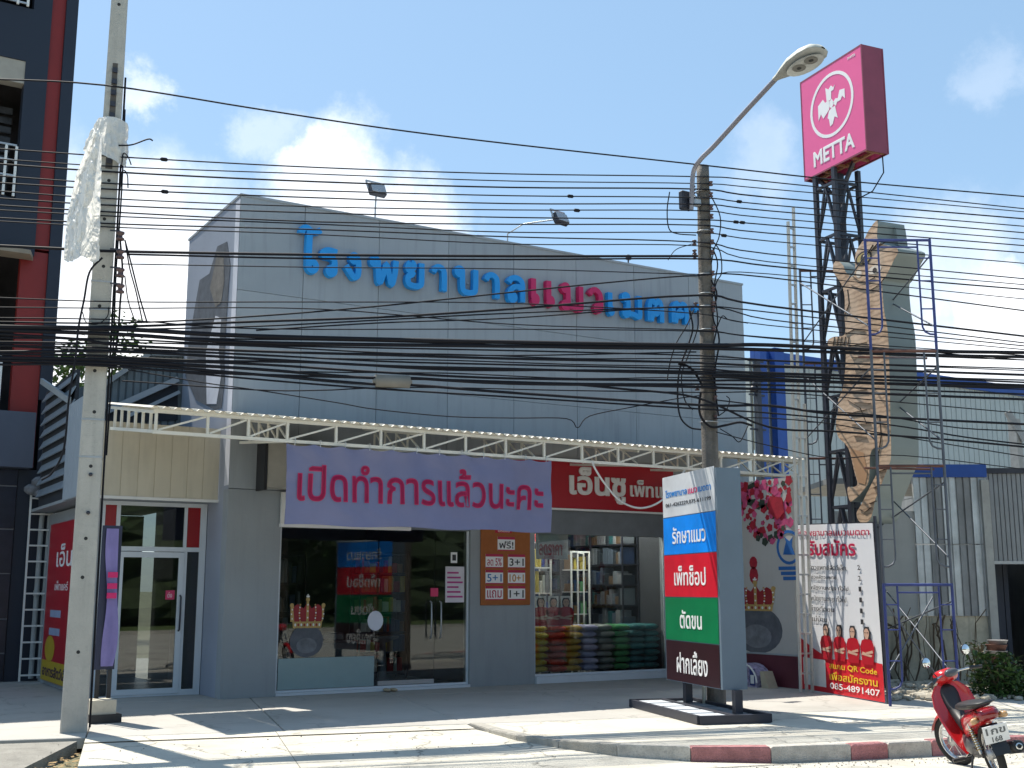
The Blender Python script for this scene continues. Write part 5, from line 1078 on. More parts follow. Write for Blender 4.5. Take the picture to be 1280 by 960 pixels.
# ------------------------------------------------------------------ blue framed warehouse behind
wh = thing('sheet_metal_warehouse', 'pale grey ribbed warehouse with blue steel edge beams behind the scaffold', 'building', (28.3, 30, 0))
YW = 30; M_wh = mat('warehouse_sheet', (.42, .455, .45), .5, var=.04, streak=.05); M_wb = mat('warehouse_blue', (.012, .065, .30), .5, var=.12)
x = 28.3
while x < 62:
    MB().box(x+.01, x+.60, YW, YW+.05, 0, 9.6).build('wall_sheet', M_wh, wh); MB().box(x+.28, x+.32, YW-.03, YW-.001, 0, 9.6).build('sheet_rib', M_wh, wh) if x < 46 else None; x += .62
MB().box(28.3, 62, YW-.12, YW+.1, 9.602, 9.98).build('eaves_beam', M_wb, wh); MB().box(28.3, 28.6, YW-.4, YW-.13, 0, 9.9).build('blue_column', M_wb, wh); MB().box(29.0, 29.45, YW-.4, YW-.13, 0, 10.05).build('blue_column', M_wb, wh)
MB().box(28.3, 62, YW+.12, YW+20, 9.6, 9.7).build('roof', M_wh, wh); MB().box(28.25, 28.35, YW+.12, YW+20, 0, 9.59).build('side_wall', M_wh, wh)
b = MB(); P = py(940, 470, YW-.3)
for k in range(5): b.ell(V(P.x+random.uniform(-.4, .4), YW-.5, P.z+.3-.2*k), .16, .14, .13, 7, 5)
for k in range(3): b.beam(V(P.x-.35, YW-.5, P.z+.5-k*1.2), V(P.x+.35, YW-.5, P.z+.5-k*1.2), .06)
b.build('bracket_cluster', M_iron, wh)
MB().beam(V(28.0, YW-.55, 0), V(28.0, YW-.55, 9.4), .16).build('dark_post', M_iron, wh)

# ------------------------------------------------------------------ sheds on the right (face the camera)
def rp(r, d, z): return RT*r+FW0*d+V(0, 0, z)
def rx(x, y, d): p = fd(x, y, d); return p.dot(RT), p.z
sh = thing('zinc_shed', 'silvery patched zinc-sheet shed with a blue top beam and weathered boards below', 'shed', rp(7.2, 21.0, 0))
DS = 21.0; r0, zt = rx(1140, 597, DS); r1, _ = rx(1230, 597, DS); _, zm = rx(1180, 770, DS); _, zb2 = rx(1180, 581, DS)
def rbox(r0_, r1_, d0, d1, z0, z1, m, name, parent): q = MB(); q.hexa([rp(r0_, d0, z0), rp(r1_, d0, z0), rp(r1_, d1, z0), rp(r0_, d1, z0), rp(r0_, d0, z1), rp(r1_, d0, z1), rp(r1_, d1, z1), rp(r0_, d1, z1)]); return q.build(name, m, parent)
M_zn = mat('bare_zinc', (.52, .54, .55), .4, .45, var=.3, scale=1.6, streak=.5); M_zn2 = mat('dull_zinc', (.22, .225, .23), .5, .3, var=.25, scale=2, streak=.4)
ra0, _ = rx(1100, 600, DS)
st_ = (r1-r0)/5; r = r0; k = 0
while r < r1-.02:
    for (za, zb3) in ((zm+.003, (zm+zt)/2+.02), ((zm+zt)/2+.04, zt)):
        for q_ in range(4): 
            rr0 = r+q_*st_/4; dd = .0 if q_ % 2 else .03
            if q_ == 0: o = MB()
            o.hexa([rp(rr0, DS-dd, za), rp(rr0+.095, DS-dd, za), rp(rr0+.095, DS+.04, za), rp(rr0, DS+.04, za), rp(rr0, DS-dd, zb3), rp(rr0+.095, DS-dd, zb3), rp(rr0+.095, DS+.04, zb3), rp(rr0, DS+.04, zb3)])
        o.build('zinc_sheet', [M_zn, M_zn2, M_zn, M_zn2][k % 4], sh)
    r += st_; k += 1
rbox(r0-.05, r1+.02, DS-.08, DS+.05, zt+.002, zb2, M_wb, 'top_beam', sh)
rbox(ra0-.9, r0-.01, DS+.02, DS+.1, zm, zt-.6, mat('pale_board', (.36, .37, .36), .6, var=.06, streak=.15), 'pale_sheet', sh)
M_bd = mat('weathered_board', (.55, .50, .39), .9, var=.22, scale=3, streak=.7, dirt=.4)
r = ra0-.9; k = 0
while r < r1-.02:
    w_ = min(.40, r1-r); rbox(r+.006, r+w_, DS+.03-.012*(k % 2), DS+.12, .0, zm-.004, M_bd, 'wall_board', sh); r += .41; k += 1
rbox(r1-.10, r1+.04, DS-.10, DS+.02, 0, zt-.05, mat('grey_post', (.36, .36, .34), .85, dirt=.3), 'corner_post', sh)
rbox(ra0-.9, r1, DS+.13, DS+3, zt-.1, zt, M_zn2, 'roof', sh)
g2 = thing('ribbed_shed', 'fine ribbed grey metal shed with a dark open bay at the right edge', 'shed', rp(9.2, 21.6, 0)); DR = 21.7
q0, zr0 = rx(1226, 701, DR); q1, _ = rx(1330, 701, DR); _, zr1 = rx(1250, 592, DR)
r = q0
while r < q1:
    o = MB(); o.hexa([rp(r, DR, zr0), rp(r+.07, DR, zr0), rp(r+.07, DR+.05, zr0), rp(r, DR+.05, zr0), rp(r, DR, zr1), rp(r+.07, DR, zr1), rp(r+.07, DR+.05, zr1), rp(r, DR+.05, zr1)]); o.build('metal_rib', mat('fine_ribbed_grey', (.25, .26, .27), .5, .2, var=.1), g2)
    r += .085
rbox(q0-.02, q1, DR+.052, DR+.07, zr0, zr1, mat('rib_backing', (.20, .21, .22), .6), 'backing_sheet', g2); rbox(q0-.02, q1+.1, DR-.05, DR+.08, zr1+.002, zr1+.1, M_iron, 'gutter', g2); rbox(q0-.02, q1, DR-.02, DR+.049, zr0-.06, zr0-.002, M_steel, 'lower_trim', g2)
q2, _ = rx(1263, 800, DR+1)
r = q0-.1
while r < q2: rbox(r, r+.085, DR+1-.02*(int(r*11) % 2), DR+1.05, 0, zr0+.4, mat('dark_navy_sheet', (.035, .045, .075), .5), 'dark_sheet', g2); r += .09
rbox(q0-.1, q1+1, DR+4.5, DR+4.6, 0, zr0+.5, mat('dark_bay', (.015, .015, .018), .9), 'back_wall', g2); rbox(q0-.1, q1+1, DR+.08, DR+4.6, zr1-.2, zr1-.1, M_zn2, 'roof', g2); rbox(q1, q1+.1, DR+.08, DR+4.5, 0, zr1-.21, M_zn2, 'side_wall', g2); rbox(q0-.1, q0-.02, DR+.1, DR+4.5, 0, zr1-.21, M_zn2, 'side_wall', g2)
# far pole top at the right edge
DP = 25.5
fp = thing('far_utility_pole', 'weathered grey pole with a leaning bracket behind the ribbed shed at the far right edge', 'pole', rp(11, DP, 0))
rpo, zpo = rx(1270, 524, DP); b = MB(); b.beam(rp(rpo, DP, 0), rp(rpo-.05, DP, zpo), .20, .18); b.build('pole', mat('weathered_pole_wood', (.30, .30, .29), .9, var=.25, dirt=.3), fp)
b = MB(); b.beam(rp(rpo-.22, DP-.1, zpo+.15), rp(rpo+.1, DP-.1, zpo-.5), .12); b.build('bracket', MATS['weathered_pole_wood'], fp)

# ------------------------------------------------------------------ greenery, pots, rubble
def leafy(name, c, rx_, rz, n, size, m, label, cat_, seed, stems=8, zmin=0.02):
    rr = random.Random(seed); t = thing(name, label, cat_, c); b = MB()
    for s in range(stems):
        a = rr.uniform(0, 6.28); r = rr.uniform(.3, 1)*rx_; b.tube([Vector(c), Vector(c)+V(math.cos(a)*r*.4, math.sin(a)*r*.4, rz*.5), Vector(c)+V(math.cos(a)*r, math.sin(a)*r, rz*rr.uniform(.7, 1))], .012, 5)
    b.build('stems', mat('stem_brown', (.10, .08, .04), .9), t); b = MB()
    for i in range(n):
        while True:
            p = V(rr.uniform(-1, 1), rr.uniform(-1, 1), rr.uniform(0, 1))
            if p.x**2+p.y**2 < 1-.5*p.z and noise.noise(p*2.3+V(seed, 0, 0)) > -.12: break
        q = Vector(c)+V(p.x*rx_, p.y*rx_, zmin+p.z*rz); d = V(rr.gauss(0, 1), rr.gauss(0, 1), rr.gauss(.2, .6)).normalized(); w = d.cross(V(rr.random(), rr.random(), 1)).normalized(); l = size*rr.uniform(.6, 1.3)
        b.use(m[i % len(m)]); b.add([q, q+d*l*.5+w*l*.22, q+d*l-V(0, 0, l*.2), q+d*l*.5-w*l*.22], [(0, 1, 2, 3)])
    b.build('foliage', None, t, keepn=True); return t
ML = [mat('leaf_green', (.05, .105, .022), .55, var=.3), mat('leaf_mid', (.075, .135, .03), .55, var=.3), mat('leaf_deep', (.03, .06, .018), .6, var=.3)]
c_ = gz(1249, 872); leafy('bushy_plant', c_, .42, .62, 900, .12, ML, 'bushy green plant in front of the dark shed bay', 'plant', 3)
c_ = gz(1225, 862); leafy('bushy_plant', c_, .25, .75, 170, .10, ML+[mat('dry_twig_leaf', (.2, .16, .1))], 'sparse taller shrub left of the bushy plant by the shed post', 'plant', 5)
c_ = gz(1272, 872); leafy('bushy_plant', c_, .40, .32, 420, .10, ML, 'low leafy plant at the right edge below the dark bay', 'plant', 8)
PB = rp(rx(1249, 850, 19.6)[0], 19.6, 0)
for k, (rr0, hh, mm, lb) in enumerate([(.27, .30, mat('barrel_dark', (.06, .05, .05), .8), 'dark drum under the stack of basins behind the bushy plant'), (.27, .16, mat('terracotta', (.16, .075, .055), .8, dirt=.3), 'terracotta basin low in the stack behind the plant'), (.26, .12, mat('basin_white', (.30, .285, .28), .7, dirt=.4), 'grubby white basin in the middle of the stack behind the plant'), (.25, .14, MATS['terracotta'], 'upper terracotta basin in the stack behind the plant'), (.24, .10, MATS['basin_white'], 'topmost grubby white basin behind the plant')]):
    z = [0, .62, .78, .90, 1.04][k]; hh = .60 if k == 0 else hh
    z *= .7; hh *= .7; rr0 *= .66; MB().lathe([(0, 0), (rr0*.8, 0), (rr0, hh*.9), (rr0*1.06, hh), (rr0*.98, hh), (rr0*.78, hh*.2), (0, hh*.2)], PB+V(.03*math.sin(k*2), 0, z), n=18).build('basin' if k else 'drum', mm, None, label=lb, cat='basin' if k else 'drum', group='basins stacked behind the plant' if k else None)
rr = random.Random(11); rs_ = MB()
for k in range(420):
    p = gz(rr.uniform(1112, 1300), rr.uniform(851, 876)); s_ = rr.uniform(.02, .075); M_ = Matrix.Translation(p+V(0, 0, s_*.25+.02)) @ Matrix.Rotation(rr.random()*6, 4, 'Z') @ Matrix.Rotation(rr.random(), 4, 'X'); rs_.bev(-s_, s_, -s_*.7, s_*.7, -s_*.5, s_*.5, s_*.2, M_)
struct_o = rs_.build('rubble', mat('pale_rubble', (.42, .38, .31), .95, var=.3, scale=5, dirt=.3), None, kind='stuff', label='scattered pale rubble over the sandy yard', cat='rubble')
lst = MB(); 
for k in range(260):
    p = gz(rr.uniform(0, 110), rr.uniform(942, 962), -.13) if k < 160 else gz(rr.uniform(1130, 1300), rr.uniform(858, 872), .03); s_ = rr.uniform(.02, .05); a = rr.random()*6
    lst.add([p+V(math.cos(a)*s_, math.sin(a)*s_, .01+rr.random()*.01), p+V(-math.sin(a)*s_*.5, math.cos(a)*s_*.5, .012), p-V(math.cos(a)*s_, math.sin(a)*s_, -.008), p+V(math.sin(a)*s_*.5, -math.cos(a)*s_*.5, .006)], [(0, 1, 2, 3)])
lst.build('fallen_leaves', mat('dry_leaf', (.30, .20, .09), .9, var=.4, scale=20), None, keepn=True, kind='stuff', label='dry leaves lying in the gutter and yard', cat='leaves')
for k, (x, y, s_, lb) in enumerate([(1152, 850, .35, 'concrete block lying near the scaffold foot'), (1180, 853, .25, 'small broken concrete block left of the red motorbike')]):
    p = gz(x, y); MB().bev(p.x-s_/2, p.x+s_/2, p.y-.1, p.y+.1, .0, .19, .015).build('concrete_block', M_kg, None, label=lb, cat='block')
c_ = gz(1135, 846); MB().lathe([(0, 0), (.15, 0), (.16, .36), (.15, .38), (0, .38)], c_, n=16).build('pail', mat('pail_pale', (.45, .47, .55), .5), None, label='pale lilac pail beside the scaffold foot', cat='pail')
# grain: pet carrier bag and board by the mural wall
cr = gz(952, 862); c0 = V(XM-.30, 15.35, 0)
t = thing('pet_carrier', 'round-topped patterned pet carrier on the floor against the maroon wall base', 'pet carrier', c0)
b = MB(); prof = [(math.cos(math.pi*i/12)*.36, math.sin(math.pi*i/12)*.30+.08) for i in range(13)]+[(-.36, 0), (.36, 0)]
b.prism([V(XM-.42, 15.35-p[0], p[1]+.002) for p in prof], V(.34, 0, 0)); b.build('body', mat('carrier_patterned', (.32, .28, .40), .7, var=.7, scale=14), t)
b = MB(); b.tube([V(XM-.43, 15.35-math.cos(math.pi*i/10)*.37, math.sin(math.pi*i/10)*.31+.08) for i in range(11)], .016, 6); b.build('piping', M_white, t)
b = MB(); b.use(mat('carrier_navy', (.02, .03, .16), .6)); b.box(XM-.428, XM-.421, 15.03, 15.15, .03, .3); b.box(XM-.428, XM-.421, 15.3, 15.36, .03, .33); b.use(M_white); b.box(XM-.430, XM-.4285, 15.045, 15.13, .06, .2); b.build('pocket', None, t)
MB().prism([V(XM-.40, 14.9, 0.002), V(XM-.40, 14.72, .002), V(XM-.40, 14.84, .27), V(XM-.40, 14.93, .27)], V(.2, 0, 0)).build('leaning_board', mat('board_beige', (.42, .36, .26), .8), None, label='short beige board leaning beside the pet carrier', cat='board')

# trees behind the left wing
def tree(c, h, cr, n, label, seed, pale=False, leaf=.30):
    rr = random.Random(seed); t = thing('tree', label, 'tree', c, None); b = MB()
    b.tube([c, c+V(.1, .05, h*.3), c+V(-.05, .1, h*.55), c+V(.1, 0, h*.8)], [.22, .17, .13, .05], 9)
    tips = []
    for k in range(9):
        a = rr.uniform(0, 6.28); z0 = h*rr.uniform(.35, .65); e = c+V(math.cos(a)*cr*.7, math.sin(a)*cr*.7, z0+h*rr.uniform(.12, .35)); tips.append(e); b.tube([c+V(0, .05, z0), (c+V(0, .05, z0)+e)/2+V(0, 0, .2), e], [.08, .05, .02], 6)
    b.build('trunk', mat('bark', (.12, .10, .075), .95, var=.3, scale=6, bump=.5), t); b = MB()
    cl = [(c+V(rr.gauss(0, cr*.45), rr.gauss(0, cr*.45), h*rr.uniform(.5, 1.02)), rr.uniform(.25, .5)*cr) for _ in range(22)]
    mm = ML
    for i in range(n):
        p0, r = cl[i % len(cl)]; d0 = V(rr.gauss(0, 1), rr.gauss(0, 1), rr.gauss(0, .8)); q = p0+d0.normalized()*r*rr.random()**.5
        d = V(rr.gauss(0, 1), rr.gauss(0, 1), rr.gauss(-.2, .6)).normalized(); w = d.cross(V(rr.random(), rr.random(), 1)).normalized(); l = leaf*rr.uniform(.6, 1.3)
        b.use(mm[(i % len(cl)+rr.randint(0, 1)) % 3]); b.add([q, q+d*l*.5+w*l*.25, q+d*l-V(0, 0, l*.2), q+d*l*.5-w*l*.25], [(0, 1, 2, 3)])
    b.build('crown', None, t, keepn=True); return t
pt_ = fd(86, 700, 44); tree(V(pt_.x, pt_.y, 0), 11.2, 2.6, 2600, 'tree with loose foliage glimpsed between the navy building and the pale concrete pole', 21, leaf=.32)
# banana-like yellowed fronds
for k, (u, s, h, cr) in enumerate([(-9, -12, 7, 3), (3, -13, 8, 3.4), (12, -11.5, 6.5, 2.8), (24, -13, 8.5, 3.6), (-22, -13, 8, 3.5)]):
    tree(us(u, s), h, cr, 1300, ['low round tree across the road, mirrored in the left window', 'tall tree across the road, mirrored near the entrance door', 'small tree across the road, mirrored in the right window', 'spreading tree far along the opposite verge', 'dense tree down the opposite verge behind the viewer'][k], 40+k, leaf=.5)

# white hose hanging from the awning
hs = [py(x, y, YA-.08) for x, y in ((740, 577), (745, 588), (757, 606), (775, 626), (798, 635), (820, 630), (838, 615), (850, 596), (856, 588))]
b = MB()
def cr_spline(p, n=8):
    p = [Vector(q) for q in p]; o = []
    P_ = [p[0]*2-p[1]]+p+[p[-1]*2-p[-2]]
    for i in range(1, len(P_)-2):
        for j in range(n):
            t = j/n; a, b_, c, d = P_[i-1], P_[i], P_[i+1], P_[i+2]
            o.append(.5*((2*b_)+(c-a)*t+(2*a-5*b_+4*c-d)*t*t+(3*b_-a-3*c+d)*t**3))
    o.append(p[-1]); return o
b.tube(cr_spline(hs), .017, 8); b.build('hose', mat('hose_white', (.7, .69, .66), .5), None, label='white hose hanging in a loop under the awning across the red sign', cat='hose')

# dry vines and bamboo canes against the weathered boards
rr = random.Random(31); va, _ = rx(1112, 800, DS); vb, _ = rx(1215, 800, DS)
vn = thing('dry_vines', 'tangle of dry brown vines and canes against the weathered boards behind the scaffold', 'vines', rp((va+vb)/2, DS-.1, 0))
for k in range(18):
    r = rr.uniform(va, vb); P = [rp(r, DS-.04-rr.random()*.12, 0)]
    for q in range(1, 6): r += rr.gauss(0, .07); P.append(rp(r, DS-.04-rr.random()*.12, q*rr.uniform(.2, .27)))
    MB().tube(P, rr.uniform(.006, .018), 5).build('cane', mat('dry_cane', (.10, .07, .045), .9, var=.4), vn)
# ================================================================== UTILITY POLES AND WIRES
LPp = gz(92, 915); RPp = gz(896, 884.5)
lp_ = thing('concrete_pole', 'pale square concrete utility pole with white plastic sheet tied round it, left side', 'utility pole', LPp)
HL = 11.6
def pz(z, a, b, o=V(0, 0, 0)):      # point on the left pole: a along the road, b towards the viewer
    t = z/HL; w = .145*(1-t)+.085*t; dpt = .11*(1-t)+.08*t
    return LPp+RX*(a*w)+RN*(b*dpt)+V(0, 0, z)+o
b = MB(); n = 12; vs = []; fs = []
for i in range(n+1):
    z = HL*i/n
    for a, q in ((-1, .9), (-.9, 1), (.9, 1), (1, .9), (1, -.9), (.9, -1), (-.9, -1), (-1, -.9)): vs.append(pz(z, a, q))
for i in range(n):
    for j in range(8): fs.append((i*8+j, i*8+(j+1) % 8, (i+1)*8+(j+1) % 8, (i+1)*8+j))
fs.append(tuple(range(8))[::-1]); fs.append(tuple(range(n*8, n*8+8))); b.add(vs, fs); b.build('shaft', M_conc, lp_)
M_hole = mat('hole_dark', (.03, .03, .03), .9)
for z in [.9, 1.75, 2.2, 3.05, 3.7, 4.2, 4.55, 5.0, 5.5, 6.1, 6.6, 8.95, 9.3]:
    b = MB().use(M_hole); c = pz(z, .12*math.sin(z*7), 1.0)
    b.add([c+RX*(.022*math.cos(i*math.pi/4))+V(0, 0, .022*math.sin(i*math.pi/4))+RN*.002 for i in range(8)], [tuple(range(8))]); b.build('bolt_hole', None, lp_, keepn=True)
for z in (2.5, 2.95): b = MB().use(M_hole); b.lathe([(0, 0), (.022, 0), (.022, .02), (0, .02)], pz(z, .1, 1.0), RN, 10); b.build('nut', M_iron, lp_)
b = MB()
for (za, zb9) in ((6.75, 8.15), (9.65, 11.5)):
    b.hexa([pz(za, -.38, 1.0)+RN*.001, pz(za, .38, 1.0)+RN*.001, pz(za, .38, 1.0)+RN*.003, pz(za, -.38, 1.0)+RN*.003, pz(zb9, -.30, 1.0)+RN*.001, pz(zb9, .30, 1.0)+RN*.001, pz(zb9, .3, 1.0)+RN*.003, pz(zb9, -.3, 1.0)+RN*.003])
b.build('slot', mat('slot_shade', (.10, .09, .08), .9), lp_)
rrk = random.Random(4)
for k in range(9): MB().box(-.03, .03, -.015, .015, -.03, .03, Matrix.Translation(pz(6.85+.15*k, .0, 1.05)+RN*.008)).build('step_bolt', M_iron, lp_)
# strap and side cable, insulator rack
MB().tube(cr_spline([pz(z, 1.05, .3)+RX*.02 for z in (.05, 2, 4, 6, 7, 8.0)], 3), .013, 6).build('side_cable', M_wire, lp_)
MB().tube(cr_spline([pz(z, 1.05, -.4)+RX*(.04+.01*math.sin(z*3)) for z in (3.2, 4.5, 5.5, 6.5, 7.6)], 4), .010, 6).build('side_cable', M_wire, lp_)
for z in (.6, 3.15, 3.6, 4.95, 5.3): MB().hexa([pz(z, -1.04, -1.05), pz(z, 1.04, -1.05), pz(z, 1.04, 1.05), pz(z, -1.04, 1.05), pz(z+.02, -1.04, -1.05), pz(z+.02, 1.04, -1.05), pz(z+.02, 1.04, 1.05), pz(z+.02, -1.04, 1.05)]).build('metal_strap', M_steel, lp_) if z > 3 else None
def spool(P, parent, s=1.):
    b = MB().lathe([(0, 0), (.045*s, 0), (.045*s, .02*s), (.025*s, .035*s), (.025*s, .055*s), (.045*s, .07*s), (.045*s, .09*s), (0, .09*s)], P, n=10); return b.build('insulator', mat('insulator_brown', (.09, .05, .05), .3), parent)
for y in (300, 323, 346, 366):
    P = fd(150, y, 13.6); spool(P, lp_, 1.1); MB().beam(P+V(0, 0, .11), P-RX*.12+V(0, 0, .11), .02, .015).build('rack_arm', M_iron, lp_)
# plastic sheet: wrap and hanging part
def crumple(pts_fn, nu, nv, amp, m, name, parent, seed):
    vs = []; fs = []
    for i in range(nu+1):
        for j in range(nv+1):
            p, nn = pts_fn(i/nu, j/nv); q = V(p.x*9, p.y*9, p.z*3.2)+V(seed, 0, 0)
            vs.append(p+nn*(amp*(abs(noise.noise(q))*1.6+.7*abs(noise.noise(q*2.7))+.3*noise.noise(q*6))))
    for i in range(nu):
        for j in range(nv): k = i*(nv+1)+j; fs.append((k, k+1, k+nv+2, k+nv+1))
    b = MB(); b.add(vs, fs); return b.build(name, m, parent, keepn=True)
M_pl = mat('white_plastic_sheet', (.88, .87, .84), .4, var=.06, scale=6, bump=.3, bscale=25)
_n = M_pl.node_tree.nodes; _t = _n.new('ShaderNodeBsdfTranslucent'); _t.inputs[0].default_value = (.85, .84, .80, 1); _m = _n.new('ShaderNodeMixShader'); _m.inputs[0].default_value = .42
M_pl.node_tree.links.new(_n['Principled BSDF'].outputs[0], _m.inputs[1]); M_pl.node_tree.links.new(_t.outputs[0], _m.inputs[2]); M_pl.node_tree.links.new(_m.outputs[0], _n['Material Output'].inputs[0])
PS = thing('plastic_wrap', 'crumpled white plastic sheet tied round the pale concrete pole and hanging down its left side', 'plastic sheet', fd(118, 330, 13.5))
def wrapf(u_, v_):
    a = u_*2*math.pi; z0 = fd(140, 172, 13.2).z; z1 = fd(140, 124, 13.2).z; z = z0+(z1-z0)*v_-.10*math.cos(a-.6)*(1-v_)
    c, s = math.cos(a), math.sin(a); t = z/HL; w = (.145*(1-t)+.085*t)+.02; dd = .10+.01
    r = 1.12+.75*(1-v_)*(.5+.5*math.cos(a-3.6)); p = LPp+RX*(c*w*1.15*r)+RN*(s*dd*1.15*r)+V(0, 0, z); return p, (RX*c+RN*s)
crumple(wrapf, 72, 26, .045, M_pl, 'pole_wrap', PS, 3)
def hangf(u_, v_):
    xl = [118, 96, 84, 80][min(3, int(v_*3))]+([96, 84, 80, 80][min(3, int(v_*3))]-[118, 96, 84, 80][min(3, int(v_*3))])*((v_*3) % 1 if v_ < 1 else 0); xr = 127-4*v_
    x = xl+(xr-xl)*u_; y = 165+160*v_+4*math.sin(u_*9); p = fd(x, y, 13.25+.12*math.sin(u_*7+v_*2)); return p, (RN+RX*.3*math.sin(u_*20)).normalized()
crumple(hangf, 40, 90, .07, M_pl, 'hanging_sheet', PS, 9)
b = MB(); b.tube(cr_spline([fd(x, y, 13.3) for x, y in ((128, 322), (112, 340), (105, 375), (98, 410), (94, 450), (86, 500), (80, 560), (66, 590), (52, 600))], 5), .012, 6); b.build('slack_cable', M_wire, None, label='slack black cable dropping left of the pale concrete pole', cat='cable')

rpl = thing('weathered_pole', 'dark weathered utility pole behind the pylon sign, wrapped in cable loops', 'utility pole', RPp)
zt8 = fd(878, 208, RPp.dot(FW0)).z; tipP = fd(878, 208, RPp.dot(FW0)); lean = V(tipP.x-RPp.x, tipP.y-RPp.y, 0)
def rq_(z, a=0, b_=0): t = z/zt8; r = .125*(1-t)+.088*t; return V(RPp.x, RPp.y, 0)+lean*t+RX*(a*r)+RN*(b_*r)+V(0, 0, z)
b = MB(); n = 40; vs = []; fs = []; m_ = 14
for i in range(n+1):
    z = zt8*i/n
    for j in range(m_):
        a = 2*math.pi*j/m_; c, s = math.cos(a), math.sin(a); e = 1+.10*noise.noise(V(c*1.5, s*1.5, z*.6))+.03*noise.noise(V(c*6, s*6, z*3)); sq = 1/max(abs(c), abs(s))**.55
        vs.append(rq_(z, c*e*sq, s*e*sq))
for i in range(n):
    for j in range(m_): fs.append((i*m_+j, i*m_+(j+1) % m_, (i+1)*m_+(j+1) % m_, (i+1)*m_+j))
fs.append(tuple(range(n*m_, n*m_+m_))); b.add(vs, fs, True); b.build('shaft', mat('weathered_dark_pole', (.155, .138, .12), .95, var=.25, scale=5, bump=.9, bscale=35, streak=.6, dirt=.4), rpl)
RF = RPp.dot(FW0)
MB().tube([rq_(.02, -1.7, .3), rq_(1.5, -1.6, .3), rq_(3.0, -1.5, .3)], .025, 8).build('conduit', mat('conduit_cream', (.5, .47, .38), .6), rpl)
for y in (232, 246, 262, 273, 291, 305, 318, 344, 364, 382, 390, 413, 466, 488, 500, 524):
    P = fd(888+(y-208)*.022, y, RF-.12); spool(P, rpl, .7)
for y in (238, 246, 255, 306, 318, 324, 384, 488): P = fd(866+(y-208)*.02, y, RF-.1); spool(P, rpl, .75)
for y in (240, 290, 344, 368, 384, 413, 470, 528):
    z = fd(880, y, RF).z; MB().tube([rq_(z, math.cos(a)*1.18, math.sin(a)*1.18) for a in [i*math.pi/6 for i in range(13)]], .010, 5, False).build('band_clamp', M_steel, rpl)
MB().bev(-.10, .10, -.05, .05, -.14, .14, .015, Matrix.Translation(fd(857, 251, RF-.1))).build('junction_box', M_iron, rpl); MB().bev(-.07, .07, -.05, .05, -.07, .07, .015, Matrix.Translation(fd(870, 252, RF-.1))).build('junction_box', M_steel, rpl)
# street lamp on its arm
sl_ = thing('street_lamp', 'cobra-head street lamp on a curved grey arm reaching over the road', 'street lamp', fd(864, 262, RF-.1))
ap_ = [fd(864, 262, RF-.15), fd(865, 238, RF-.2), fd(867, 214, RF-.25), fd(876, 199, RF-.4), fd(894, 181, RF-.6), fd(932, 139, RF-1.2), fd(972, 96, RF-1.9)]
MB().tube(cr_spline(ap_, 5), .036, 10).build('arm', mat('lamp_arm_grey', (.26, .25, .28), .45, .4, var=.1), sl_)
LA, LE = fd(968, 100, RF-1.9), fd(1029, 60, RF-2.55); ax = (LE-LA); ll = ax.length; ax.normalize(); sd = ax.cross(V(0, 0, 1)).normalized(); upv = sd.cross(ax).normalized()
prof = [(0, .04, .04), (.08, .06, .05), (.25, .13, .085), (.45, .20, .12), (.7, .225, .13), (.88, .20, .105), (.97, .13, .06), (1, .04, .02)]
for part, m_l, rng in (('housing', mat('lamp_cream_housing', (.62, .60, .52), .5, dirt=.3), (0, math.pi)), ('lower_body', mat('lamp_grey_body', (.30, .30, .28), .5, dirt=.3), (math.pi, 2*math.pi))):
    vs = []; fs = []; n = 12
    for (t, w_, h_) in prof:
        for j in range(n+1):
            a = rng[0]+(rng[1]-rng[0])*j/n; hh = h_ if part == 'housing' else h_*.45
            vs.append(LA+ax*(ll*t)+sd*(math.cos(a)*w_)+upv*(math.sin(a)*hh))
    for i in range(len(prof)-1):
        for j in range(n): k = i*(n+1)+j; fs.append((k, k+1, k+n+2, k+n+1))
    b = MB(); b.add(vs, fs, True); b.build(part, m_l, sl_)
b = MB(); c = LA+ax*(ll*.62)-upv*.056; b.lathe([(0, 0), (.17, 0), (.19, -.02)], c, upv, 22); b.v = [c+ax*((p-c).dot(ax)*1.45)+sd*(p-c).dot(sd)+upv*(p-c).dot(upv) for p in b.v]; b.build('lens', mat('lens_milky', (.42, .43, .42), .25), sl_)
for t in (.50, .74):
    c = LA+ax*(ll*t)-upv*.058; b = MB(); n = 14; b.add([c+ax*(math.cos(2*math.pi*i/n)*.085)+sd*(math.sin(2*math.pi*i/n)*.10)-upv*.002 for i in range(n)], [tuple(range(n))]); b.use(M_hole); b.add([c+ax*(math.cos(2*math.pi*i/n)*.03)+sd*(math.sin(2*math.pi*i/n)*.035)-upv*.005 for i in range(n)], [tuple(range(n))]); 
    o = b.build('reflector', None, sl_); o.data.materials.clear(); o.data.materials.append(mat('reflector_glass', (.16, .16, .15), .2)); o.data.materials.append(M_hole)
    o.data.polygons[0].material_index = 0; o.data.polygons[1].material_index = 1

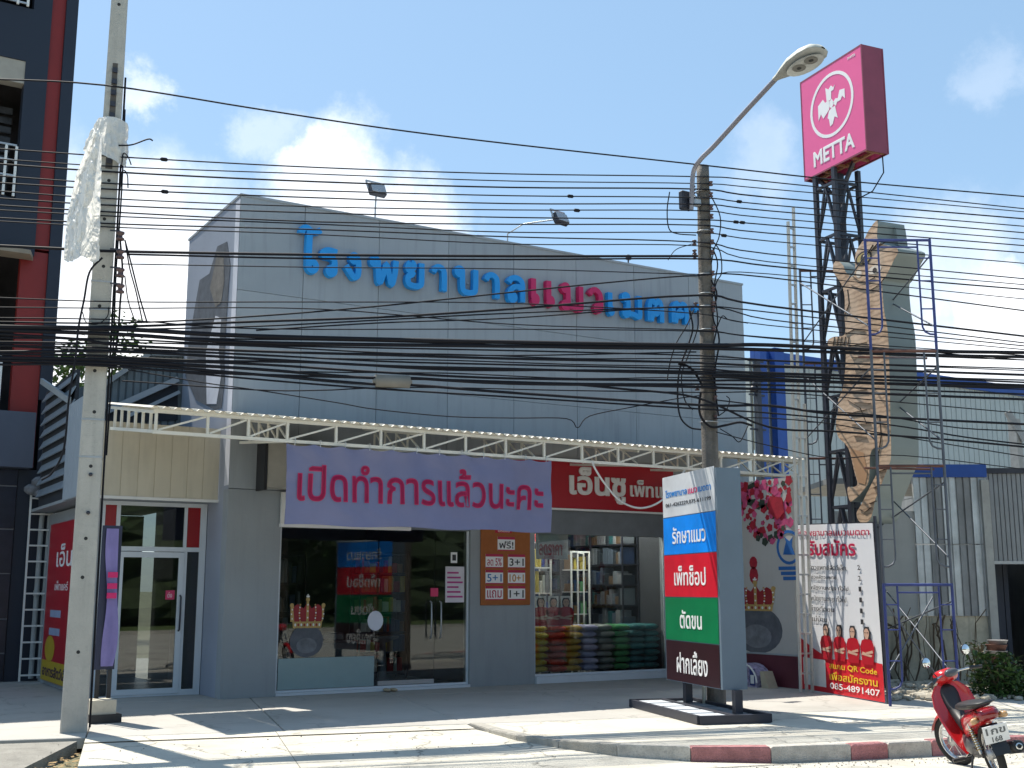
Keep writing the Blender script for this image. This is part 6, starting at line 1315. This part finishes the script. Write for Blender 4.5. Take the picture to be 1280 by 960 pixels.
# wires: each one a cable of its own through the two poles and on beyond the picture
WD = (V(RPp.x, RPp.y, 0)-V(LPp.x, LPp.y, 0)).normalized(); WN = V(WD.y, -WD.x, 0)
WN = -WN if WN.dot(FW0) > 0 else WN
def wyat(pts, x):
    for (xa, ya), (xb, yb) in zip(pts, pts[1:]):
        if xa <= x <= xb: return ya+(yb-ya)*(x-xa)/(xb-xa)
def wire(pts, r, off, label, name='overhead_wire', cat='wire', grp='overhead wires between the poles', ext=True, n=5):
    P0 = LPp+WN*off; rj = random.Random(label); pts = pts if len(pts) < 5 or not ext else [pts[0]]+[(x, y+rj.uniform(-.7, .7)) for x, y in pts[1:]]; P = [vp(P0, WD, x, y) for x, y in pts]; P = cr_spline(P, 5)
    if ext:
        if pts[0][0] <= 5: d = (P[0]-P[1]).normalized(); d.z = max(d.z, -.0)*.3+.01; P = [P[0]+d*14]+P
        if pts[-1][0] >= 1275: d = (P[-1]-P[-2]).normalized(); d.z = .0; P = P+[P[-1]+d*14]
    b = MB(); b.tube(P, r*(1.3 if r < .02 else 1.0), n); return b.build(name, M_wire, None, label=label, cat=cat, group=grp)
ORD = ['topmost', 'second', 'third', 'fourth', 'fifth', 'sixth', 'seventh', 'eighth', 'ninth', 'tenth', 'eleventh', 'twelfth', 'thirteenth', 'fourteenth', 'fifteenth', 'sixteenth', 'seventeenth', 'eighteenth']
wire([(-30, 98), (130, 107), (320, 136), (480, 160), (640, 180), (880, 207), (1060, 226), (1310, 248)], .009, .25, 'single high wire sloping over everything from upper left to the lamp pole')
UP = [(185, 197, 209, 217, 221, 228, 262), (198, 209, 218, 226, 229, 236, 265), (204, 216, 228, 235, 236, 246, 274), (219, 230, 239, 245, 247, 256, 283), (228, 238, 247, 254, 256, 264, 291), (238, 249, 258, 263, 264, 273, 300),
      (247, 258, 266, 272, 274, 281, 308), (256, 266, 277, 281, 282, 291, 316), (262, 271, 281, 291, 291, 301, 330), (272, 280, 287, 296, 303, 317, 350), (276, 284, 294, 305, 307, 327, 356)]
for i, (a, b_, c, d, e, f, g_) in enumerate(UP):
    wire([(-30, a-1), (152, b_), (400, c), (640, d), (872, e), (960, f), (1310, g_+2)], [.0075, .0065, .0095, .0075, .008, .007, .008, .008, .007, .008, .0065][i], .12, '%s from the top of the thin parallel wires across the sky' % ORD[i])
MID = [([(-30, 306), (80, 312), (152, 315), (400, 319), (640, 320), (872, 320)], .015, 'thick dark wire crossing the blue letters, ending at the dark pole'),
       ([(160, 318), (400, 323), (640, 325), (875, 324), (960, 333), (1120, 348), (1310, 364)], .010, 'thinner wire just under the thick one that crosses the blue letters'),
       ([(152, 330), (400, 334), (640, 336), (874, 343), (960, 342), (1310, 377)], .006, 'fine wire below the thick dark wire, touching the tops of the letters'),
       ([(-30, 402), (152, 403), (320, 395), (480, 382), (640, 366), (780, 352), (872, 345), (960, 347), (1310, 392)], .009, 'highest of the wires that rise to the right in front of the letters'),
       ([(-30, 410), (152, 408), (320, 402), (480, 396), (640, 386), (872, 369), (960, 382), (1310, 424)], .013, 'thick wire rising to the right below the highest rising one'),
       ([(152, 412), (320, 408), (480, 400), (640, 392), (868, 384), (960, 390), (1310, 432)], .008, 'third wire rising to the right, just under the thick rising wire'),
       ([(320, 413), (480, 404), (640, 397), (872, 383), (960, 399), (1130, 418), (1310, 436)], .008, 'lowest of the four wires rising to the right over the red letters'),
       ([(-30, 371), (152, 377), (400, 378), (640, 379), (870, 392), (960, 407), (1310, 440)], .0065, 'fine level wire through the middle of the letters'),
       ([(-30, 384), (152, 386), (400, 387), (640, 405), (875, 413), (960, 422), (1310, 446)], .0065, 'fine wire running level under the letters then sagging right'),
       ([(-30, 397), (152, 400), (320, 411), (640, 412), (877, 414), (960, 423), (1310, 452)], .0065, 'fine wire just above the thick black bundle')]
for p, r, l in MID: wire(p, r, .16, l)
LOW = [([(-30, 408), (152, 412), (320, 420), (640, 428), (877, 431), (960, 432), (1120, 438), (1310, 441)], .030, 'upper cable of the thick black bundle across the whole front'),
       ([(-30, 412), (152, 418), (320, 428), (640, 433), (877, 436), (960, 437), (1120, 443), (1310, 447)], .026, 'lower cable of the thick black bundle across the whole front'),
       ([(-30, 422), (152, 425), (320, 431), (640, 438), (877, 445), (1000, 452), (1310, 462)], .009, 'wire clinging just under the thick black bundle'),
       ([(-30, 416), (100, 424), (152, 432), (320, 439), (480, 444), (640, 449), (850, 453), (960, 458), (1310, 470)], .014, 'medium cable second below the thick bundle'),
       ([(-30, 431), (152, 436), (320, 444), (480, 452), (640, 456), (877, 461), (960, 466), (1310, 476)], .010, 'sagging cable third below the thick bundle'),
       ([(-30, 440), (152, 440), (320, 448), (480, 458), (640, 461), (877, 467), (960, 470), (1310, 482)], .014, 'medium cable fourth below the thick bundle'),
       ([(-30, 446), (152, 449), (320, 455), (480, 466), (640, 473), (877, 476), (960, 476), (1310, 486)], .013, 'medium cable fifth below the thick bundle'),
       ([(-30, 447), (100, 449), (152, 452), (320, 461), (445, 471), (520, 473), (640, 479), (877, 484), (1310, 500)], .016, 'cable that carries the splice box on its upper side'),
       ([(-30, 450), (152, 455), (320, 468), (465, 480), (520, 481), (640, 491), (877, 507), (960, 507), (1042, 517), (1185, 526), (1310, 532)], .015, 'cable under the splice box, dipping right to the dark pole'),
       ([(152, 458), (320, 474), (467, 486), (640, 497), (877, 512), (960, 516), (1110, 531), (1210, 547), (1310, 558)], .010, 'lowest of the taut cables left of the dark pole'),
       ([(152, 476), (320, 488), (400, 488), (470, 485), (560, 484), (700, 488), (877, 490), (1000, 492), (1310, 520)], .007, 'thin wire bowing up beneath the splice box'),
       ([(160, 462), (250, 478), (320, 487), (420, 503), (470, 512), (562, 521), (640, 522), (708, 523), (722, 535), (737, 520), (790, 509), (842, 499), (874, 495)], .006, 'thin slack wire with a small loop above the awning'),
       ([(712, 480), (780, 487), (872, 497), (960, 534), (1047, 540), (1185, 550), (1310, 562)], .013, 'cable leaving the dark pole low to the right over the cat cut-out'),
       ([(890, 470), (960, 474), (1060, 478), (1180, 481), (1310, 484)], .017, 'thick cable right of the dark pole above the cat thigh'),
       ([(895, 540), (960, 556), (1042, 572), (1130, 570), (1310, 590)], .006, 'thin wire at the far right just over the blue shed beam'),
       ([(895, 500), (1000, 512), (1100, 520), (1200, 535), (1310, 540)], .008, 'medium wire from the dark pole past the cat haunch'),
       ([(893, 523), (960, 523), (1042, 530), (1120, 545), (1310, 575)], .007, 'thin wire from the dark pole crossing the ladder low down'),
       ([(-30, 428), (80, 430), (152, 428), (320, 433), (480, 441), (640, 444), (870, 440)], .008, 'thin cable woven into the bundle on the left half')]
more = ['dense bundle, upper strand', 'dense bundle, second strand', 'dense bundle, middle strand', 'dense bundle, fourth strand', 'dense bundle, lower strand', 'dense bundle, lowest strand']
rw = random.Random(12)
for k, y in enumerate((415, 428, 435, 443, 452, 458)):
    LOW.append(([(-30, y-2+rw.uniform(-2, 2)), (100, y+rw.uniform(-2, 2)), (240, y+7+rw.uniform(-2, 2)), (400, y+12+rw.uniform(-3, 3)), (560, y+17+rw.uniform(-3, 3)), (720, y+20+rw.uniform(-2, 3)), (877, y+22+rw.uniform(-2, 2)), (1000, y+25), (1140, y+30), (1310, y+36)], rw.choice([.007, .009, .012]), 'thin cable in the %s below the big black cables' % more[k]))
for p, r, l in LOW: wire(p, r, .20, l)
# splice box and joints
b = MB(); P0 = LPp+WN*.2; A = vp(P0, WD, 466, 476); B = vp(P0, WD, 515, 477.5); dd = (B-A)
b.tube([A, A+dd*.06, A+dd*.07, A+dd*.93, A+dd*.94, B], [.02, .04, .085, .085, .04, .02], 12); b.build('splice_box', mat('splice_grey_beige', (.20, .19, .165), .6, dirt=.2), None, label='beige-grey splice box hanging in the wires over the grey wall', cat='splice box')
JN = [(207, 199), (205, 239), (1243-140, 228)]
def ujn(i, x): a, b_, c, d, e, f, g_ = UP[i]; return wyat([(-30, a-1), (152, b_), (400, c), (640, d), (872, e), (960, f), (1310, g_+2)], x)
for k, (x, y, lb) in enumerate([(205, 199, 'upper small wire joint right of the pale pole'), (206, 239, 'lower small wire joint right of the pale pole'), (924, 252, 'wire joint uppermost right of the dark pole'), (920, 271, 'wire joint in the middle right of the dark pole'), (928, 270, 'wire joint beside the middle one right of the dark pole'), (905, 286, 'wire joint lowest right of the dark pole'), (713, 247, 'small joint on the upper wires near the middle floodlight'), (721, 264, 'small lower joint on the upper wires near the middle floodlight')]):
    y = ujn([0, 4, 3, 6, 6, 8, 3, 5][k], x)-.3; c = vp(LPp+WN*.12, WD, x, y); MB().tube([c-WD*.05, c-WD*.03, c+WD*.03, c+WD*.05], [.008, .026, .026, .008], 8).build('wire_joint', M_wire, None, label=lb, cat='joint', group='wire joints')
# loops and drops of cable at the poles
LOOPS = [([(837, 240), (834, 262), (836, 285), (846, 292), (870, 294)], .007, 'cable loop hanging left of the dark pole near its top'),
         ([(835, 325), (845, 312), (865, 305)], .005, 'short wire slanting up to the upper insulators of the dark pole'),
         ([(888, 243), (900, 270), (899, 295), (893, 310), (889, 330)], .007, 'inner cable bow right of the dark pole'),
         ([(890, 300), (900, 315), (902, 340), (896, 352), (890, 372)], .007, 'outer cable bow right of the dark pole'),
         ([(891, 310), (897, 330), (893, 360), (897, 400), (892, 430)], .008, 'long cable running down the right side of the dark pole'),
         ([(889, 350), (896, 368), (891, 395), (899, 425), (893, 470), (898, 520)], .010, 'thick cable run down the right side of the dark pole'),
         ([(862, 388), (866, 410), (860, 432), (850, 460), (847, 490), (850, 520), (862, 534), (876, 537)], .010, 'big cable loop hanging left of the dark pole down to the awning'),
         ([(868, 386), (858, 408), (846, 428), (838, 452), (834, 475)], .007, 'cable drop slanting down left of the dark pole'),
         ([(848, 455), (858, 457), (868, 465), (878, 482)], .014, 'thick curved cable entering the dark pole from the left'),
         ([(872, 388), (872, 410), (862, 440), (852, 470), (856, 500), (866, 512)], .007, 'thin cable loop nested inside the big one at the dark pole'),
         ([(876, 490), (874, 510), (878, 524), (890, 534), (905, 532), (925, 528), (940, 532)], .014, 'thick cable collar wrapping the dark pole above the awning'),
         ([(896, 410), (903, 395), (912, 400), (935, 404)], .006, 'thin drop wire right of the dark pole at letter height'),
         ([(898, 520), (908, 512), (912, 500), (908, 495)], .006, 'little cable curl right of the dark pole above the awning'),
         ([(900, 536), (915, 545), (925, 552), (936, 530)], .006, 'thin tangled wire between dark pole and blue column'),
         ([(148, 182), (165, 181), (185, 174), (191, 176)], .008, 'stiff stub of wire sticking out right of the pale pole'),
         ([(152, 210), (154, 192), (160, 196), (164, 206)], .006, 'upper small hook of wire right of the pale pole'),
         ([(150, 238), (153, 214), (159, 218), (160, 235)], .006, 'lower small hook of wire right of the pale pole'),
         ([(156, 300), (164, 330), (174, 370), (184, 404)], .008, 'outer drop wire fanning down right of the pale pole'),
         ([(157, 305), (162, 335), (170, 365), (178, 402)], .007, 'middle drop wire fanning down right of the pale pole'),
         ([(156, 345), (160, 375), (168, 400)], .006, 'short drop wire fanning down right of the pale pole'),
         ([(150, 300), (153, 340), (150, 380), (148, 410), (143, 450)], .010, 'thick drop cable down beside the insulator rack'),
         ([(103, 390), (108, 403), (122, 405), (134, 396), (136, 384)], .005, 'thin wire ring looped round the pale pole')]
for p, r, l in LOOPS: wire(p, r, .14, l, 'cable_loop', 'cable', 'cable loops at the poles', False)

# ================================================================== MOTORCYCLE
RB_ = gz(1253, 978, -.15); HD = (RT*.10+FW0*.995).normalized(); SDv = V(-HD.y, HD.x, 0)   # SDv: to the rider's left
moto = thing('red_motorcycle', 'red underbone motorcycle parked at the kerb, seen from behind at the right edge', 'motorcycle', RB_)
LEAN = R(15); MM = Matrix((( HD.x, SDv.x, 0, RB_.x), (HD.y, SDv.y, 0, RB_.y), (0, 0, 1, RB_.z), (0, 0, 0, 1))) @ Matrix.Rotation(-LEAN, 4, 'X') @ Matrix.Scale(.93, 4)
# rotation about the ground line so the wheels stay down
STE = Matrix.Translation((1.12, 0, 0)) @ Matrix.Rotation(R(30), 4, 'Z') @ Matrix.Translation((-1.12, 0, 0))
M_mr = mat('motorcycle_red', (.55, .014, .018), .22, coat=.6, var=.03); M_bk = mat('motorcycle_black', (.018, .018, .02), .45); M_tyre = mat('tyre_rubber', (.022, .022, .022), .85, bump=.3, bscale=90); M_chr = mat('chrome', (.6, .6, .6), .15, .95, var=.03)
def T(mb, S=None):
    Mx = MM @ S if S is not None else MM
    mb.v = [Mx @ p for p in mb.v]; return mb
def torus(mb, c, Rr, r, n=36, m=10, ysc=1.):
    vs = []; fs = []
    for i in range(n):
        a = 2*math.pi*i/n
        for j in range(m):
            q = 2*math.pi*j/m; rr_ = Rr+r*math.cos(q); vs.append(V(c[0]+rr_*math.cos(a), c[1]+r*ysc*math.sin(q), c[2]+rr_*math.sin(a)))
    for i in range(n):
        for j in range(m): fs.append((i*m+j, ((i+1) % n)*m+j, ((i+1) % n)*m+(j+1) % m, i*m+(j+1) % m))
    return mb.add(vs, fs, True)
def wheel(x, S, tr):
    w = T(torus(MB(), (x, 0, .285), .245, .040 if tr else .036), S).build('wheel', M_tyre, moto)
    T(torus(MB(), (x, 0, .285), .208, .014, 30, 6, 1.8), S).build('rim', M_chr, w)
    b = MB()
    for k in range(18):
        a = 2*math.pi*k/18; s = .03 if k % 2 else -.03; b.beam(V(x+.03*math.cos(a+.4), s, .285+.03*math.sin(a+.4)), V(x+.20*math.cos(a), 0, .285+.20*math.sin(a)), .004)
    T(b, S).build('spokes', M_chr, w)
    T(MB().lathe([(0, -.06), (.055, -.06), (.055, .06), (0, .06)], (x, 0, .285), V(0, 1, 0), 14), S).build('hub', M_steel, w)
wheel(0, None, True); wheel(1.22, STE, False)
def loft(secs, n=14):   # secs: (centre, half width y, half height z)
    b = MB(); vs = []; fs = []
    for (c, hy, hz) in secs:
        for j in range(n):
            a = 2*math.pi*j/n; ca, sa = math.cos(a), math.sin(a); vs.append(V(c[0], c[1]+math.copysign(abs(ca)**.75, ca)*hy, c[2]+math.copysign(abs(sa)**.75, sa)*hz))
    for i in range(len(secs)-1):
        for j in range(n): fs.append((i*n+j, i*n+(j+1) % n, (i+1)*n+(j+1) % n, (i+1)*n+j))
    fs.append(tuple(range(n))[::-1]); fs.append(tuple(range((len(secs)-1)*n, len(secs)*n))); return b.add(vs, fs, True)
T(loft([((-.30, 0, .735), .05, .03), ((-.24, 0, .71), .10, .055), ((-.05, 0, .66), .125, .085), ((.2, 0, .60), .13, .10), ((.42, 0, .54), .11, .12), ((.55, 0, .46), .08, .10)])).build('tail_cowl', M_mr, moto)
T(loft([((-.22, 0, .785), .07, .015), ((-.1, 0, .785), .12, .035), ((.2, 0, .755), .135, .04), ((.42, 0, .735), .12, .04), ((.55, 0, .71), .07, .02)])).build('seat', M_bk, moto)
b = MB(); b.tube([V(-.10, .115, .80), V(-.28, .10, .82), V(-.34, .05, .825), V(-.34, -.05, .825), V(-.28, -.10, .82), V(-.10, -.115, .80)], .013, 8); T(b).build('grab_rail', M_bk, moto)
b = MB(); b.use(mat('tail_lamp_red', (.22, .004, .006), .12, coat=.8)); b.v = []; T(MB()) 
o_ = loft([((-.35, 0, .705), .05, .025), ((-.335, 0, .705), .10, .05), ((-.25, 0, .71), .125, .065)]); T(o_).build('tail_lamp', mat('tail_lamp_red', (.22, .004, .006), .12, coat=.8), moto)
for s in (1, -1):
    T(loft([((-.33, s*.155, .675), .018, .018), ((-.315, s*.155, .675), .03, .03), ((-.27, s*.12, .675), .035, .03)], 10)).build('rear_indicator', mat('indicator_amber', (.55, .33, .16), .2), moto)
b = MB(); M_ = Matrix.Translation((-.375, 0, .52)) @ Matrix.Rotation(R(-18), 4, 'Y'); b.box(-.004, .004, -.12, .12, -.08, .10, M_); b.use(M_txtblack); pb = b
pl_ = T(pb); pl_.build('number_plate', mat('plate_white', (.72, .73, .74), .4), moto)
b = MB(); P_ = M_ @ V(-.0045, .105, -.02); text(b, mat('plate_ink', (.10, .11, .12), .5), '1กข', M_ @ V(-.0048, .095, .01), (M_.to_3x3() @ V(0, -1, 0)), (M_.to_3x3() @ V(0, 0, 1)), w=.19, h=.07, depth=.002, bold=.02, Nn=M_.to_3x3() @ V(-1, 0, 0)); text(b, MATS['plate_ink'], '168', M_ @ V(-.0048, .05, -.07), (M_.to_3x3() @ V(0, -1, 0)), (M_.to_3x3() @ V(0, 0, 1)), w=.10, h=.055, depth=.002, bold=.02, Nn=M_.to_3x3() @ V(-1, 0, 0)); T(b).build('plate_lettering', None, moto)
b = MB(); secs = [(-.20, .60), (-.30, .50), (-.37, .40), (-.40, .33)]
for i in range(3): (x0, z0), (x1, z1) = secs[i], secs[i+1]; b.hexa([V(x1, -.075, z1), V(x1, .075, z1), V(x1+.012, .075, z1), V(x1+.012, -.075, z1), V(x0, -.085, z0), V(x0, .085, z0), V(x0+.012, .085, z0), V(x0+.012, -.085, z0)])
T(b).build('rear_mudguard', M_bk, moto)
for s in (1, -1):
    sh_ = T(MB().tube([V(.03, s*.10, .30), V(.10, s*.115, .60)], .018, 8)).build('shock_absorber', M_chr, moto)
    b = MB(); 
    for k in range(9): b.lathe([(.026, 0), (.033, .005), (.026, .01)], V(.04+.006*k, s*(.102+.001*k), .34+.024*k), V(.25, 0, 1), 10)
    T(b).build('spring', mat('spring_gold', (.30, .22, .08), .4, .5), sh_)
    T(MB().beam(V(0, s*.09, .285), V(.5, s*.07, .30), .03, .045)).build('swing_arm', M_bk, moto)
T(loft([((.0, -.135, .32), .045, .045), ((.02, -.135, .315), .055, .055), ((.3, -.13, .27), .05, .05), ((.36, -.125, .26), .02, .02)])).build('heat_shield', M_bk, moto)
mf = T(MB().tube([V(-.36, -.175, .36), V(-.35, -.175, .358), V(-.05, -.16, .31), V(.1, -.15, .28), V(.3, -.13, .2), V(.55, -.1, .18)], [.05, .062, .062, .045, .02, .018], 14)).build('muffler', M_bk, moto)
T(MB().lathe([(.02, 0), (.034, 0), (.034, .006), (.02, .006)], V(-.366, -.175, .361), V(-1, 0, .1), 12)).build('tail_pipe', M_chr, mf)
T(loft([((.32, 0, .30), .06, .07), ((.42, 0, .30), .11, .11), ((.60, 0, .31), .11, .10), ((.80, 0, .34), .06, .06)])).build('engine', mat('engine_alloy', (.16, .16, .165), .4, .6), moto)
b = MB(); b.tube([V(.45, .28, .22), V(.45, .1, .22), V(.45, -.1, .22), V(.45, -.28, .22)], .012, 6)
for s in (1, -1): b.tube([V(.45, s*.18, .22), V(.45, s*.30, .225)], .022, 8)
T(b).build('footrest', M_bk, moto)
T(MB().tube([V(.42, .10, .22), V(.36, .20, .05), V(.30, .26, .046)], .012, 6)).build('side_stand', M_bk, moto)
lz = [(.22, .70, .10), (.32, .77, .15), (.44, .86, .185), (.58, .925, .21), (.72, .975, .225), (.84, 1.015, .20), (.92, 1.05, .13)]
lg = [V(0, 0, 0)]*0
b = MB(); nt_ = 12; vs = []
for off_ in (0, .014):
    for (z, xc, hw_) in lz:
        for k in range(nt_+1): t = 2*k/nt_-1; vs.append(V(xc+off_-.075*abs(t)**2.2*(1 if z > .3 else .6), hw_*t, z+.012*math.cos(t*3)))
L0 = len(lz)*(nt_+1); fs = []
for o_ in (0, L0):
    for i in range(len(lz)-1):
        for k in range(nt_): a = o_+i*(nt_+1)+k; fs.append((a, a+1, a+nt_+2, a+nt_+1))
for i in range(len(lz)-1):
    for k in (0, nt_): a = i*(nt_+1)+k; fs.append((a, a+nt_+1, a+nt_+1+L0, a+L0))
b.add(vs, fs, True); T(b).build('leg_shield', M_mr, moto)
T(loft([((1.06, 0, .88), .10, .05), ((1.0, 0, .78), .11, .08), ((.92, 0, .62), .075, .08), ((.78, 0, .50), .06, .07), ((.6, 0, .46), .06, .07), ((.5, 0, .48), .07, .08)])).build('centre_cowl', mat('inner_cowl_dark', (.03, .028, .03), .5), moto)
T(loft([((.93, 0, .99), .02, .02), ((.96, 0, .985), .10, .055), ((1.04, 0, .98), .14, .08), ((1.13, 0, .97), .11, .075), ((1.18, 0, .96), .05, .04)]), STE).build('handlebar_cowl', M_mr, moto)
T(loft([((.915, 0, 1.01), .05, .02), ((.93, 0, 1.01), .085, .04), ((.96, 0, 1.01), .09, .045)]), STE).build('instrument_panel', mat('meter_face', (.10, .10, .11), .2), moto)
hb = T(MB().tube([V(.88, .36, .98), V(.94, .22, 1.0), V(1.0, .08, 1.0), V(1.0, -.08, 1.0), V(.94, -.22, 1.0), V(.88, -.36, .98)], .012, 8), STE).build('handlebar', M_chr, moto)
for s in (1, -1):
    T(MB().tube([V(.87, s*.38, .977), V(.93, s*.25, .999)], .019, 8), STE).build('grip', M_bk, hb)
    T(MB().tube([V(.99, s*.22, .99), V(.96, s*.36, .97)], .006, 5), STE).build('brake_lever', M_chr, hb)
    T(MB().tube([V(.96, s*.20, 1.01), V(.97, s*.25, 1.10), V(.95, s*.29, 1.16)], .006, 6), STE).build('mirror_stalk', M_bk, hb)
    T(MB().lathe([(0, .0), (.058, .0), (.062, .01), (.05, .03), (0, .04)], V(.945, s*.30, 1.19), V(1, 0, .05), 18), STE).build('mirror', M_bk, hb)
    T(MB().lathe([(0, .0), (.054, .001), (.054, .003), (0, .003)], V(.938, s*.30, 1.19), V(1, 0, .05), 18), STE).build('mirror_glass', mat('mirror_glass', (.75, .78, .8), .02, 1., var=0), hb)
    T(MB().tube([V(1.22, s*.065, .285), V(1.12, s*.06, .62), V(1.06, s*.05, .80)], .018, 8), STE).build('fork_leg', M_chr, moto)
b = MB(); n = 12; vs = []; fs = []
for i in range(n+1):
    a = R(20+115*i/n)
    for j in range(5): y = (j/4-.5)*.13; rr_ = .315-.04*abs(j/4-.5)*2; vs.append(V(1.22+math.cos(a)*rr_, y, .285+math.sin(a)*rr_))
for i in range(n):
    for j in range(4): k = i*5+j; fs.append((k, k+1, k+6, k+5))
b.add(vs, fs, True); T(b, STE).build('front_mudguard', M_mr, moto)
b = MB(); b.tube(cr_spline([V(1.0, .1, 1.0), V(1.06, .14, .9), V(1.1, .10, .7), V(1.2, .08, .35)], 4), .006, 5); T(b).build('cable', M_bk, moto)
